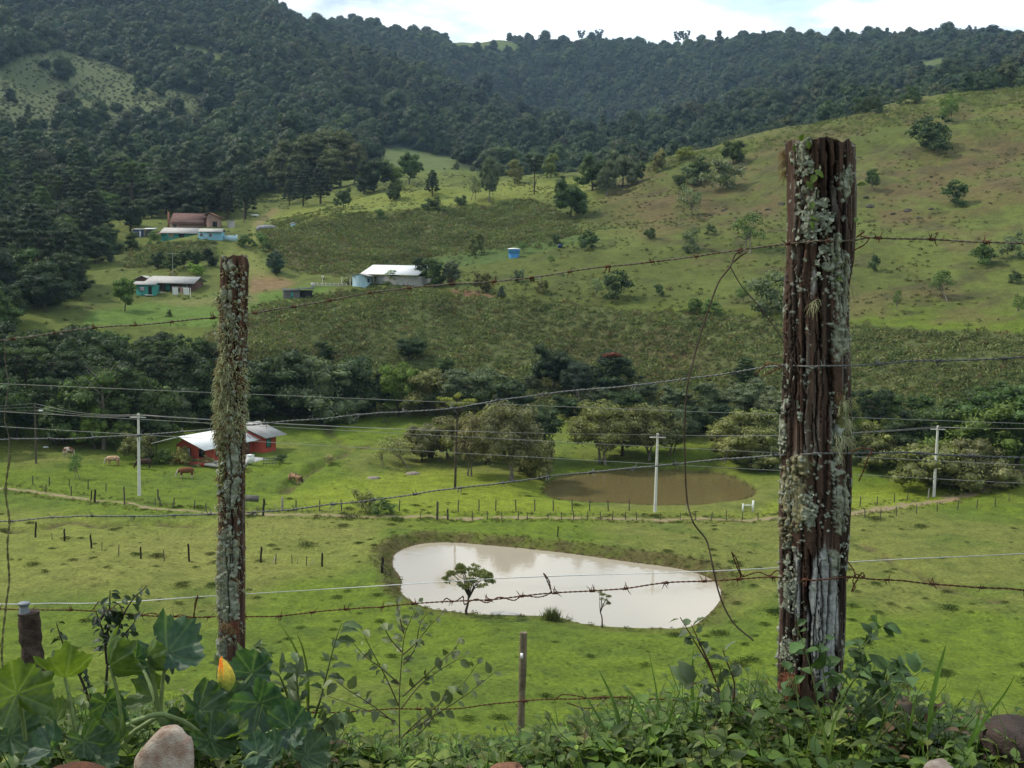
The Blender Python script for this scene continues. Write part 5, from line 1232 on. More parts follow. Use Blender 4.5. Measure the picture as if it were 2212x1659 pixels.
# the tile roofed house behind
h_ = house('brown_roofed_house', 'old house with a long red brown tiled roof behind the upper teal house', 366, 492, 2, r=342)
w = MB(); wall_block(w, .3, 10, 0, 6, 3.6); w.build('wall', M_pink, h_)
s_ = MB(); slab(s_, (0, -.8, 2.2), (10.4, -.8, 2.2), (10.6, 3.6, 5.6), (.2, 3.6, 5.6)); slab(s_, (.2, 3.6, 5.6), (10.6, 3.6, 5.6), (10.6, 7.2, 3.0), (.2, 7.2, 3.0)); s_.build('roof', M_tile, h_)
MB().box((-.5, 1, 2.6), (.45, .45, 6.4)).build('chimney', M_tile2, h_); window(h_, (1.6, 0, 1.4), 1.3, 1.1, 'front')
h_ = house('orange_roofed_shed', 'small shed with an orange tiled roof right of the long brown roof', 443, 490, 4, 'shed', r=338)
w = MB(); wall_block(w, .4, 4.0, .3, 4, 3.2, (1.2, 4.2)); w.build('wall', M_pink, h_)
gable_roof(-.4, 4.9, 1.2, -.3, 4.6, 3.6, 4.4, 2.9).build('roof', M_tile2, h_); MB().box((2.8, .27, .9), (1.3, .06, 1.9)).build('door', M_dark, h_)
h_ = house('blue_shed', 'dark blue board shed at the wood edge left of the upper teal house', 287, 514, 0, 'shed', rmin=200)
w = MB(); wall_block(w, 0, 2.4, 0, 3, 2.5); w.build('wall', M_dblue, h_); s_ = MB(); slab(s_, (-.3, -.3, 2.4), (2.7, -.3, 2.4), (2.7, 3.3, 2.8), (-.3, 3.3, 2.8)); s_.build('roof', M_fibro, h_); MB().box((2.1, -.03, 1.0), (.35, .06, 2.0)).build('door', M_white, h_)
h_ = house('open_shed', 'open shed with a white lean-to roof beside the dark blue shed', 311, 512, 0, 'shed', rmin=200)
s_ = MB(); slab(s_, (-.3, -.4, 2.2), (3.2, -.4, 2.3), (3.0, 2.8, 2.7), (-.3, 2.8, 2.6)); s_.build('roof', M_zinc, h_)
w = MB(); wall_block(w, 0, 1.6, 1.4, 2.6, 2.3); w.build('wall', M_greyw, h_)
for x in (.1, 2.8): MB().tube([(x, 0, -.4), (x, 0, 2.25)], .08, 6).build('post', M_wood_pale, h_)
h_ = house('grey_hut', 'small grey plastered hut below the araucarias on the drive', 492, 501, 10, 'hut', r=338)
w = MB(); wall_block(w, 0, 1.9, 0, 2, 2.2); w.build('wall', M_conc, h_); s_ = MB(); slab(s_, (-.9, -.3, 1.9), (2.1, -.3, 2.4), (2.1, 2.2, 2.4), (-.9, 2.2, 1.9)); s_.build('roof', M_fibro2, h_)
o = MB().box((0, 0, .6), (2.2, 1.5, .5)).box((-.8, 0, .2), (.15, 1.2, .8)).box((.8, 0, .2), (.15, 1.2, .8)).build('water_trough', M_white); o.location = ground(551, 469, 200); tag(o, 'white trough on the drive near the utility pole', 'trough')
# tarpaulin heap and hive box
P = ground(578, 494, 200); v, f = sphere_low((0, 0, 0), (3.4, 1.6, 1.1), 14, 8, .12, rg(3)); o = put('tarpaulin_heap', mesh_np('heap', v, f, [plain("grey tarpaulin", (.20, .205, .22), .7, .4, 1.5)], True)); o.location = P; tag(o, 'grey tarpaulin covered heap at the corner of the upper fern field', 'heap')
h_ = house('hive_box', 'small white roofed box on the upper fern field', 629, 492, 20, 'box', rmin=200); MB().box((.7, .6, .5), (1.3, 1.2, 1.4)).build('body', M_blue, h_); gable_roof(-.2, 1.6, .7, -.2, 1.4, 1.15, 1.6, 1.15).build('lid', M_zinc, h_)
# sheds at the track bend and the white roofed barn
h_ = house('plank_shed', 'low plank shed with two dark roofs at the edge of the lower fern field', 612, 645, 14, 'shed', rmin=150)
w = MB(); wall_block(w, 0, 3.6, 0, 2.0, 1.7); w.build('wall', M_greyw, h_); wall_block(w2 := MB(), 3.7, 6.4, .4, 2.6, 1.9); w2.build('wall', M_dark, h_)
s_ = MB(); slab(s_, (-.2, -.4, 1.75), (3.65, -.4, 1.75), (3.65, 2.2, 2.15), (-.2, 2.2, 2.15)); slab(s_, (3.4, -.2, 2.1), (6.8, -.2, 2.2), (6.8, 2.8, 2.5), (3.4, 2.8, 2.4)); s_.build('roof', plain("tarred sheet", (.05, .05, .05), .7, .4, 2), h_)
MB().box((1.9, -.03, .8), (.5, .06, 1.5)).build('door', M_teal, h_)
h_ = house('barn', 'long barn with a bright white roof and light blue annexe', 764, 617, -20, 'barn', rmin=150)
w = MB(); wall_block(w, 3.6, 16.0, 3.2, 9, 2.5); w.build('wall', M_conc, h_)
s_ = MB(); slab(s_, (.4, 2.2, 2.75), (15.6, 2.2, 2.7), (15.6, 9.0, 5.0), (.4, 9.0, 5.0)); slab(s_, (.4, 9.0, 5.0), (15.6, 9.0, 5.0), (15.6, 12.5, 3.4), (.4, 12.5, 3.4)); s_.build('roof', M_zinc, h_)
w = MB(); wall_block(w, 0, 3.2, -.6, 3.6, 2.3, (1.9, 2.75)); w.build('wall', M_blue, h_); gable_roof(-.3, 4.4, 1.9, -.9, 3.8, 2.4, 2.85, 2.2).build('roof', M_fibro2, h_); window(h_, (3.2, 1.2, 1.3), .9, .8, 'right', M_glass, M_dblue)
s_ = MB(); slab(s_, (-3.8, .6, 1.9), (-.3, .2, 2.4), (-.3, 3.6, 2.6), (-3.8, 3.6, 2.1)); s_.build('porch_roof', M_fibro, h_)
for x, y in ((-3.6, .8), (-1.2, .5), (-3.6, 3.3)): MB().tube([(x, y, -.6), (x, y, 2.0)], .09, 6).build('post', M_white, h_)
P = ground(712, 620, 150); mb = MB()
for i in range(9): mb.box((i * .95 - 3.8, i * .12, .35), (.12, .12, 1.3))
for z in (.35, .8): mb.box((0, .45, z), (8.0, .05, .14), .126)
mb.box((-3.9, -.1, .4), (.9, .1, 1.1)); o = mb.build('rail_fence', plain("greyish white rails", (.50, .48, .46), .8, .3)); o.location = P; tag(o, 'whitish rail fence of the yard left of the barn', 'fence')
P = ground(697, 614, 150); o = MB().tube([(0, 0, -.3), (0, 0, 1.5)], .05, 6).box((0, 0, 1.75), (.45, .4, .5)).box((0, 0, 2.03), (.6, .55, .06)).build('bird_box', M_white); o.location = P; tag(o, 'small white box on a post left of the barn yard', 'box')
# tank and blue box
P = ground(1110, 556, 150); r = math.hypot(P[0], P[1]); tk = thing('water_tank', 'big blue water tank with a white lid on the hillside', 'water tank', P); k = 26 / FOC * r / 2
prof = [(.80, -.3), (.82, 0), (.90, .55), (.91, .6), (.94, .62), (.95, 1.0), (.985, 1.02), (1.0, 1.36)]
th = np.arange(28) * 2 * PI / 28; v = np.concatenate([np.c_[np.cos(th) * a, np.sin(th) * a, np.full(28, z)] for a, z in prof]) * k
f = [[i * 28 + j, i * 28 + (j + 1) % 28, (i + 1) * 28 + (j + 1) % 28, (i + 1) * 28 + j] for i in range(len(prof) - 1) for j in range(28)]
put('body', mesh_np('tank', v, f, [plain("blue tank plastic", (.10, .33, .72), .4, .15)], False), tk)
pr2 = [(1.04, 1.34), (1.04, 1.42), (.8, 1.49), (.3, 1.54), (.001, 1.55)]; v = np.concatenate([np.c_[np.cos(th) * a, np.sin(th) * a, np.full(28, z)] for a, z in pr2]) * k
put('lid', mesh_np('lid', v, [[i * 28 + j, i * 28 + (j + 1) % 28, (i + 1) * 28 + (j + 1) % 28, (i + 1) * 28 + j] for i in range(4) for j in range(28)], [M_white], True), tk)
P = ground(1210, 535, 150); o = MB().box((0, 0, .45), (1.15, .8, .8)).box((0, 0, .88), (1.25, .9, .08)).build('blue_box', plain("dark blue paint", (.03, .06, .20), .5)); o.location = P; tag(o, 'small dark blue box on the hillside right of the water tank', 'box')
o = MB().box((0, 0, .5), (2.6, 1.6, .15)).box((-1.1, 0, .2), (.15, 1.4, .7)).box((1.1, 0, .2), (.15, 1.4, .7)).build('feed_trough', M_conc); o.location = ground(1155, 605, 150); tag(o, 'grey covered trough on the grass below the water tank', 'trough')
P = ground(205, 358, 300); h_ = thing('far_hut', 'tiny hut with a white roof in the clearing high in the left wood', 'hut', P); w = MB(); wall_block(w, -2, 2, 0, 3, 2.2); w.build('wall', M_brown, h_); s_ = MB(); slab(s_, (-2.6, -.5, 2.2), (2.6, -.5, 2.2), (2.6, 3.5, 2.9), (-2.6, 3.5, 2.9)); s_.build('roof', M_zinc, h_)
P = ground(983, 92, 900); h_ = thing('far_house', 'tiny pale house on the far skyline meadow', 'house', P); w = MB(); wall_block(w, -5, 5, 0, 6, 4); w.build('wall', M_white, h_); s_ = MB(); slab(s_, (-6, -1, 4), (6, -1, 4), (6, 7, 6), (-6, 7, 6)); s_.build('roof', M_fibro2, h_)

# ------------------------------------------------------------------ poles, cables, fences
M_cpole = plain("pale concrete", (.62, .61, .57), .85, .15, 1.5, .2); M_wire = plain("cable", (.30, .29, .28), .5, .2, 2, .4, .4); M_porc = plain("porcelain", (.06, .04, .03), .3)
tops = []
def pole(u, vb, vt, conc, label, arm=True, lamp=False, rmin=80):
    P = ground(u, vb, rmin); r = math.hypot(P[0], P[1]); hgt = CZ + r * ray_polar(u, vt)[1] - P[2]
    o = thing('utility_pole', label, 'utility pole', P)
    mb = MB(); mb.tube([(0, 0, -.4), (0, 0, hgt * .5), (0, 0, hgt)], [.20, .165, .13] if conc else [.14, .12, .09], 10); mb.build('pole', M_cpole if conc else M_wood, o, True)
    if arm:
        c_ = MB().box((0, -.16, hgt - .45), (1.9, .12, .12)).build('crossarm', M_cpole if conc else M_wood, o)
        for x in (-.85, .0, .85): MB().tube([(x, -.16, hgt - .39), (x, -.16, hgt - .16)], [.06, .05], 6).build('insulator', M_porc, c_)
    if lamp:
        c_ = MB().tube([(0, 0, hgt - 1.3), (.5, -.2, hgt - 1.0), (.8, -.3, hgt - 1.05)], .03, 5).build('lamp_arm', M_conc, o); MB().box((.95, -.35, hgt - 1.1), (.5, .25, .16)).build('lamp_head', M_white, c_)
    tops.append((P[0], P[1], P[2] + hgt)); return o
pole(78, 1001, 868, False, 'wooden utility pole with a street lamp at the left wood edge', False, True)
pole(301, 1071, 893, True, 'left concrete utility pole standing among the cattle')
pole(1415, 1106, 936, True, 'middle concrete utility pole in front of the far pond')
pole(2017, 1073, 919, True, 'right concrete utility pole beside the dirt track')
tl = tops[0:1] + tops[1:]
def cable(name, pts, rad, label, cat='cable', mat=None, sag=0.0, group=None):
    out = []
    for a, b_ in zip(pts[:-1], pts[1:]):
        a, b_ = np.asarray(a, float), np.asarray(b_, float); t_ = np.linspace(0, 1, 14)[:, None]
        p = a + (b_ - a) * t_; p[:, 2] -= sag * 4 * (t_[:, 0] * (1 - t_[:, 0])); out.append(p if not out else p[1:])
    o = MB().tube(np.concatenate(out), rad, 5).build(name, mat or M_wire, None, True)
    return tag(o, label, cat, group)
start, end = np.array(at(-420, 868, 150)), np.array(at(2700, 905, 118))
for k, dx in enumerate((-.85, 0, .85)):
    pts = [start + [0, 0, dx * .5]] + [np.array(p) + [dx * (i > 0), -.16 * (i > 0), (-.14 if i > 0 else -.2 - .5 * k)] for i, p in enumerate(tops)] + [end + [dx, 0, 0]]
    cable('power_line', pts, .016, 'thin power line strung on the crossarms of the utility poles', 'power line', sag=.5, group='power lines on the concrete poles')
for (v0, v1, lb) in ((826, 931, 'upper of three long pale cables crossing the whole valley view'), (872, 1031, 'middle of three long pale cables crossing the whole valley view'), (890, 1083, 'lowest of three long pale cables crossing the whole valley view')):
    sl = {826: (811, 929), 872: (866, 1024), 890: (897, 1065)}[v0]
    cable('overhead_cable', [at(-400, sl[0], 34), at(2620, sl[1], 30)], .006, lb, 'cable', M_wire, sag=.05)
pole(527, 481, 434, False, 'wooden utility pole by the drive above the upper houses', False, rmin=200)
P = ground(536, 925, 120); o = MB().tube([(0, 0, 0), (0, 0, 3.7)], .04, 6).box((-.1, 0, 3.75), (.5, .3, .35)).build('lamp_post', M_conc); o.location = P; tag(o, 'thin post with a white lamp box behind the red house', 'post')

# fence posts in the pasture
POSTM = [MB().tube([(0, 0, -.2), (.02, .01, .4), (-.01, 0, .8), (.015, .02, 1)], [.055, .05, .052, .04], 7) for _ in range(1)]
post_me = {k: mesh_np('fence_post', np.concatenate(POSTM[0].v), [np.concatenate(x) for x in POSTM[0].f.values()], [m_], False) for k, m_ in (('w', M_wood), ('d', M_wood_dark), ('p', M_wood_pale))}
def post(u, vb, vt, kind, label, group=None, du=0, wid=1.0):
    P = ground(u, vb, 55); r = math.hypot(P[0], P[1]); hgt = CZ + r * ray_polar(u, vt)[1] - P[2]
    o = put('fence_post', post_me[kind]); o.location = P; s = max(.25, hgt)
    o.scale = (1.15 * wid * min(1.3, s), 1.15 * wid * min(1.3, s), s); o.rotation_euler = (random.uniform(-.06, .06), random.uniform(-.05, .05) + du, random.uniform(0, 6))
    return tag(o, label, 'fence post', group)
LROW = [(77, 1161, 1127), (113, 1166, 1151), (139, 1169, 1143), (197, 1184, 1155), (220, 1189, 1171), (256, 1200, 1177), (304, 1207, 1181), (355, 1212, 1188), (409, 1213, 1174), (564, 1215, 1181), (596, 1218, 1196), (631, 1217, 1198), (662, 1222, 1201), (696, 1224, 1194)]
for u, b_, t_ in LROW: post(u, b_, t_, 'd' if b_ - t_ > 25 else 'w', 'old fence post in the broken row crossing the left pasture', 'fence posts of the broken pasture row', wid=1.2 if b_ - t_ > 25 else .8)
for u, b_, t_, d_ in [(590, 1219, 1198, .7), (642, 1218, 1199, .45), (668, 1223, 1203, .8)]: post(u, b_, t_, 'p', 'leaning stake of the broken row right of the lichen post', 'leaning stakes in the left pasture', d_, .6)
TROW = [(99, 1064, 1046), (154, 1070, 1050), (150, 1051, 1034), (71, 1046, 1028), (107, 1049, 1030), (191, 1057, 1038), (229, 1061, 1044), (269, 1090, 1050), (335, 1092, 1076), (346, 1094, 1073), (375, 1096, 1075), (342, 1080, 1056), (420, 1100, 1080), (445, 1104, 1086)]
for u, b_, t_ in TROW: post(u, b_, t_, 'w', 'grey fence post along the track in the left pasture', 'fence posts along the track at left', wid=1.1)
post(205, 1085, 1057, 'd', 'thick charred fence post by the track at left', wid=1.6); post(196, 1081, 1059, 'd', 'leaning dark post beside the thick charred post', du=.1)
for u in (738, 863, 990, 1034, 1071, 1114, 1155, 1195, 1236, 1274, 1314, 1359, 690, 640): post(u, 1104, 1079, 'w', 'fence post on the far side of the track before the far pond', 'fence posts on the far side of the track', wid=.9)
for u in (908, 1020, 1053, 1084, 1119, 1139, 1184, 1213, 1239, 1269, 1297, 1323, 1351, 1375, 1427, 1469, 1502, 1537, 1569, 1603, 1637): post(u, 1123, 1103 + (u % 3) * 2, 'w', 'fence post on the near side of the track above the near pond', 'fence posts on the near side of the track', wid=.9)
post(944, 1123, 1083, 'w', 'stout upright gate post by the track', wid=1.7); post(967, 1123, 1098, 'w', 'short bent post right of the stout gate post', wid=1.5, du=.12)
post(569, 1114, 1077, 'd', 'thick dark fence post right of the lichen post', wid=1.6); post(609, 1100, 1074, 'p', 'pale concrete fence post right of the thick dark post', wid=1.8); post(597, 1100, 1083, 'p', 'pale brace leaning on the concrete fence post', du=-.6, wid=.6)
for u, b_, t_ in [(1868, 1118, 1097), (1902, 1117, 1099), (1936, 1114, 1094), (1980, 1110, 1090), (2024, 1105, 1086), (2069, 1101, 1080), (2110, 1098, 1078), (2150, 1094, 1074)]: post(u, b_, t_, 'w', 'fence post on the near side of the track at right', 'fence posts along the track at right', wid=.9)
for u, b_, t_ in [(1858, 1094, 1073), (1932, 1085, 1066), (1895, 1090, 1072), (1960, 1082, 1064), (2179, 1082, 1066)]: post(u, b_, t_, 'w', 'fence post on the far side of the track at right', 'fence posts beyond the track at right', wid=.9)
post(2005, 1076, 1055, 'p', 'white fence post beside the right concrete pole', wid=1.2); post(826, 1237, 1203, 'd', 'dark post at the left end of the near pond', wid=1.7); post(835, 1240, 1214, 'w', 'stick leaning on the dark post by the near pond', du=-.5, wid=.7)
post(1205, 1160, 1137, 'd', 'lone brown stake between the near pond and the track'); post(1482, 1106, 1089, 'p', 'white stake at the far pond near the middle pole'); post(1464, 1013, 998, 'p', 'pale stake on the bank behind the far pond'); post(1532, 1019, 1011, 'p', 'short pale stake on the far pond bank')
P = ground(1618, 1105, 80); g_ = thing('gate_frame', 'small white H shaped frame by the far pond', 'frame', P); MB().box((-.75, 0, .4), (.16, .16, 1.1)).build('post', M_white, g_); MB().box((.45, 0, .6), (.2, .2, 1.5)).build('post', M_white, g_); MB().box((-.15, 0, .75), (1.1, .08, .12)).build('rail', M_white, g_)
P = ground(542, 1094, 80); o = MB().box((-.5, 0, .4), (.06, .06, 1.2)).box((.1, 0, .95), (1.5, .1, .75)).build('sign_board', M_greyw); o.location = P; o.rotation_euler.y = .05; tag(o, 'blank grey plank board on a stick by the track', 'board')

# ------------------------------------------------------------------ cattle
def cow_mesh(name, coat, seed, head_down=True):
    V = [(-.72, 0, 1.12), (-.2, 0, 1.06), (.35, 0, 1.06), (.72, 0, 1.15), (1.0, 0, 1.05), (1.22, 0, .72), (1.34, 0, .42), (1.44, 0, .16), (-.9, 0, 1.18), (-1.0, 0, .95), (-1.02, 0, .6)]
    R = [(.30, .34), (.37, .42), (.36, .42), (.27, .34), (.18, .24), (.14, .17), (.125, .14), (.085, .09), (.12, .12), (.035, .035), (.05, .05)]
    E = [(0, 1), (1, 2), (2, 3), (3, 4), (4, 5), (5, 6), (6, 7), (0, 8), (8, 9), (9, 10)]
    for sx, base, par in ((-.68, 0, 0), (.66, 3, 3)):
        for sy in (-1, 1):
            k = len(V); V += [(sx, sy * .20, .78), (sx + (-.06 if sx < 0 else .0), sy * .21, .45), (sx + .02, sy * .2, .06)]
            R += [(.14, .14), (.075, .075), (.06, .06)]; E += [(par, k), (k, k + 1), (k + 1, k + 2)]
    for sy in (-1, 1):
        k = len(V); V += [(1.16, sy * .16, .86), (1.12, sy * .28, .86)]; R += [(.05, .03), (.04, .02)]; E += [(5, k), (k, k + 1)]
    me = bpy.data.meshes.new(name); me.from_pydata(V, E, []); o = bpy.data.objects.new(name, me); C.objects.link(o)
    md = o.modifiers.new("skin", 'SKIN'); md.use_smooth_shade = True
    for i, s in enumerate(me.skin_vertices[0].data): s.radius = R[i]; s.use_root = (i == 1)
    ss = o.modifiers.new("sub", 'SUBSURF'); ss.levels = 2
    dg = bpy.context.evaluated_depsgraph_get(); m2 = bpy.data.meshes.new_from_object(o.evaluated_get(dg)); bpy.data.objects.remove(o)
    n = len(m2.vertices); co = np.empty(n * 3, np.float32); m2.vertices.foreach_get("co", co); co = co.reshape(-1, 3)
    c = np.tile(coat[0], (n, 1)).astype(np.float32); x, y, z = co.T
    k = fbm(x * 2.2, y * 2.2, z * 2.2, seed=seed); c[k > coat[2]] = coat[1]; c[(x > 1.1)] = coat[3]; c[(z < .42) & (x < 1.1)] = coat[4]; c[(z < .09) & (x < 1.1)] = (.03, .025, .02); c[(x < -.93) & (z < .7)] = coat[1]
    a = m2.attributes.new('coat', 'FLOAT_COLOR', 'POINT'); a.data.foreach_set("color", np.c_[c, np.ones(n)].astype(np.float32).ravel())
    m2.materials.clear(); m2.materials.append(M_coat); m2.polygons.foreach_set("use_smooth", np.ones(len(m2.polygons), bool)); return m2
M_coat, t, b = mat_new("cow hide"); lk(t, nd(t, 'ShaderNodeAttribute', attribute_name='coat').outputs['Color'], b.inputs['Base Color']); b.inputs['Roughness'].default_value = .8; b.inputs['Specular IOR Level'].default_value = .15
WH, CR, RB, DB = (.48, .42, .34), (.36, .22, .12), (.15, .058, .025), (.055, .03, .02)
for u, vb, rz, coat, lb, s in [(403, 1033, 180, (RB, RB, 1, WH, WH), 'red brown cow with a white face grazing left of the lichen post', 1.0), (245, 1006, 170, (CR, WH, .60, WH, CR), 'cream coloured cow grazing in the left pasture', .95), (147, 987, 75, (RB, WH, .52, WH, WH), 'brown and white cow seen from behind at the wood edge', .95),
                               (312, 1013, 190, (DB, DB, 1, DB, DB), 'dark brown cow grazing behind the left concrete pole', .95), (636, 1046, -28, (CR, DB, .55, DB, CR), 'cream and brown cow with its head down in the ditch', 1.0)]:
    P = ground(u, vb, 80); o = put('cow', cow_mesh('cow', coat, u)); o.location = P; o.rotation_euler.z = math.radians(rz); o.scale = (s, s, s); tag(o, lb, 'cow')
def rock_mesh(name, seed, mat, n=3, amp=.35, sc=(1, 1, .6), fr=1.2):
    bm = bmesh.new(); bmesh.ops.create_icosphere(bm, subdivisions=n, radius=1.0); v = np.array([x.co[:] for x in bm.verts]); f = np.array([[x.index for x in p.verts] for p in bm.faces]); bm.free()
    d = 1 + amp * (fbm(v[:, 0] * fr + seed, v[:, 1] * fr, v[:, 2] * fr, oct=4, seed=seed) - .5) * 2
    # broken flat facets
    g = np.random.default_rng(seed); 
    for _ in range(7):
        q = g.normal(0, 1, 3); q /= np.linalg.norm(q); h = g.uniform(.62, .85); s = (v * d[:, None]) @ q; d = np.where(s > h, d * (h + (s - h) * .18) / np.maximum(s, 1e-6), d)
    return mesh_np(name, v * d[:, None] * np.array(sc), f, [mat], n < 4)
M_stone = plain("field stone", (.26, .22, .19), .95, .4, 3, .2, bmp=.5)
for i, (u, v, s, lb) in enumerate([(808, 1034, 1.1, 'flat brown stones lying in the bright turf left of the far pond'), (893, 1024, 1.2, 'low heap of stones near the leaning olive tree'), (98, 966, .5, 'white stone at the dark wood edge by the wooden pole')]):
    o = put('field_stone', rock_mesh('field_stone', 70 + i, M_stone if i < 2 else M_white, 2, .4, (1, .7, .35))); o.location = ground(u, v, 80); o.scale = (s,) * 3; tag(o, lb, 'stone')
for i, (u, v, s) in enumerate([(1880, 445, 2.2), (1870, 425, 1.6), (1960, 455, 1.8), (1985, 470, 1.6), (2010, 452, 1.4), (1565, 455, 1.6), (1690, 440, 1.9), (1660, 452, 1.3), (1590, 470, 1.2), (1640, 460, 1.5), (1930, 462, 1.4)]):
    o = put('hillside_rock', rock_mesh('hillside_rock', 80 + i, plain("dark outcrop", (.075, .07, .055), .95, .5, 2, .1) if i == 0 else bpy.data.materials['dark outcrop'], 3, .6, (1, .7, .5))); o.location = ground(u, v, 150) - Vector((0, 0, .15 * s)); o.scale = (s * .75,) * 3; o.rotation_euler.z = i * 1.3; tag(o, 'dark rock outcrop on the open hillside at right', 'rock', 'rock outcrops on the right hillside')
# ------------------------------------------------------------------ the old fence in front
def attr_mat(name, rough=.9, spec=.15, bscale=260, bstr=.5):
    m, t, b = mat_new(name)
    c_ = nd(t, 'ShaderNodeAttribute', attribute_name='tint').outputs['Color']
    f = noise(t, bscale, 3, .6)
    mr = nd(t, 'ShaderNodeMapRange'); lk(t, f, mr.inputs[0]); mr.inputs[1].default_value, mr.inputs[2].default_value, mr.inputs[3].default_value, mr.inputs[4].default_value = .3, .7, .7, 1.3
    vm = nd(t, 'ShaderNodeVectorMath', operation='SCALE'); lk(t, c_, vm.inputs[0]); lk(t, mr.outputs[0], vm.inputs['Scale'])
    lk(t, vm.outputs[0], b.inputs['Base Color']); b.inputs['Roughness'].default_value = rough; b.inputs['Specular IOR Level'].default_value = spec
    bump(t, b, f, bstr, .002)
    return m
M_old = attr_mat("old lichen covered wood")

def old_post(name, label, prof, r, cracks, regions, seed, wood, lean=0.0, rows=760, segs=210, base_v=1640, jag=.013, flute=1.0):
    """prof: (v, left u, right u) down the post; regions: (kind, u, v, ru, rv, weight) coloured growths and bare patches"""
    prof = np.array(prof, float); vt = prof[0, 0]
    vs = np.linspace(vt, base_v, rows); L, Rr = np.interp(vs, prof[:, 0], prof[:, 1]), np.interp(vs, prof[:, 0], prof[:, 2])
    cen = np.array([at((a + b) / 2, v, r) for a, b, v in zip(L, Rr, vs)])
    dep = (cen - EYE) @ _f; rad = (Rr - L) / 2 / FOC * dep
    base = cen[-1].copy()
    rgt, fwd = np.array([_rt[0], _rt[1], 0.0]), np.array([0.0, 1.0, 0]); az = math.atan2(cen[0][0], cen[0][1])
    rgt, toc = np.array([math.cos(az), -math.sin(az), 0]), np.array([-math.sin(az), -math.cos(az), 0])
    th = np.linspace(-PI, PI, segs, endpoint=False)
    TH, VV = np.meshgrid(th, vs); zz = cen[:, 2][:, None] + 0 * TH
    xs = np.sin(TH)
    UU = (L + Rr)[:, None] / 2 + xs * ((Rr - L)[:, None] / 2)
    arc = TH * rad.mean()
    d = flute * (.0048 * (fbm(arc * 16 + 3 * fbm(arc * 5, zz * 3, seed=seed + 44), zz * 1.9, seed=seed, oct=3) - .5) * 2 + .0035 * (fbm(arc * 90, zz * 5, seed=seed + 1, oct=3) - .5) * 2 + .0028 * (fbm(arc * 380, zz * 10, seed=seed + 2, oct=3) - .5) * 2)
    dark = np.zeros_like(TH)
    g_ = rg(seed + 40); more = [(g_.uniform(L.min() + 6, Rr.max() - 6), v_ := g_.uniform(300, 1350), v_ + g_.uniform(80, 420), g_.uniform(.6, 1.3), g_.uniform(.004, .009)) for _ in range(46 if flute > .9 else 18)]
    for (u0, v0, v1, wdt, dp) in list(cracks) + more:
        wob = (fbm(VV / 60.0, VV * 0 + u0, seed=int(u0)) - .5) * 16 + (fbm(VV / 14.0, VV * 0 + u0, seed=int(u0) + 3) - .5) * 5
        w_ = wdt * (.5 + fbm(VV / 40.0, VV * 0 + u0 * 3, seed=int(u0) + 9)) * sst(v0, v0 + 40, VV) * (1 - sst(v1 - 60, v1, VV)) + 1e-3
        k = np.exp(-((UU - u0 - wob) / w_) ** 2) * (np.cos(TH) > 0) * (w_ > .2)
        d -= k * dp; dark = np.maximum(dark, k)
    # colours of the wood itself
    st = fbm(arc * 110, zz * 3.5, seed=seed + 5, oct=4); st2 = fbm(arc * 30, zz * 2.2, seed=seed + 6, oct=3)
    tint = np.array(wood[0]) * (1 - sst(.36, .62, st)[..., None]) + np.array(wood[1]) * sst(.36, .62, st)[..., None]
    tint = tint * (1 - .5 * sst(.5, .7, st2)[..., None]) + np.array(wood[2]) * .5 * sst(.5, .7, st2)[..., None]
    st3 = sst(.60, .72, fbm(arc * 160, zz * 6, seed=seed + 14, oct=3)) * sst(.4, .6, fbm(arc * 14, zz * 5, seed=seed + 15, oct=2)); tint = tint * (1 - .6 * st3[..., None]) + np.array((.17, .155, .14)) * .6 * st3[..., None]
    n_f = fbm(arc * 90, zz * 80, seed=seed + 7, oct=5, gain=.6); n_m = fbm(arc * 24, zz * 15, seed=seed + 8, oct=3); n_s = fbm(arc * 190, zz * 120, seed=seed + 11, oct=2)
    KC = {'grey': ((.42, .43, .42), 0), 'lichen': ((.265, .28, .205), 1), 'olive': ((.245, .225, .125), 1.3), 'moss': ((.13, .14, .05), 1.2), 'rust': ((.16, .06, .035), .8), 'white': ((.36, .38, .34), .6)}
    for kind, u, v, ru, rv, wt in regions:
        c_, bumpy = KC[kind]
        e = wt * np.exp(-(((UU - u) / ru) ** 2 + ((VV - v) / rv) ** 2) ** 1.5) * (np.cos(TH) > -.35)
        if kind == 'grey':
            m_ = sst(.40, .58, e * .55 + (st - .5) * .55 + (n_m - .5) * .4) * (1 - .5 * sst(.5, .75, n_m))
        else:
            m_ = sst(.52, .60, e * .34 + n_f * .62 + (n_m - .5) * .45)
        m_ = m_ * (1 - dark) * sst(.04, .30, e)
        v_ = (.30 + .55 * n_s + .75 * (n_f - .25))[..., None]
        tint = tint * (1 - m_[..., None]) + np.array(c_) * v_ * m_[..., None]
        d += m_ * bumpy * (.0015 + .0045 * n_s * (.4 + n_f))
    rest = sst(.645, .69, n_f * .85 + (n_m - .5) * .45 + .06)          # stray specks everywhere
    tint = tint * (1 - rest[..., None]) + np.array((.27, .29, .235)) * rest[..., None]; d += rest * .0015
    tint = tint * (1 - .75 * dark[..., None])                       # the cracks are coloured darker than the wood beside them
    Rm = rad[:, None] * (1 + .05 * np.cos(3 * TH + seed) + .03 * np.cos(5 * TH + 2 * seed)) + d
    # keep the seen outline as drawn: undo the lobes at the sides
    side = np.abs(np.sin(TH)) ** 6; Rm = Rm * (1 - side) + (rad[:, None] + d) * side
    P = cen[:, None] + Rm[..., None] * (np.sin(TH)[..., None] * rgt + np.cos(TH)[..., None] * toc)
    jagz = (fbm(arc[0] * 40, arc[0] * 0, seed=seed + 20, oct=3) - .45) * jag * 2
    fall = np.exp(-(np.arange(rows) / (rows * .03)) ** 2)
    P[..., 2] += jagz[None] * fall[:, None]
    P = P.reshape(-1, 3); n = rows * segs
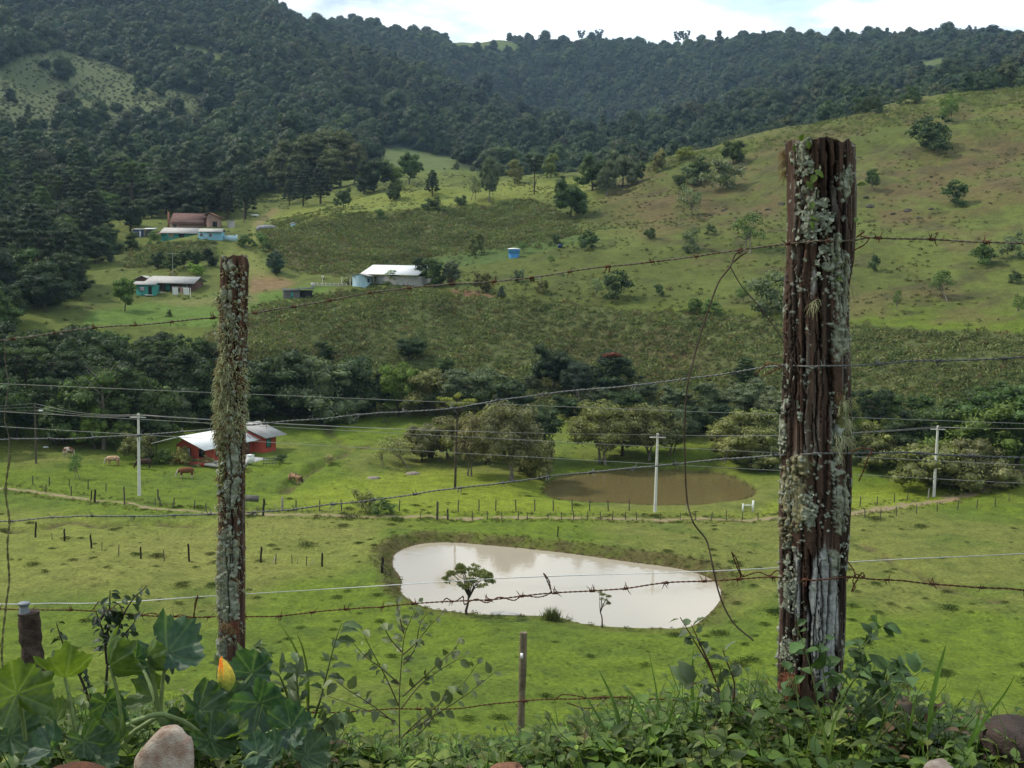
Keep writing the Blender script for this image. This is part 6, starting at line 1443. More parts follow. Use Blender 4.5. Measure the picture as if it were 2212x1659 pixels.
    i = np.arange(rows - 1)[:, None] * segs; j = np.arange(segs)[None]; j2 = (j + 1) % segs
    F = np.stack([i + j, i + segs + j, i + segs + j2, i + j2], -1).reshape(-1, 4)
    # worn top: rings to the middle
    top = [P[:segs]]; TV, TF, k0 = [], [], n
    prev = np.arange(segs)
    for q in (.8, .55, .3, .08):
        ring = cen[0] + (P[:segs] - cen[0]) * q; ring[:, 2] = cen[0][2] + jagz * q * .6 + (fbm(ring[:, 0] * 60, ring[:, 1] * 60, seed=seed + 30) - .5) * jag - .01 * (1 - q)
        TV.append(ring); cur = np.arange(segs) + k0; TF.append(np.stack([prev, np.roll(prev, -1), np.roll(cur, -1), cur], -1)); prev = cur; k0 += segs
    tt = np.concatenate([tint.reshape(-1, 3)] + [np.tile((.05, .035, .028), (segs, 1)) + rg(1).uniform(0, .05, (segs, 1))] * 4)
    base_loc = np.array([base[0], base[1], base[2]])
    me = mesh_np(name, np.concatenate([P] + TV) - base_loc, np.concatenate([F] + TF), [M_old], True, attrs={'tint': tt})
    root = thing(name, label, 'fence post', base_loc); body = put('wood', me, root)
    def surf(u, v, out=.002):      # a point on the front of the post, and the way out of it
        c_ = np.array([np.interp(v, vs, cen[:, k]) for k in range(3)]); R_ = np.interp(v, vs, rad); l, r_ = np.interp(v, vs, L), np.interp(v, vs, Rr)
        s = np.clip((u - (l + r_) / 2) / ((r_ - l) / 2), -.999, .999); t_ = math.asin(s)
        o = math.sin(t_) * rgt + math.cos(t_) * toc
        return c_ + o * (R_ + out), o
    return root, surf, base_loc
PROF_R = [(312, 1701, 1844), (400, 1703, 1846), (472, 1703, 1846), (560, 1701, 1841), (619, 1695, 1830), (700, 1693, 1830), (760, 1692, 1832), (915, 1689, 1834), (1000, 1688, 1836), (1069, 1686, 1837), (1126, 1684, 1834), (1245, 1686, 1827), (1355, 1684, 1823), (1442, 1684, 1820), (1660, 1684, 1818)]
CR_R = [(1787, 300, 520, 3.2, .022), (1803, 300, 460, 3, .02), (1752, 300, 420, 2.2, .015), (1720, 300, 900, 1.8, .010), (1737, 420, 1000, 1.8, .010), (1773, 540, 800, 2.2, .014), (1793, 700, 1000, 2.8, .02), (1764, 700, 1150, 1.6, .010), (1709, 600, 1400, 1.6, .009), (1748, 1160, 1480, 3.4, .022), (1730, 1150, 1480, 2.2, .014), (1772, 1170, 1420, 1.3, .010), (1786, 1160, 1460, 1.6, .012), (1801, 1180, 1440, 1.6, .012), (1816, 320, 700, 1.6, .010), (1812, 1000, 1300, 2, .012), (1758, 1290, 1500, 1.4, .01), (1699, 500, 1200, 1.4, .008)]
RG_R = [('grey', 1778, 1310, 36, 160, 1.9), ('grey', 1722, 1260, 14, 120, 1.0), ('grey', 1762, 610, 14, 50, .8), ('grey', 1800, 500, 16, 50, .9), ('grey', 1770, 1400, 30, 60, 1.0),
        ('olive', 1722, 1060, 32, 85, 1.45), ('olive', 1735, 1010, 26, 40, 1.1), ('olive', 1700, 1150, 18, 40, .9), ('lichen', 1750, 1100, 18, 50, 1.0), ('lichen', 1812, 640, 16, 110, 1.25), ('lichen', 1806, 740, 18, 60, 1.1), ('lichen', 1822, 400, 16, 40, 1.1),
        ('lichen', 1755, 460, 36, 70, 1.05), ('lichen', 1735, 350, 26, 45, .95), ('lichen', 1790, 540, 30, 60, .95), ('lichen', 1693, 940, 9, 50, 1.2), ('lichen', 1735, 900, 9, 20, .8), ('moss', 1815, 900, 18, 70, 1.1), ('lichen', 1800, 950, 16, 30, .9),
        ('lichen', 1795, 1190, 26, 40, 1.0), ('lichen', 1705, 1240, 20, 110, 1.05), ('lichen', 1812, 1080, 20, 80, .95), ('rust', 1710, 1465, 24, 40, 1.3), ('lichen', 1712, 1390, 26, 60, .9), ('moss', 1700, 1445, 20, 30, .6)]
post_r, surf_r, base_r = old_post('old_fence_post', 'thick weathered fence post with lichen crusts and a split top at right', PROF_R, 2.65, CR_R, RG_R, 11, [(.017, .011, .009), (.076, .046, .034), (.072, .054, .045)])
PROF_L = [(556, 480, 532), (575, 478, 537), (600, 478, 535), (685, 477, 533), (780, 476, 531), (946, 473, 529), (1150, 472, 529), (1389, 472, 529), (1660, 472, 529)]
CR_L = [(513, 556, 760, 2.0, .012), (506, 700, 950, 1.6, .009), (520, 900, 1300, 1.2, .006)]
RG_L = [('lichen', 493, 575, 14, 24, 1.1), ('lichen', 490, 640, 16, 28, 1.0), ('lichen', 497, 690, 18, 30, .9), ('olive', 488, 740, 16, 40, .8), ('lichen', 497, 830, 22, 40, 1.1), ('moss', 486, 860, 16, 60, 1.1), ('lichen', 503, 985, 20, 40, 1.1), ('lichen', 500, 1060, 22, 40, 1.0), ('lichen', 494, 1130, 22, 50, 1.1),
        ('lichen', 492, 1195, 28, 60, 1.8), ('lichen', 494, 1290, 24, 60, 1.7), ('white', 500, 1180, 16, 30, .7), ('rust', 498, 1350, 22, 28, 1.2), ('lichen', 483, 1400, 12, 50, 1.0), ('moss', 480, 1000, 8, 200, .9)]
post_l, surf_l, base_l = old_post('mossy_fence_post', 'slim fence post bearded with hanging pale green lichen at left', PROF_L, 2.98, CR_L, RG_L, 37, [(.050, .027, .019), (.115, .062, .043), (.095, .065, .048)], rows=620, segs=120, jag=.012, flute=.6)

# beard lichen, leafy lichen flakes
def strands(mb, p, out, n, L, rng, rad=.0008, droop=1.0, spread=.7):
    for _ in range(n):
        d = out + rng.normal(0, spread, 3); d /= np.linalg.norm(d); l = L * rng.uniform(.4, 1.3); q = np.linspace(0, 1, 5)[:, None]
        pts = p + rng.normal(0, .004, 3) + d * l * q * (1 - .35 * q) + np.array([0, 0, -1.0]) * l * droop * q ** 2 * .7 + rng.normal(0, .06, (5, 3)) * l * q
        mb.tube(pts, np.linspace(rad, rad * .35, 5), 3, False)
def flakes(mb, p, out, n, R, rng, spread):
    for _ in range(n):
        c_ = p + rng.normal(0, spread, 3); nn = out + rng.normal(0, .38, 3); nn /= np.linalg.norm(nn); a = np.cross(nn, rng.normal(0, 1, 3)); a /= np.linalg.norm(a); b_ = np.cross(nn, a)
        k = 11; r = R * rng.uniform(.5, 1.2); t_ = np.arange(k) * 2 * PI / k; rr2 = r * (1 + .28 * rng.normal(0, 1, k).clip(-1.4, 1.4))
        edge = c_ + rr2[:, None] * (np.cos(t_)[:, None] * a + np.sin(t_)[:, None] * b_) + nn * (r * rng.uniform(.05, .45, k))[:, None]
        mb.add(np.concatenate([edge, [c_ + nn * .001]]), [[i, (i + 1) % k, k] for i in range(k)])
M_beard = leafy("beard lichen", [(0, (.44, .45, .27)), (1, (.44, .45, .27))], .25, .35, 14, .9, .05)
M_beard2 = plain("brown beard lichen", (.26, .17, .08), .9, .4, 40); M_flake = plain("leafy lichen", (.30, .325, .26), .9, .45, 60, .1, col2=(.15, .165, .125))
rng = rg(51); mb, mf, m2 = MB(), MB(), MB()
for k in range(760):
    v = rng.choice([rng.uniform(640, 960), rng.uniform(780, 950), rng.uniform(580, 1380)]); side = rng.random()
    l, r_ = np.interp(v, [p[0] for p in PROF_L], [p[1] for p in PROF_L]), np.interp(v, [p[0] for p in PROF_L], [p[2] for p in PROF_L])
    u = l + (r_ - l) * (rng.uniform(-.0, .22) if side < .55 else rng.uniform(0.2, 1))
    p, o = surf_l(u, v); big = math.exp(-((v - 870) / 90) ** 2)
    strands(mb if rng.random() < .72 else m2, p, o, int(4 + 5 * big), .013 + .012 * big * (side < .55), rng, .0011 + .0004 * big, .6, .95)
for (u, v, n) in [(474, 870, 60), (472, 900, 50), (476, 840, 40), (475, 930, 30), (497, 880, 40), (474, 660, 30), (475, 645, 24), (531, 640, 16), (474, 1240, 18), (473, 1310, 14), (474, 1090, 20), (530, 700, 14), (500, 920, 20)]:
    p, o = surf_l(u, v); strands(mb, p, o, int(n * .7), .027 if v < 960 else .020, rng, .0014, .5, 1.0)
for (u, v, n) in [(500, 1348, 160), (476, 1030, 40), (478, 965, 30), (532, 700, 40), (490, 1340, 80), (532, 1015, 20)]:
    p, o = surf_l(u, v); strands(m2, p, o, n, .022, rng, .0006, .5, 1.0)
for k in range(170):
    v = rng.uniform(565, 1390); u = rng.uniform(480, 528 if v < 1000 else 512); p, o = surf_l(u, v); flakes(mf, p, o, rng.integers(2, 4), .0045, rng, .006)
mb.build('beard_lichen', M_beard, None, True).parent = post_l; m2.build('brown_lichen', M_beard2, None, True).parent = post_l; mf.build('leafy_lichen', M_flake, None, False).parent = post_l
for c_ in post_l.children:
    if c_.name.split('.')[0] != 'wood': c_['kind'] = 'stuff'; c_.matrix_parent_inverse = Matrix.Translation(-Vector(base_l))
rng = rg(52); mb, mf, m2 = MB(), MB(), MB()
for (u, v, su, sv, n) in [(1765, 470, 34, 36, 90), (1745, 500, 22, 20, 40), (1815, 392, 12, 18, 30), (1800, 660, 16, 60, 70), (1815, 735, 14, 30, 40), (1693, 945, 6, 26, 34), (1798, 870, 8, 22, 22), (1798, 940, 8, 24, 22), (1730, 890, 5, 20, 10), (1810, 1180, 16, 24, 26), (1708, 1250, 14, 70, 60), (1752, 1080, 14, 40, 50), (1720, 1060, 22, 60, 80), (1800, 1090, 16, 60, 40), (1780, 560, 24, 40, 40), (1745, 360, 20, 30, 24), (1706, 1400, 16, 40, 40)]:
    for _ in range(n):
        p, o = surf_r(u + rng.normal(0, su * .6), v + rng.normal(0, sv * .6)); flakes(mf, p, o, 2, .0036 if v > 600 else .0050, rng, .003)
for (u, v, n) in [(1812, 860, 80), (1818, 900, 120), (1806, 930, 100), (1824, 940, 80), (1800, 955, 50), (1828, 620, 20), (1760, 655, 30)]:
    p, o = surf_r(u, v); strands(mb, p, o, n, .028, rng, .0007, 1.2, .8)
for (u, v, n) in [(1702, 330, 60), (1703, 350, 50), (1702, 372, 40), (1805, 845, 60), (1710, 1460, 90), (1720, 1450, 60)]:
    p, o = surf_r(u, v); strands(m2, p, o + np.array([0, 0, -.3]), n, .022, rng, .0006, 1.0, .6)
for mm, nm, ma in ((mb, 'beard_lichen', M_beard), (m2, 'brown_lichen', M_beard2), (mf, 'leafy_lichen', M_flake)):
    o = mm.build(nm, ma, None, False); o['kind'] = 'stuff'; o.parent = post_r; o.matrix_parent_inverse = Matrix.Translation(-Vector(base_r))

# ---- leaves
def blade_mesh(L, Wd, rng, rows=7, fold=.35, curl=.5, serr=0.0, wave=.08, shape=(.45, 1.0)):
    """one leaf along +x, upper side +z"""
    t_ = np.linspace(0, 1, rows); pk, sh = shape
    w = Wd * np.sin(PI * t_ ** (math.log(.5) / math.log(pk))) ** sh * (1 - .0 * t_); w[0] = Wd * .06; w[-1] = Wd * .02
    if serr: w = w * (1 + serr * np.where(np.arange(rows) % 2, 1, -1) * (t_ > .1) * (t_ < .95))
    s = np.array([-1, -.5, 0, .5, 1.0]); ang = curl * (t_ - .15)
    cx, cz = np.cumsum(np.r_[0, np.cos(ang[1:]) * L / (rows - 1)]), -np.cumsum(np.r_[0, np.sin(ang[1:]) * L / (rows - 1)])
    X = cx[:, None] + 0 * s[None]; Y = w[:, None] * s[None] * math.cos(fold)
    Zz = cz[:, None] + w[:, None] * np.abs(s)[None] * math.sin(fold) + wave * Wd * rng.normal(0, 1, (rows, 5)) * (np.abs(s) > .6)
    v = np.stack([X, Y, Zz], -1).reshape(-1, 3); i = np.arange(rows - 1)[:, None] * 5; j = np.arange(4)[None]
    return v, np.stack([i + j, i + 5 + j, i + 6 + j, i + 1 + j], -1).reshape(-1, 4)
def place(v, p, d, n):
    d = np.asarray(d, float); d = d / np.linalg.norm(d); n = np.asarray(n, float); n = n - d * (n @ d)
    if np.linalg.norm(n) < 1e-6: n = np.cross(d, [1, 0, 0])
    n /= np.linalg.norm(n); return np.asarray(p) + v @ np.array([d, np.cross(n, d), n])
M_leaf = leafy("weed leaf", None, .28, .38, 9.0, .5, .28)
M_stemg = plain("green stem", (.13, .17, .06), .7, .3, 30); M_stemr = plain("reddish brown stem", (.12, .055, .035), .75, .3, 30); M_stemd = plain("dark twig", (.055, .045, .035), .85, .3, 30)

def weed_mesh(name, seed, hgt, n_leaf, L, Wd, top_rosette=True, serr=.18, curl=.6, shape=(.42, .9), stemr=.0012):
    rng = rg(seed); mb = MB(); st = MB(); nst = rng.integers(2, 4)
    for s in range(nst):
        a = rng.uniform(0, 6.28); ln = rng.uniform(.1, .55); k = 6; q = np.linspace(0, 1, k); hh = hgt * rng.uniform(.6, 1.1)
        pts = np.c_[math.cos(a) * ln * hh * q ** 1.4, math.sin(a) * ln * hh * q ** 1.4, hh * q * (1 - .12 * q)] + rng.normal(0, .006, (k, 3)) * q[:, None]
        st.tube(pts, np.linspace(stemr * 1.3, stemr * .7, k), 4)
        m_ = n_leaf // nst
        for i in range(m_):
            t_ = (.18 + .8 * (i // 2) / max(1, m_ // 2)); p = np.array([np.interp(t_, q, pts[:, c]) for c in range(3)]); az = (i % 2) * PI + (i // 2) * 1.57 + rng.uniform(-.4, .4) + a
            up = .25 + .5 * (t_ > .85) + rng.normal(0, .25); l = L * rng.uniform(.65, 1.2) * (1 - .35 * (t_ > .9))
            v, f = blade_mesh(l, Wd * l / L * rng.uniform(.85, 1.15), rng, 7, rng.uniform(.1, .5), curl * rng.uniform(.3, 1.3), serr, .08, shape)
            mb.add(place(v, p, (math.cos(az), math.sin(az), up), (0, 0, 1)), f)
    n0 = mb.n; mb.add(np.concatenate(st.v), np.concatenate([np.concatenate(x) for k_, x in st.f.items() if k_ == 4]))
    allf = [np.concatenate(x) for x in mb.f.values()]
    return mesh_np(name, np.concatenate(mb.v), allf, [M_leaf], True)
def src(me, c_):
    o = bpy.data.objects.new(me.name, me); o.color = (*c_, 1); return o
def leaf_ramp(name, stops): return leafy(name, stops, .30, .42, 9.0, .5, .28)
M_cover = leaf_ramp("ground cover leaf", [(0, (.066, .124, .023)), (.4, (.115, .196, .032)), (.75, (.160, .240, .040)), (1, (.205, .225, .058))])
M_cover2 = leaf_ramp("mixed weed leaf", [(0, (.046, .086, .019)), (.5, (.082, .132, .026)), (.85, (.120, .150, .045)), (.93, (.125, .085, .045)), (1, (.14, .09, .05))])
def with_mat(me, m_): me.materials.clear(); me.materials.append(m_); return me
COV = [bpy.data.objects.new("cover", with_mat(weed_mesh("cover", 600 + s, .10 + .03 * (s % 3), 18, .034, .0125, serr=.10), M_cover)) for s in range(5)]
COV2 = [bpy.data.objects.new("cover", with_mat(weed_mesh("cover", 620 + s, .17 + .04 * s, 20, .050, .014, serr=0, curl=.9, shape=(.38, 1.0)), M_cover2)) for s in range(4)]
def grass_mesh(seed, n, L, w, m_):
    rng = rg(seed); mb = MB()
    for _ in range(n):
        a = rng.uniform(0, 6.28); l = L * rng.uniform(.5, 1.2); v, f = blade_mesh(l, w * rng.uniform(.7, 1.2), rng, 8, .3, rng.uniform(.1, 1.3), 0, .0, (.30, .6))
        mb.add(place(v, (rng.normal(0, .015), rng.normal(0, .015), 0), (math.cos(a), math.sin(a), rng.uniform(1.2, 4)), (-math.cos(a), -math.sin(a), .8)), f)
    return mesh_np("grass_tuft", np.concatenate(mb.v), np.concatenate([np.concatenate(x) for x in mb.f.values()]), [m_], True)
M_gr = leaf_ramp("grass blade", [(0, (.075, .15, .035)), (.6, (.10, .18, .04)), (1, (.18, .19, .07))])
GRS = [bpy.data.objects.new("grass_source", grass_mesh(640 + s, 9, .16, .0035, M_gr)) for s in range(3)]

TOPV = ([-400, 0, 120, 260, 420, 560, 700, 820, 1000, 1080, 1180, 1280, 1400, 1500, 1600, 1690, 1760, 1850, 1930, 2030, 2120, 2212, 2600], [1545, 1550, 1530, 1525, 1535, 1570, 1590, 1606, 1616, 1612, 1580, 1560, 1515, 1490, 1480, 1480, 1475, 1460, 1480, 1505, 1540, 1560, 1560])
def cover(name, n, r0, r1, u0, u1, sources, seed, hmul, szs, sink=.0):
    rng = rg(seed); P, T, Sx, I = [], [], [], []
    tries = 0
    while len(P) < n and tries < n * 12:
        tries += 1
        u, r = rng.uniform(u0, u1), math.sqrt(rng.uniform(r0 ** 2, r1 ** 2)); a = ray_polar(u, 1500)[0]; x, y = math.sin(a) * r, math.cos(a) * r; z = float(height(x, y))
        s = rng.uniform(*szs); top = z + hmul * s; uu, vv, w_ = project((x, y, top))
        lim = np.interp(u, *TOPV) + rng.normal(0, 14)
        if vv < lim:
            s2 = s * max(0, 1 - (lim - vv) * w_ / FOC / (hmul * s)); 
            if s2 < szs[0] * .45: continue
            s = s2
        P.append((x, y, z - sink)); T.append(rng.uniform(0, 6.28)); Sx.append(s); I.append(rng.integers(len(sources)))
    return scatter_mass(name, P, T, Sx, I, sources)
cover("ground_cover", 3600, 1.5, 3.15, 1040, 2420, COV, 71, .13, (.6, 1.45))
cover("ground_cover", 2300, 1.5, 3.1, -200, 1080, COV, 72, .13, (.6, 1.7))
cover("weeds", 420, 2.1, 3.3, 1250, 2420, COV2, 73, .26, (.5, 1.2))
cover("weeds", 760, 1.9, 3.2, -200, 1250, COV2, 74, .26, (.45, 1.15))
cover("grass", 260, 1.9, 3.3, -200, 2420, GRS, 75, .15, (.6, 1.3))

# ---- plants that stand out
def px(u, v, r): return np.array(at(u, v, r))
def spray(mb, st, pts, r0, r1, nl, L, Wd, rng, seg=5, up=.2, droop=.6, shape=(.42, .9), serr=.12, start=.2, rstem=(.004, .001), both=True, face=None):
    """a stem through the given picture points, with leaves along it"""
    P = np.array([px(u, v, r0 + (r1 - r0) * i / max(1, len(pts) - 1)) for i, (u, v) in enumerate(pts)])
    t0 = np.linspace(0, 1, len(P)); q = np.linspace(0, 1, 5 * len(P)); P = np.stack([np.interp(q, t0, P[:, c]) for c in range(3)], 1)
    P = np.stack([np.convolve(np.pad(P[:, c], 2, 'edge'), np.ones(5) / 5, 'valid') for c in range(3)], 1)
    st.tube(P, np.linspace(rstem[0], rstem[1], len(P)), seg)
    for i in range(nl):
        t_ = start + (1 - start) * (i + rng.random() * .6) / nl; p = np.array([np.interp(t_, q, P[:, c]) for c in range(3)]); ax = P[min(len(P) - 1, int(t_ * len(P)) + 1)] - P[max(0, int(t_ * len(P)) - 1)]; ax /= np.linalg.norm(ax) + 1e-9
        sd = np.cross(ax, rng.normal(0, 1, 3)); sd /= np.linalg.norm(sd); d = sd + ax * .5 + np.array([0, 0, up - droop * rng.random()])
        l = L * rng.uniform(.55, 1.2); v, f = blade_mesh(l, Wd * l / L, rng, 7, rng.uniform(.15, .6), rng.uniform(.2, 1.0), serr, .08, shape)
        mb.add(place(v, p + d * .004, d, np.array([0, -.4, 1]) + rng.normal(0, .4, 3)), f)
def weed(name, label, cat, sprays, colr, stem_mat, seed, **kw):
    rng = rg(seed); mb, st = MB(), MB()
    for pts, r0, r1, nl, L, Wd, *rest in sprays: spray(mb, st, pts, r0, r1, nl, L, Wd, rng, **{**kw, **(rest[0] if rest else {})})
    b0 = px(*sprays[0][0][0], sprays[0][1]); o = thing(name, label, cat, b0)
    for m_, nm, ma in ((st, 'stem', stem_mat), (mb, 'leaves', M_leaf)):
        x = m_.build(nm, ma, o, True); x.matrix_parent_inverse = Matrix.Translation(-Vector(b0)); x.color = (*colr, 1)
    return o
weed('weed_plant', 'tall branching weed with small pale leaves in the middle of the verge', 'weed', [
    ([(863, 1660), (863, 1580), (862, 1500), (868, 1420), (873, 1372), (887, 1338), (907, 1292)], 2.5, 2.45, 22, .024, .008), ([(869, 1440), (900, 1400), (905, 1350), (925, 1320)], 2.46, 2.4, 9, .020, .007), ([(866, 1480), (820, 1440), (790, 1420), (755, 1380)], 2.48, 2.4, 9, .02, .007), ([(864, 1510), (930, 1450), (985, 1400), (1000, 1370)], 2.48, 2.4, 9, .02, .007), ([(862, 1600), (900, 1560), (1000, 1480), (1040, 1420)], 2.5, 2.4, 10, .022, .008), ([(862, 1560), (780, 1530), (700, 1500)], 2.5, 2.45, 8, .022, .008), ([(864, 1530), (835, 1465), (800, 1400), (776, 1350)], 2.5, 2.42, 9, .028, .009), ([(868, 1416), (893, 1396), (930, 1350), (962, 1318)], 2.46, 2.4, 8, .026, .009),
    ([(864, 1535), (905, 1480), (960, 1440), (1012, 1412)], 2.5, 2.4, 10, .026, .009), ([(864, 1592), (940, 1545), (1010, 1500), (1080, 1442)], 2.5, 2.35, 12, .030, .010), ([(864, 1570), (800, 1520), (750, 1490), (716, 1462)], 2.5, 2.42, 9, .030, .010),
    ([(873, 1372), (862, 1330), (856, 1296)], 2.46, 2.44, 6, .024, .008), ([(864, 1620), (900, 1590), (930, 1560), (960, 1500), (985, 1470)], 2.5, 2.4, 9, .032, .012), ([(870, 1410), (842, 1380), (820, 1335)], 2.46, 2.4, 6, .026, .009)],
    (.125, .155, .062), plain("olive stem", (.13, .10, .055), .75, .3, 30), 801, rstem=(.0019, .0006), serr=.05)
weed('dark_shrub', 'dark twiggy shrub with drooping small leaves behind the squash plant', 'shrub', [
    ([(225, 1560), (232, 1420), (252, 1360), (282, 1297), (322, 1262)], 3.0, 2.95, 26, .030, .008), ([(232, 1440), (225, 1370), (205, 1316)], 3.0, 2.95, 22, .030, .008), ([(240, 1405), (270, 1370), (295, 1338)], 3.0, 2.9, 12, .028, .008), ([(228, 1400), (236, 1330), (238, 1270)], 3.0, 2.98, 20, .026, .007),
    ([(210, 1560), (170, 1450), (135, 1390), (120, 1340)], 3.0, 2.95, 14, .026, .008), ([(205, 1540), (180, 1430), (150, 1420)], 3, 3, 14, .026, .008), ([(240, 1560), (330, 1480), (375, 1430)], 2.95, 2.9, 16, .026, .008), ([(215, 1340), (232, 1318), (256, 1322)], 2.97, 2.95, 26, .030, .008)],
    (.030, .050, .024), M_stemd, 802, up=-.2, droop=.9, serr=0, rstem=(.0045, .0011), shape=(.5, 1.0))
weed('climbing_weed', 'leafy weed climbing the right foot of the big post', 'weed', [
    ([(1790, 1600), (1810, 1500), (1850, 1420), (1890, 1362), (1918, 1345)], 2.5, 2.5, 22, .048, .016), ([(1800, 1560), (1835, 1480), (1870, 1440), (1850, 1380)], 2.48, 2.45, 18, .044, .015), ([(1780, 1600), (1760, 1480), (1740, 1400), (1716, 1345)], 2.46, 2.44, 9, .042, .015), ([(1810, 1580), (1880, 1500), (1930, 1460), (1950, 1440)], 2.5, 2.45, 18, .042, .014), ([(1800, 1560), (1775, 1440), (1782, 1368)], 2.46, 2.45, 8, .045, .017), ([(1850, 1560), (1900, 1480), (1925, 1430)], 2.5, 2.45, 14, .04, .014), ([(1830, 1580), (1890, 1520), (1960, 1470), (1990, 1450)], 2.45, 2.4, 14, .04, .013), ([(1760, 1600), (1720, 1500), (1700, 1440)], 2.45, 2.42, 10, .04, .013)],
    (.070, .125, .040), M_stemg, 803, rstem=(.0024, .0008), serr=.05)
weed('budding_weed', 'thin reddish weed with bud tips left of the big post', 'weed', [
    ([(1580, 1580), (1541, 1452), (1500, 1385), (1466, 1328)], 2.5, 2.45, 10, .030, .010, {'start': .4}), ([(1541, 1452), (1512, 1390), (1492, 1346)], 2.48, 2.44, 6, .028, .010), ([(1575, 1560), (1590, 1480), (1570, 1430), (1560, 1400)], 2.5, 2.45, 8, .04, .014), ([(1600, 1580), (1560, 1500), (1520, 1470), (1490, 1480)], 2.5, 2.4, 12, .05, .016)],
    (.085, .120, .055), M_stemr, 804, rstem=(.0028, .001))
weed('weed_plant', 'bushy weed with narrow leaves right of the squash leaves', 'weed', [
    ([(655, 1640), (650, 1540), (640, 1470), (645, 1430)], 2.55, 2.5, 18, .05, .010), ([(655, 1620), (690, 1520), (705, 1460), (722, 1392), (740, 1340)], 2.55, 2.48, 14, .045, .011), ([(650, 1600), (620, 1500), (600, 1450)], 2.55, 2.5, 14, .05, .009), ([(655, 1600), (700, 1560), (740, 1530)], 2.5, 2.45, 12, .05, .016)],
    (.075, .115, .045), M_stemg, 805)
weed('weed_plant', 'leafy weed between the left lichen post and the squash flower', 'weed', [
    ([(500, 1600), (505, 1500), (520, 1430), (545, 1395)], 2.9, 2.85, 30, .055, .010), ([(500, 1560), (480, 1480), (478, 1430)], 2.9, 2.86, 14, .04, .010), ([(505, 1520), (535, 1440), (552, 1410)], 2.9, 2.85, 18, .05, .009)],
    (.095, .140, .045), M_stemg, 806, up=.4)
def blades(name, label, defs, colr):
    rng = rg(len(defs) * 7 + int(defs[0][0][0][0])); mb = MB()
    for pts, r, w in defs:
        P = np.array([px(u, v, r) for u, v in pts]); q = np.linspace(0, 1, 12); t0 = np.linspace(0, 1, len(P)); P = np.stack([np.interp(q, t0, P[:, c]) for c in range(3)], 1)
        P = np.stack([np.convolve(np.pad(P[:, c], 1, 'edge'), np.ones(3) / 3, 'valid') for c in range(3)], 1)
        W_ = .62 * w * np.sin(PI * (.12 + .88 * q) ** .8).clip(0) ** .7; W_[-1] = .0003; sd = np.array([_rt[0], _rt[1], _rt[2]]) + np.array([0, rng.uniform(-.6, .6), 0]); sd /= np.linalg.norm(sd)
        v = np.stack([P - sd * W_[:, None], P + np.array([0, -.25, 0]) * 0 + np.array([0, .35, 0]) * W_[:, None], P + sd * W_[:, None]], 1).reshape(-1, 3); i = np.arange(11)[:, None] * 3; j = np.arange(2)[None]
        mb.add(v, np.stack([i + j, i + j + 1, i + j + 4, i + j + 3], -1).reshape(-1, 4))
    o = mb.build(name, M_leaf, None, True); o.color = (*colr, 1); return tag(o, label, 'grass')
for lb, defs, c_ in [
    ('broad upright grass blade right of the big post', [([(2005, 1590), (2014, 1505), (2030, 1440), (2045, 1388)], 2.4, .0085), ([(2000, 1600), (2010, 1560), (2030, 1520)], 2.4, .005)], (.12, .20, .04)),
    ('short grass blades left of the broad upright blade', [([(1960, 1600), (1972, 1540), (1976, 1500)], 2.4, .006), ([(1962, 1600), (1956, 1550), (1942, 1520)], 2.4, .005)], (.11, .18, .04)),
    ('leaning grass blades by the brown boulder', [([(2090, 1620), (2130, 1550), (2170, 1500), (2195, 1455)], 2.3, .006), ([(2090, 1620), (2110, 1570), (2120, 1520)], 2.3, .005)], (.11, .19, .04)),
    ('long arching grass blades between the lichen post and the tall weed', [([(668, 1600), (664, 1480), (640, 1400), (598, 1338)], 2.6, .006), ([(664, 1590), (668, 1470), (655, 1400), (640, 1365)], 2.6, .005), ([(655, 1600), (630, 1520), (606, 1460)], 2.6, .005), ([(660, 1640), (690, 1600), (740, 1585), (805, 1570)], 2.5, .004)], (.14, .20, .045)),
    ('upright grass blade near the budding weed', [([(1500, 1560), (1494, 1480), (1498, 1395)], 2.5, .006), ([(1502, 1570), (1510, 1500), (1520, 1460)], 2.5, .005)], (.11, .19, .04)),
    ('bright grass blades at the foot of the big post', [([(1790, 1640), (1800, 1560), (1830, 1500)], 2.2, .005), ([(1788, 1640), (1780, 1580), (1770, 1540)], 2.2, .005)], (.14, .20, .045)),
    ('curved grass blades right of the thin stake', [([(1330, 1640), (1340, 1560), (1320, 1500), (1290, 1440)], 2.4, .007), ([(1325, 1640), (1300, 1560), (1250, 1480)], 2.4, .005), ([(1330, 1640), (1360, 1560), (1372, 1500)], 2.4, .005)], (.10, .17, .045)),
    ('arching grass blades above the lowest wire', [([(1420, 1620), (1390, 1540), (1350, 1480)], 2.4, .007), ([(1424, 1610), (1420, 1500), (1400, 1400)], 2.4, .003), ([(1425, 1620), (1450, 1540), (1470, 1490)], 2.4, .005)], (.10, .17, .045))]: blades('grass_clump', lb, defs, c_)

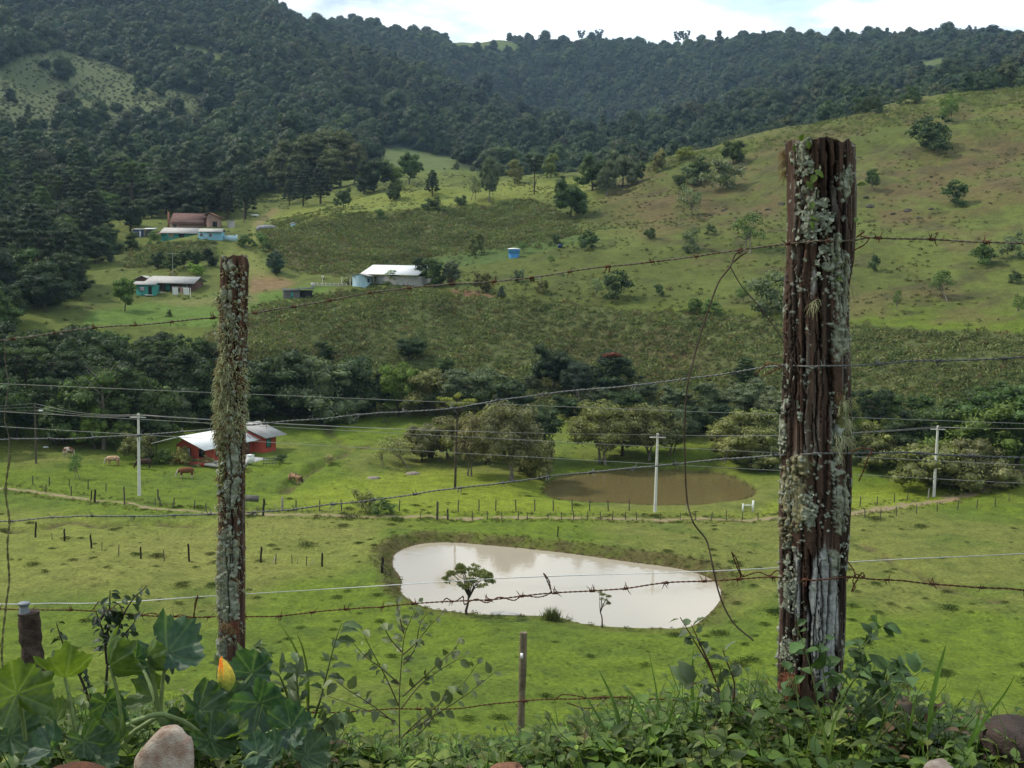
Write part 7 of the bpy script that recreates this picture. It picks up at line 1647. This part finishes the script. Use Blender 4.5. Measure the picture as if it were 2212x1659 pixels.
# ---- squash plant
def squash_leaf(size, seed, cup=.25, wave=.07):
    rng = rg(seed); nr, na = 11, 72; a = np.linspace(-PI, PI, na, endpoint=False); q = np.linspace(.0, 1, nr) ** .85
    lob = 1 + .045 * np.cos(5 * a) - .62 * np.exp(-((np.abs(a) - PI) / .30) ** 2) + .10 * np.exp(-(a / .35) ** 2)
    lob = lob * (1 + .035 * np.sign(np.sin(a * 19 + seed)) + .025 * rng.normal(0, 1, na))
    R_ = size * .5 * lob; X = np.cos(a)[None] * R_[None] * q[:, None]; Y = np.sin(a)[None] * R_[None] * q[:, None]
    veins = np.array([0, .72, -.72, 1.5, -1.5, 2.35, -2.35]); dv = np.min(np.abs((a[:, None] - veins[None] + PI) % (2 * PI) - PI), 1)
    rad = np.hypot(X, Y) / size
    ridge = np.exp(-(dv[None] * rad / .012) ** 2)
    sec = .5 + .5 * np.cos((rad * 34 - dv[None] * 9))
    Zz = size * (cup * rad ** 2 * 1.9 + .10 * (rad * np.sin(a)) ** 2 * np.cos(a * 2 + seed) + .03 * np.cos(5 * a)[None] * q[:, None] ** 2 + wave * q[:, None] ** 3 * np.sin(a * 9 + seed)[None] * .6) + np.abs(Y) * (.20 + .5 * cup) + size * .11 * q[:, None] ** 3 * (fbm(a * 3.5 + seed * 7, a * 0, seed=seed, oct=3) - .5)[None] * 2 - size * .012 * ridge + size * .012 * sec * (q[:, None] > .15)
    v = np.stack([X, Y, Zz], -1).reshape(-1, 3)
    vn = np.clip(np.exp(-(dv[None] * rad / .016) ** 2) * (q[:, None] > .02) + .35 * np.exp(-((sec - 1) / .12) ** 2), 0, 1)
    i = np.arange(nr - 1)[:, None] * na; j = np.arange(na)[None]; j2 = (j + 1) % na
    return v, np.stack([i + j, i + na + j, i + na + j2, i + j2], -1).reshape(-1, 4), vn.ravel()
def nd_scale(t, s, k):
    n = nd(t, 'ShaderNodeMath', operation='MULTIPLY'); lk(t, s, n.inputs[0]); n.inputs[1].default_value = k; return n.outputs[0]
M_sq, t, b = mat_new("squash leaf")
vn = nd(t, 'ShaderNodeAttribute', attribute_name='vein').outputs['Fac']; oi = nd(t, 'ShaderNodeObjectInfo')
blot = ramp(t, noise(t, 34, 5, .7), [(.35, (.55, .62, .6)), (.65, (1.25, 1.2, 1.05))])
c_ = mixcol(t, 1.0, oi.outputs['Color'], blot, 'MULTIPLY'); c_ = mixcol(t, nd_scale(t, vn, .45), c_, (.15, .22, .12))
lk(t, c_, b.inputs['Base Color']); b.inputs['Roughness'].default_value = .55; b.inputs['Specular IOR Level'].default_value = .45; bump(t, b, noise(t, 90, 4, .6), .35, .004)
tr = nd(t, 'ShaderNodeBsdfTranslucent'); lk(t, mixcol(t, 1.0, c_, (2.1, 2.0, .55), 'MULTIPLY'), tr.inputs[0]); ms = nd(t, 'ShaderNodeMixShader'); ms.inputs[0].default_value = .38
lk(t, b.outputs[0], ms.inputs[1]); lk(t, tr.outputs[0], ms.inputs[2]); lk(t, ms.outputs[0], t.nodes['Material Output'].inputs[0])
sq0 = px(400, 1560, 2.3); sq = thing('squash_plant', 'squash plant with large lobed leaves and a closed orange flower', 'squash plant', sq0)
TO, UPV, RTV = -_f, _up, _rt
def sleaf(u, v, r, size_u, nrm, tip, c_, seed, cup=.25, root=None, wave=.07):
    p = px(u, v, r); size = .69 * size_u / FOC * ((p - EYE) @ _f); vv, ff, vn_ = squash_leaf(size, seed, cup, wave)
    n = TO * nrm[0] + UPV * nrm[1] + RTV * nrm[2]; d = UPV * tip[1] + RTV * tip[0] + TO * (tip[2] if len(tip) > 2 else 0)
    w = place(vv, p, d, n)
    o = put('leaf', mesh_np('squash_leaf', w - sq0, ff, [M_sq], True, attrs={'vein': vn_}), sq); o.color = (*c_, 1)
    if root is not None:
        st = MB(); e = px(*root); q = np.linspace(0, 1, 8)[:, None]; c0 = w[0]
        st.tube(c0 + (e - c0) * q + np.sin(q * PI) * np.array([0, 0, .02]) - sq0, np.linspace(.003, .0048, 8), 8); st.build('petiole', M_pet, sq, True)
M_pet = plain("pale green petiole", (.20, .27, .10), .6, .3, 50)
BG, GL, GD = (.034, .080, .056), (.066, .112, .026), (.034, .074, .032)
sleaf(38, 1500, 2.15, 200, (.75, .35, .5), (-.25, .9), GL, 1, .2, (60, 1640, 2.2))
sleaf(140, 1462, 2.3, 170, (-.15, .85, -.35), (-.75, .15, .5), GL, 2, .45, (170, 1640, 2.3))
sleaf(238, 1438, 2.35, 165, (-.35, .5, .75), (-.45, .8), GL, 3, .55, (272, 1600, 2.35))
sleaf(292, 1424, 2.5, 120, (.5, .75, .2), (.1, .7), BG, 4, .3, (345, 1545, 2.4))
sleaf(362, 1408, 2.35, 195, (.42, .80, -.25), (.75, -.45), BG, 5, .35, (345, 1548, 2.35))
sleaf(318, 1424, 2.3, 110, (-.3, .4, .7), (-.2, .8), GL, 16, .5, (345, 1548, 2.35))
sleaf(545, 1455, 2.5, 150, (.72, .5, .35), (.75, .55), BG, 6, .25, (480, 1590, 2.45))
sleaf(560, 1520, 2.35, 175, (.85, .4, -.15), (.35, -.6), BG, 7, .25, (470, 1600, 2.4))
sleaf(628, 1572, 2.25, 150, (.80, .45, .1), (.6, .15), BG, 8, .25, (520, 1640, 2.3))
sleaf(430, 1534, 2.25, 165, (.35, .85, .15), (.4, -.55), GD, 9, .35, (468, 1645, 2.25))
sleaf(402, 1556, 2.4, 130, (.75, .4, .2), (.2, -.7), GD, 10, .25)
sleaf(556, 1628, 2.1, 110, (.6, .75, 0), (.6, .2), BG, 11, .3, (520, 1680, 2.1))
sleaf(500, 1590, 2.2, 110, (.3, .8, -.3), (.5, .1), GL, 12, .4)
sleaf(182, 1600, 2.15, 120, (.5, .8, .1), (.3, -.5), GD, 13, .3)
sleaf(120, 1560, 2.3, 130, (.55, .7, .2), (-.5, -.2), GL, 14, .3); sleaf(70, 1600, 2.3, 110, (.7, .6, -.2), (.2, -.6), GD, 15, .3); sleaf(230, 1520, 2.5, 110, (.7, .5, .2), (.2, -.8), GD, 17, .3); sleaf(265, 1560, 2.35, 90, (.6, .7, .2), (-.4, -.4), BG, 18, .3)
for i_, (u_, v_, r_, s_) in enumerate([(20, 1590, 2.2, 130), (110, 1620, 2.1, 120), (205, 1630, 2.15, 110), (255, 1600, 2.25, 110), (455, 1600, 2.2, 120), (590, 1640, 2.15, 120), (660, 1630, 2.2, 110), (330, 1505, 2.45, 110), (490, 1530, 2.45, 120)]): sleaf(u_, v_, r_, s_ * 1.25, (.55, .75, .3 - .6 * (i_ % 2)), (.5 - 1.0 * (i_ % 2), -.4), [GD, BG, GD, GL][i_ % 4], 30 + i_, .3)
st = MB()
for pts, r, w in [([(285, 1560), (330, 1545), (350, 1542), (400, 1560), (450, 1600), (520, 1650)], 2.3, .0055), ([(345, 1545), (290, 1580), (240, 1640)], 2.35, .005), ([(155, 1640), (190, 1600), (280, 1565)], 2.3, .006)]:
    P = np.array([px(u, v, r) for u, v in pts]); q = np.linspace(0, 1, 20); t0 = np.linspace(0, 1, len(P)); st.tube(np.stack([np.interp(q, t0, P[:, c]) for c in range(3)], 1) - sq0, w, 8)
st.build('vine', M_pet, sq, True)
p = px(490, 1487, 2.28); k = ((p - EYE) @ _f) / FOC; th = np.arange(30) * 2 * PI / 30
prof = [(.02, -10), (6, -9), (9, -2), (13, 6), (16.5, 18), (17, 30), (14.5, 42), (10.5, 52), (8, 60), (4, 65), (.5, 67)]
V, TC = [], []
for a, z in prof:
    rr2 = a * (1 + .16 * np.cos(5 * th + z * .03) * (z > 2)); q = max(0, (z - 20) / 47)
    V.append(np.c_[np.cos(th) * rr2 - 9 * q ** 2, np.sin(th) * rr2, np.full(30, z) - 5 * q * np.cos(th)] * k)
    f_ = np.clip((z - 6) / 46, 0, 1); base_ = np.array((.30, .36, .07)) * (1 - f_) + np.array((.72, .48, .05)) * f_
    orange = np.exp(-((z - 56) / 16) ** 2) * (.5 - .5 * np.cos(th + .2))[:, None] * .0 + (np.exp(-((z - 56) / 15) ** 2) * (np.cos(th) < .1))[:, None]
    TC.append(base_ * (1 - orange) + np.array((.78, .17, .015)) * orange)
me = mesh_np('flower', np.concatenate(V), [[i * 30 + j, i * 30 + (j + 1) % 30, (i + 1) * 30 + (j + 1) % 30, (i + 1) * 30 + j] for i in range(len(prof) - 1) for j in range(30)], [attr_mat("squash petals", .6, .3, 120, .2)], True, attrs={'tint': np.concatenate(TC)})
o = put('flower', me, sq); o.location = p - sq0; o.color = (1, 1, 1, 1)
st = MB(); st.tube([p + np.array([0, 0, -9 * k]) - sq0, px(488, 1560, 2.3) - sq0, px(484, 1620, 2.3) - sq0], [.005, .0055, .006], 8); st.build('flower_stalk', M_pet, sq, True)

# ---- rocks on the verge
def verge_rock(u, v, r, w_u, seed, colr, col2, label, sc=(1, .8, .8), rz=0, rockn=4):
    p = px(u, v, r); s = w_u / 2 / FOC * ((p - EYE) @ _f)
    m_ = plain("verge stone", colr, .9, .3, 2.2, .2, bmp=.8, bscale=22, detail=9, col2=col2)
    o = put('rock', rock_mesh('rock', seed, m_, rockn, .35, sc, 1.4)); o.location = p; o.scale = (s, s, s); o.rotation_euler = (0, 0, rz); return tag(o, label, 'rock')
verge_rock(360, 1660, 2.05, 150, 23, (.50, .44, .36), (.27, .16, .11), 'pale pinkish rock under the squash leaves', (1, .8, 1.15))
verge_rock(170, 1680, 1.95, 130, 9, (.17, .07, .035), (.09, .045, .03), 'flat reddish rock at the bottom edge left of the pale rock', (1.1, .8, .45))
verge_rock(2215, 1625, 2.5, 200, 14, (.085, .06, .05), (.045, .035, .03), 'large dark brown boulder at the right edge of the verge', (1, .9, .75))
verge_rock(2035, 1672, 1.95, 90, 17, (.42, .36, .30), (.25, .2, .16), 'small pale stone at the bottom edge near the right corner', (1, .8, .6))
verge_rock(1095, 1672, 2.0, 80, 19, (.34, .17, .10), (.2, .1, .06), 'small orange stone at the bottom edge in the middle', (1, .8, .6))

# ---- stake, short post, wires
def stick(name, label, pts, r, w_u, mat, cat='fence post', extra=None, seg=12, gn=14):
    rng = rg(int(pts[0][0])); P = np.array([px(u, v, r) for u, v in pts]); q = np.linspace(0, 1, gn); t0 = np.linspace(0, 1, len(P)); P = np.stack([np.interp(q, t0, P[:, c]) for c in range(3)], 1)
    rad = w_u / 2 / FOC * ((P - EYE) @ _f) * (1 + .08 * rng.normal(0, 1, gn)); b0 = P[-1]; o = thing(name, label, cat, b0)
    MB().tube(P - b0, rad, seg).build('wood', mat, o, True)
    return o, P, b0
M_stake = plain("grey stake", (.20, .17, .11), .9, .5, 14, .15, bmp=.7, bscale=60); M_bk = plain("fissured bark", (.10, .075, .06), .95, .6, 22, .1, bmp=1.0, bscale=70, col2=(.035, .025, .02))
o, P, b0 = stick('thin_stake', 'thin grey wooden stake standing in the verge in front of the pasture', [(1131, 1366), (1128, 1480), (1124, 1600), (1122, 1690)], 4.9, 16, M_stake)
MB().box(np.array(px(1127, 1417, 4.82)) - b0, (.012, .02, .02)).build('insulator', M_white, o)
o, P, b0 = stick('short_post', 'short rough bark post with a grey insulator at the left edge', [(62, 1322), (66, 1380), (74, 1440), (88, 1500), (96, 1620)], 3.3, 48, M_bk, seg=16, gn=24)
th = np.arange(20) * 2 * PI / 20; k = ((px(52, 1312, 3.3) - EYE) @ _f) / FOC; pr = [(.1, 12), (11, 11), (12.5, 10), (12.5, 7), (9, 5), (9, 0), (10.5, -4), (10, -8), (12, -12), (12, -22)]
put('insulator', mesh_np('insulator', np.concatenate([np.c_[np.cos(th) * a, np.sin(th) * a, np.full(20, z)] for a, z in pr]) * k + (px(52, 1312, 3.3) - b0), [[(i + 1) * 20 + j, (i + 1) * 20 + (j + 1) % 20, i * 20 + (j + 1) % 20, i * 20 + j] for i in range(len(pr) - 1) for j in range(20)], [plain("grey plastic", (.20, .22, .24), .5, .15)], True), o)

def curve3(pts, n=None, smooth=True):
    """through (u, v, r) points"""
    P = np.array([px(*p) for p in pts]); d = np.r_[0, np.cumsum(np.linalg.norm(np.diff(P, axis=0), axis=1))]
    n = n or max(8, int(d[-1] / .006)); q = np.linspace(0, d[-1], n)
    if smooth and len(P) > 2: return np.stack([pchip(d, P[:, c], q) for c in range(3)], 1)
    return np.stack([np.interp(q, d, P[:, c]) for c in range(3)], 1)
def twist(P, R, pitch, ph=0.0):
    t_ = np.gradient(P, axis=0); t_ /= np.linalg.norm(t_, axis=1)[:, None]; A = np.cross(t_, [0, 0, 1.0]); A /= np.linalg.norm(A, axis=1)[:, None]; B = np.cross(t_, A)
    s = np.r_[0, np.cumsum(np.linalg.norm(np.diff(P, axis=0), axis=1))] * 2 * PI / pitch + ph
    return P + R * (np.cos(s)[:, None] * A + np.sin(s)[:, None] * B)
M_galv = plain("galvanised wire", (.15, .157, .155), .55, .35, 60, .4, .5); M_rust = plain("rusted wire", (.125, .055, .03), .9, .5, 70, .2, .0, col2=(.06, .025, .015)); M_wgrey = plain("dull wire", (.17, .15, .125), .8, .4, 50, .3, .2, col2=(.09, .06, .04))
def barb_mesh(seed, mat):
    rng = rg(seed); mb = MB(); q = np.linspace(0, 1, 22)
    for s in (0, 1):
        mb.tube(np.c_[(q - .5) * .012 + s * .004 - .002, np.cos(q * 15 + s * 3) * .0032, np.sin(q * 15 + s * 3) * .0032], .0012, 5)
        for e in (-1, 1):
            a = rng.uniform(0, 6.28); d = np.array([rng.uniform(-.5, .5), math.cos(a), math.sin(a)]); b_ = np.array([e * .005, math.cos(a) * .003, math.sin(a) * .003]); mb.tube([b_, b_ + d * .008, b_ + d * .016 + np.array([e * .002, 0, 0])], [.0012, .0011, .0003], 5)
    return mesh_np('barb', np.concatenate(mb.v), [np.concatenate(x) for x in mb.f.values()], [mat], True)
BARBS = {m_.name: [barb_mesh(900 + i, m_) for i in range(4)] for m_ in (M_galv, M_rust)}
def barbed(label, pts, mat, barb_mat, step, seed, first=.03, rad=.00125):
    P = curve3(pts); P += np.array([0, 0, 1.0]) * ((fbm(P[:, 0] * 5, P[:, 0] * 0, seed=seed, oct=3) - .5) * .012)[:, None]
    b0 = P[0]; o = thing('barbed_wire', label, 'barbed wire', b0); mb = MB()
    for ph in (0, PI): mb.tube(twist(P, rad * 1.05, .028, ph) - b0, rad, 5)
    mb.build('strand', mat, o, True)
    d = np.r_[0, np.cumsum(np.linalg.norm(np.diff(P, axis=0), axis=1))]; rng = rg(seed); s = first
    while s < d[-1]:
        i = min(len(P) - 2, int(np.searchsorted(d, s))); t_ = Vector(P[i + 1] - P[i]).normalized()
        b_ = put('barb', BARBS[barb_mat.name][rng.integers(4)], o); b_.location = P[i] - b0; b_.rotation_mode = 'QUATERNION'
        from mathutils import Quaternion
        b_.rotation_quaternion = t_.to_track_quat('X', 'Z') @ Quaternion((1, 0, 0), rng.uniform(0, 6.28)); k = rng.uniform(.72, 1.0); b_.scale = (k, k, k)
        s += step * rng.uniform(.9, 1.1)
    return o
def rr_(u): return float(np.interp(u, [-80, 0, 505, 1690, 1710, 1820, 1850, 2212, 2420], [3.45, 3.38, 3.08, 2.62, 2.555, 2.555, 2.60, 2.62, 2.7]))
def W(l): return [(u, v, rr_(u)) for u, v in l]
barbed('topmost barbed wire, dull strands with rusty barbs', W([(-80, 742), (0, 734), (240, 707), (470, 683), (640, 660), (840, 628), (1100, 605), (1400, 567), (1600, 540), (1690, 526), (1772, 518), (1846, 516), (1880, 512), (2080, 521), (2212, 526), (2420, 532)]), M_wgrey, M_rust, .112, 1)
barbed('second barbed wire from the top, grey galvanised', W([(-80, 958), (0, 951), (170, 945), (330, 937), (480, 922), (690, 905), (860, 890), (1000, 877), (1100, 862), (1390, 831), (1560, 810), (1690, 793), (1770, 793), (1838, 788), (1890, 784), (2100, 776), (2212, 773), (2420, 768)]), M_galv, M_galv, .125, 2)
barbed('third barbed wire from the top, grey galvanised', W([(-80, 1128), (0, 1124), (150, 1117), (380, 1114), (480, 1112), (580, 1106), (750, 1087), (1000, 1052), (1150, 1033), (1280, 1020), (1500, 1000), (1690, 980), (1770, 978), (1838, 977), (1900, 976), (2050, 984), (2212, 990), (2420, 998)]), M_galv, M_galv, .118, 3)
barbed('fourth barbed wire from the top, rusty and spliced', W([(-80, 1314), (0, 1314), (200, 1322), (330, 1331), (420, 1335), (475, 1334), (560, 1332), (700, 1318), (840, 1310), (950, 1303), (1060, 1297), (1190, 1281), (1350, 1270), (1500, 1257), (1600, 1251), (1690, 1246), (1770, 1252), (1835, 1247), (1900, 1253), (2050, 1266), (2212, 1276), (2420, 1290)]), M_rust, M_rust, .098, 4, .02, .00115)
barbed('lowest loose rusty wire low above the verge', [(660, 1540, 3.0), (760, 1536, 2.98), (839, 1531, 2.95), (975, 1531, 2.9), (1044, 1524, 2.88), (1129, 1517, 2.85), (1215, 1511, 2.8), (1320, 1506, 2.75), (1420, 1510, 2.72), (1560, 1520, 2.7)], M_rust, M_rust, .31, 5, .02, .0011)
def wire(name, label, cat, pts, rad, mat, tw=0, n=None):
    P = curve3(pts, n); b0 = P[0]; mb = MB()
    if tw:
        for ph in (0, PI): mb.tube(twist(P, rad, tw, ph) - b0, rad, 5)
    else: mb.tube(P - b0, rad, 6)
    o = mb.build(name, mat, None, True); o.location = b0; return tag(o, label, cat)
wire('electric_rope', 'white electric fence rope running behind both posts', 'rope', [(-80, 1309, 3.5), (40, 1305, 3.38), (125, 1303, 3.36), (480, 1286, 3.12), (1000, 1254, 2.95), (1690, 1226, 2.78), (1840, 1214, 2.76), (2212, 1196, 2.75), (2420, 1186, 2.8)], .0009, plain("white rope", (.66, .68, .68), .8, .25, 200), .012)
wire('hanging_wire', 'long loose wire hanging in a curve from a loop on the top strand', 'wire', [(1585, 566, 2.60), (1600, 552, 2.58), (1612, 545, 2.58), (1606, 540, 2.6), (1590, 548, 2.6), (1578, 575, 2.58), (1555, 605, 2.56), (1527, 680, 2.54), (1500, 770, 2.52), (1483, 850, 2.5), (1479, 920, 2.5), (1480, 1000, 2.5), (1484, 1080, 2.5), (1496, 1125, 2.48), (1528, 1172, 2.48), (1541, 1230, 2.46), (1556, 1290, 2.46), (1584, 1345, 2.45), (1628, 1384, 2.44)], .0021, plain("brown wire", (.075, .055, .04), .8, .4, 50, .2))
wire('slack_wire', 'thin slack wire running from the loop down to the big post', 'wire', [(1578, 577, 2.59), (1600, 615, 2.58), (1640, 662, 2.57), (1680, 718, 2.56), (1700, 752, 2.55), (1725, 800, 2.545), (1742, 850, 2.55)], .0014, bpy.data.materials['brown wire'])
wire('hanging_wire', 'thin crooked wire hanging at the left picture edge', 'wire', [(10, 733, 3.36), (12, 790, 3.35), (18, 830, 3.34), (10, 905, 3.33), (20, 950, 3.33), (18, 985, 3.33), (17, 1010, 3.33)], .0011, M_wgrey)
for nm, lb, pts in [('wire_splice', 'tangled rusty splice on the fourth wire in front of the near pond', [(955, 1303, 2.86), (965, 1292, 2.85), (980, 1300, 2.84), (1000, 1288, 2.84), (1003, 1306, 2.85), (1030, 1294, 2.84), (1050, 1302, 2.84), (1080, 1290, 2.83), (1110, 1297, 2.83), (1130, 1286, 2.82), (1160, 1290, 2.82), (1190, 1278, 2.81), (1186, 1255, 2.8), (1174, 1238, 2.8), (1180, 1250, 2.8), (1192, 1280, 2.8)]),
                    ('wire_splice', 'bent rusty wire end standing up left of the big post', [(1580, 1252, 2.65), (1600, 1246, 2.64), (1592, 1225, 2.62), (1580, 1192, 2.61), (1590, 1206, 2.61), (1606, 1245, 2.62), (1640, 1236, 2.6), (1660, 1244, 2.6), (1680, 1232, 2.58), (1692, 1244, 2.57)]),
                    ('wire_splice', 'curled rusty wire knot on the right side of the big post', [(1830, 1212, 2.58), (1846, 1236, 2.58), (1850, 1250, 2.57), (1864, 1236, 2.57), (1868, 1248, 2.57), (1850, 1240, 2.57), (1842, 1256, 2.57), (1848, 1268, 2.57), (1840, 1278, 2.57), (1846, 1262, 2.58), (1856, 1246, 2.58)]),
                    ('wire_splice', 'rusty doubled wire wound on the fourth wire left of the lichen post', [(200, 1318, 3.2), (215, 1300, 3.2), (235, 1318, 3.19), (255, 1304, 3.19), (270, 1326, 3.18), (300, 1330, 3.17), (330, 1324, 3.16), (360, 1337, 3.15), (390, 1328, 3.14), (417, 1336, 3.13), (422, 1300, 3.12), (428, 1285, 3.12), (424, 1302, 3.12), (416, 1340, 3.12)]),
                    ('wire_splice', 'rusty wire tails on the right of the post at the top wire', [(1850, 513, 2.59), (1860, 505, 2.59), (1868, 500, 2.59), (1858, 510, 2.585), (1878, 514, 2.585), (1868, 528, 2.58), (1846, 540, 2.58)]),
                    ('wire_splice', 'rusty curved wire tails right of the post at the third wire', [(1838, 977, 2.56), (1860, 968, 2.56), (1885, 972, 2.57), (1875, 990, 2.57), (1868, 1010, 2.57), (1855, 1040, 2.57)]),
                    ('wire_splice', 'rusty curl left of the post at the second wire', [(1630, 810, 2.6), (1645, 796, 2.59), (1665, 785, 2.58), (1690, 792, 2.56), (1672, 800, 2.57), (1650, 812, 2.58)]),
                    ('wire_splice', 'rusty wire loops on the lowest wire in the middle', [(1200, 1512, 2.8), (1215, 1500, 2.79), (1240, 1502, 2.78), (1280, 1510, 2.76), (1310, 1506, 2.75), (1300, 1518, 2.75), (1260, 1530, 2.77), (1225, 1518, 2.79)])]:
    wire(nm, lb, 'wire', pts, .0011, M_rust, .02)
wire('twining_vine', 'thin green and brown vine twisted up a wire at the left edge', 'vine', [(20, 1600, 2.9), (12, 1480, 2.9), (4, 1420, 2.9), (14, 1300, 2.92), (20, 1250, 2.93), (16, 1180, 2.93), (20, 1130, 2.94), (12, 1060, 2.95), (18, 1010, 2.95), (24, 980, 2.95)], .0016, plain("vine bark", (.16, .15, .06), .8, .4, 40), .05)
# small epiphyte leaves on the big post
rng = rg(91); ep0 = surf_r(1760, 420)[0]; ep = thing('epiphyte', 'small round leaved creeper growing on the top of the big post', 'plant', ep0)
for u, v, du, dv, L in [(1778, 390, -14, -10, .030), (1762, 384, -8, 14, .026), (1745, 398, 12, 16, .024), (1722, 334, 4, -26, .022), (1750, 330, -4, -24, .020), (1733, 312, 2, -10, .018), (1757, 440, -6, 20, .022), (1752, 470, 14, 8, .022), (1812, 556, -14, 4, .022), (1843, 402, 14, -2, .022), (1760, 500, -8, -16, .024), (1800, 600, 12, 4, .018), (1843, 470, -6, 10, .018)]:
    p, o = surf_r(u, v, .004); d = RTV * du - UPV * dv + TO * 12; vv, f = blade_mesh(L, L * .32, rng, 7, .2, .6, 0, .03, (.5, .7))
    k = put('leaf', mesh_np('creeper_leaf', place(vv, p, d, TO + UPV * .6) - ep0, f, [M_leaf], True), ep); k.color = (.10, .155, .03, 1)
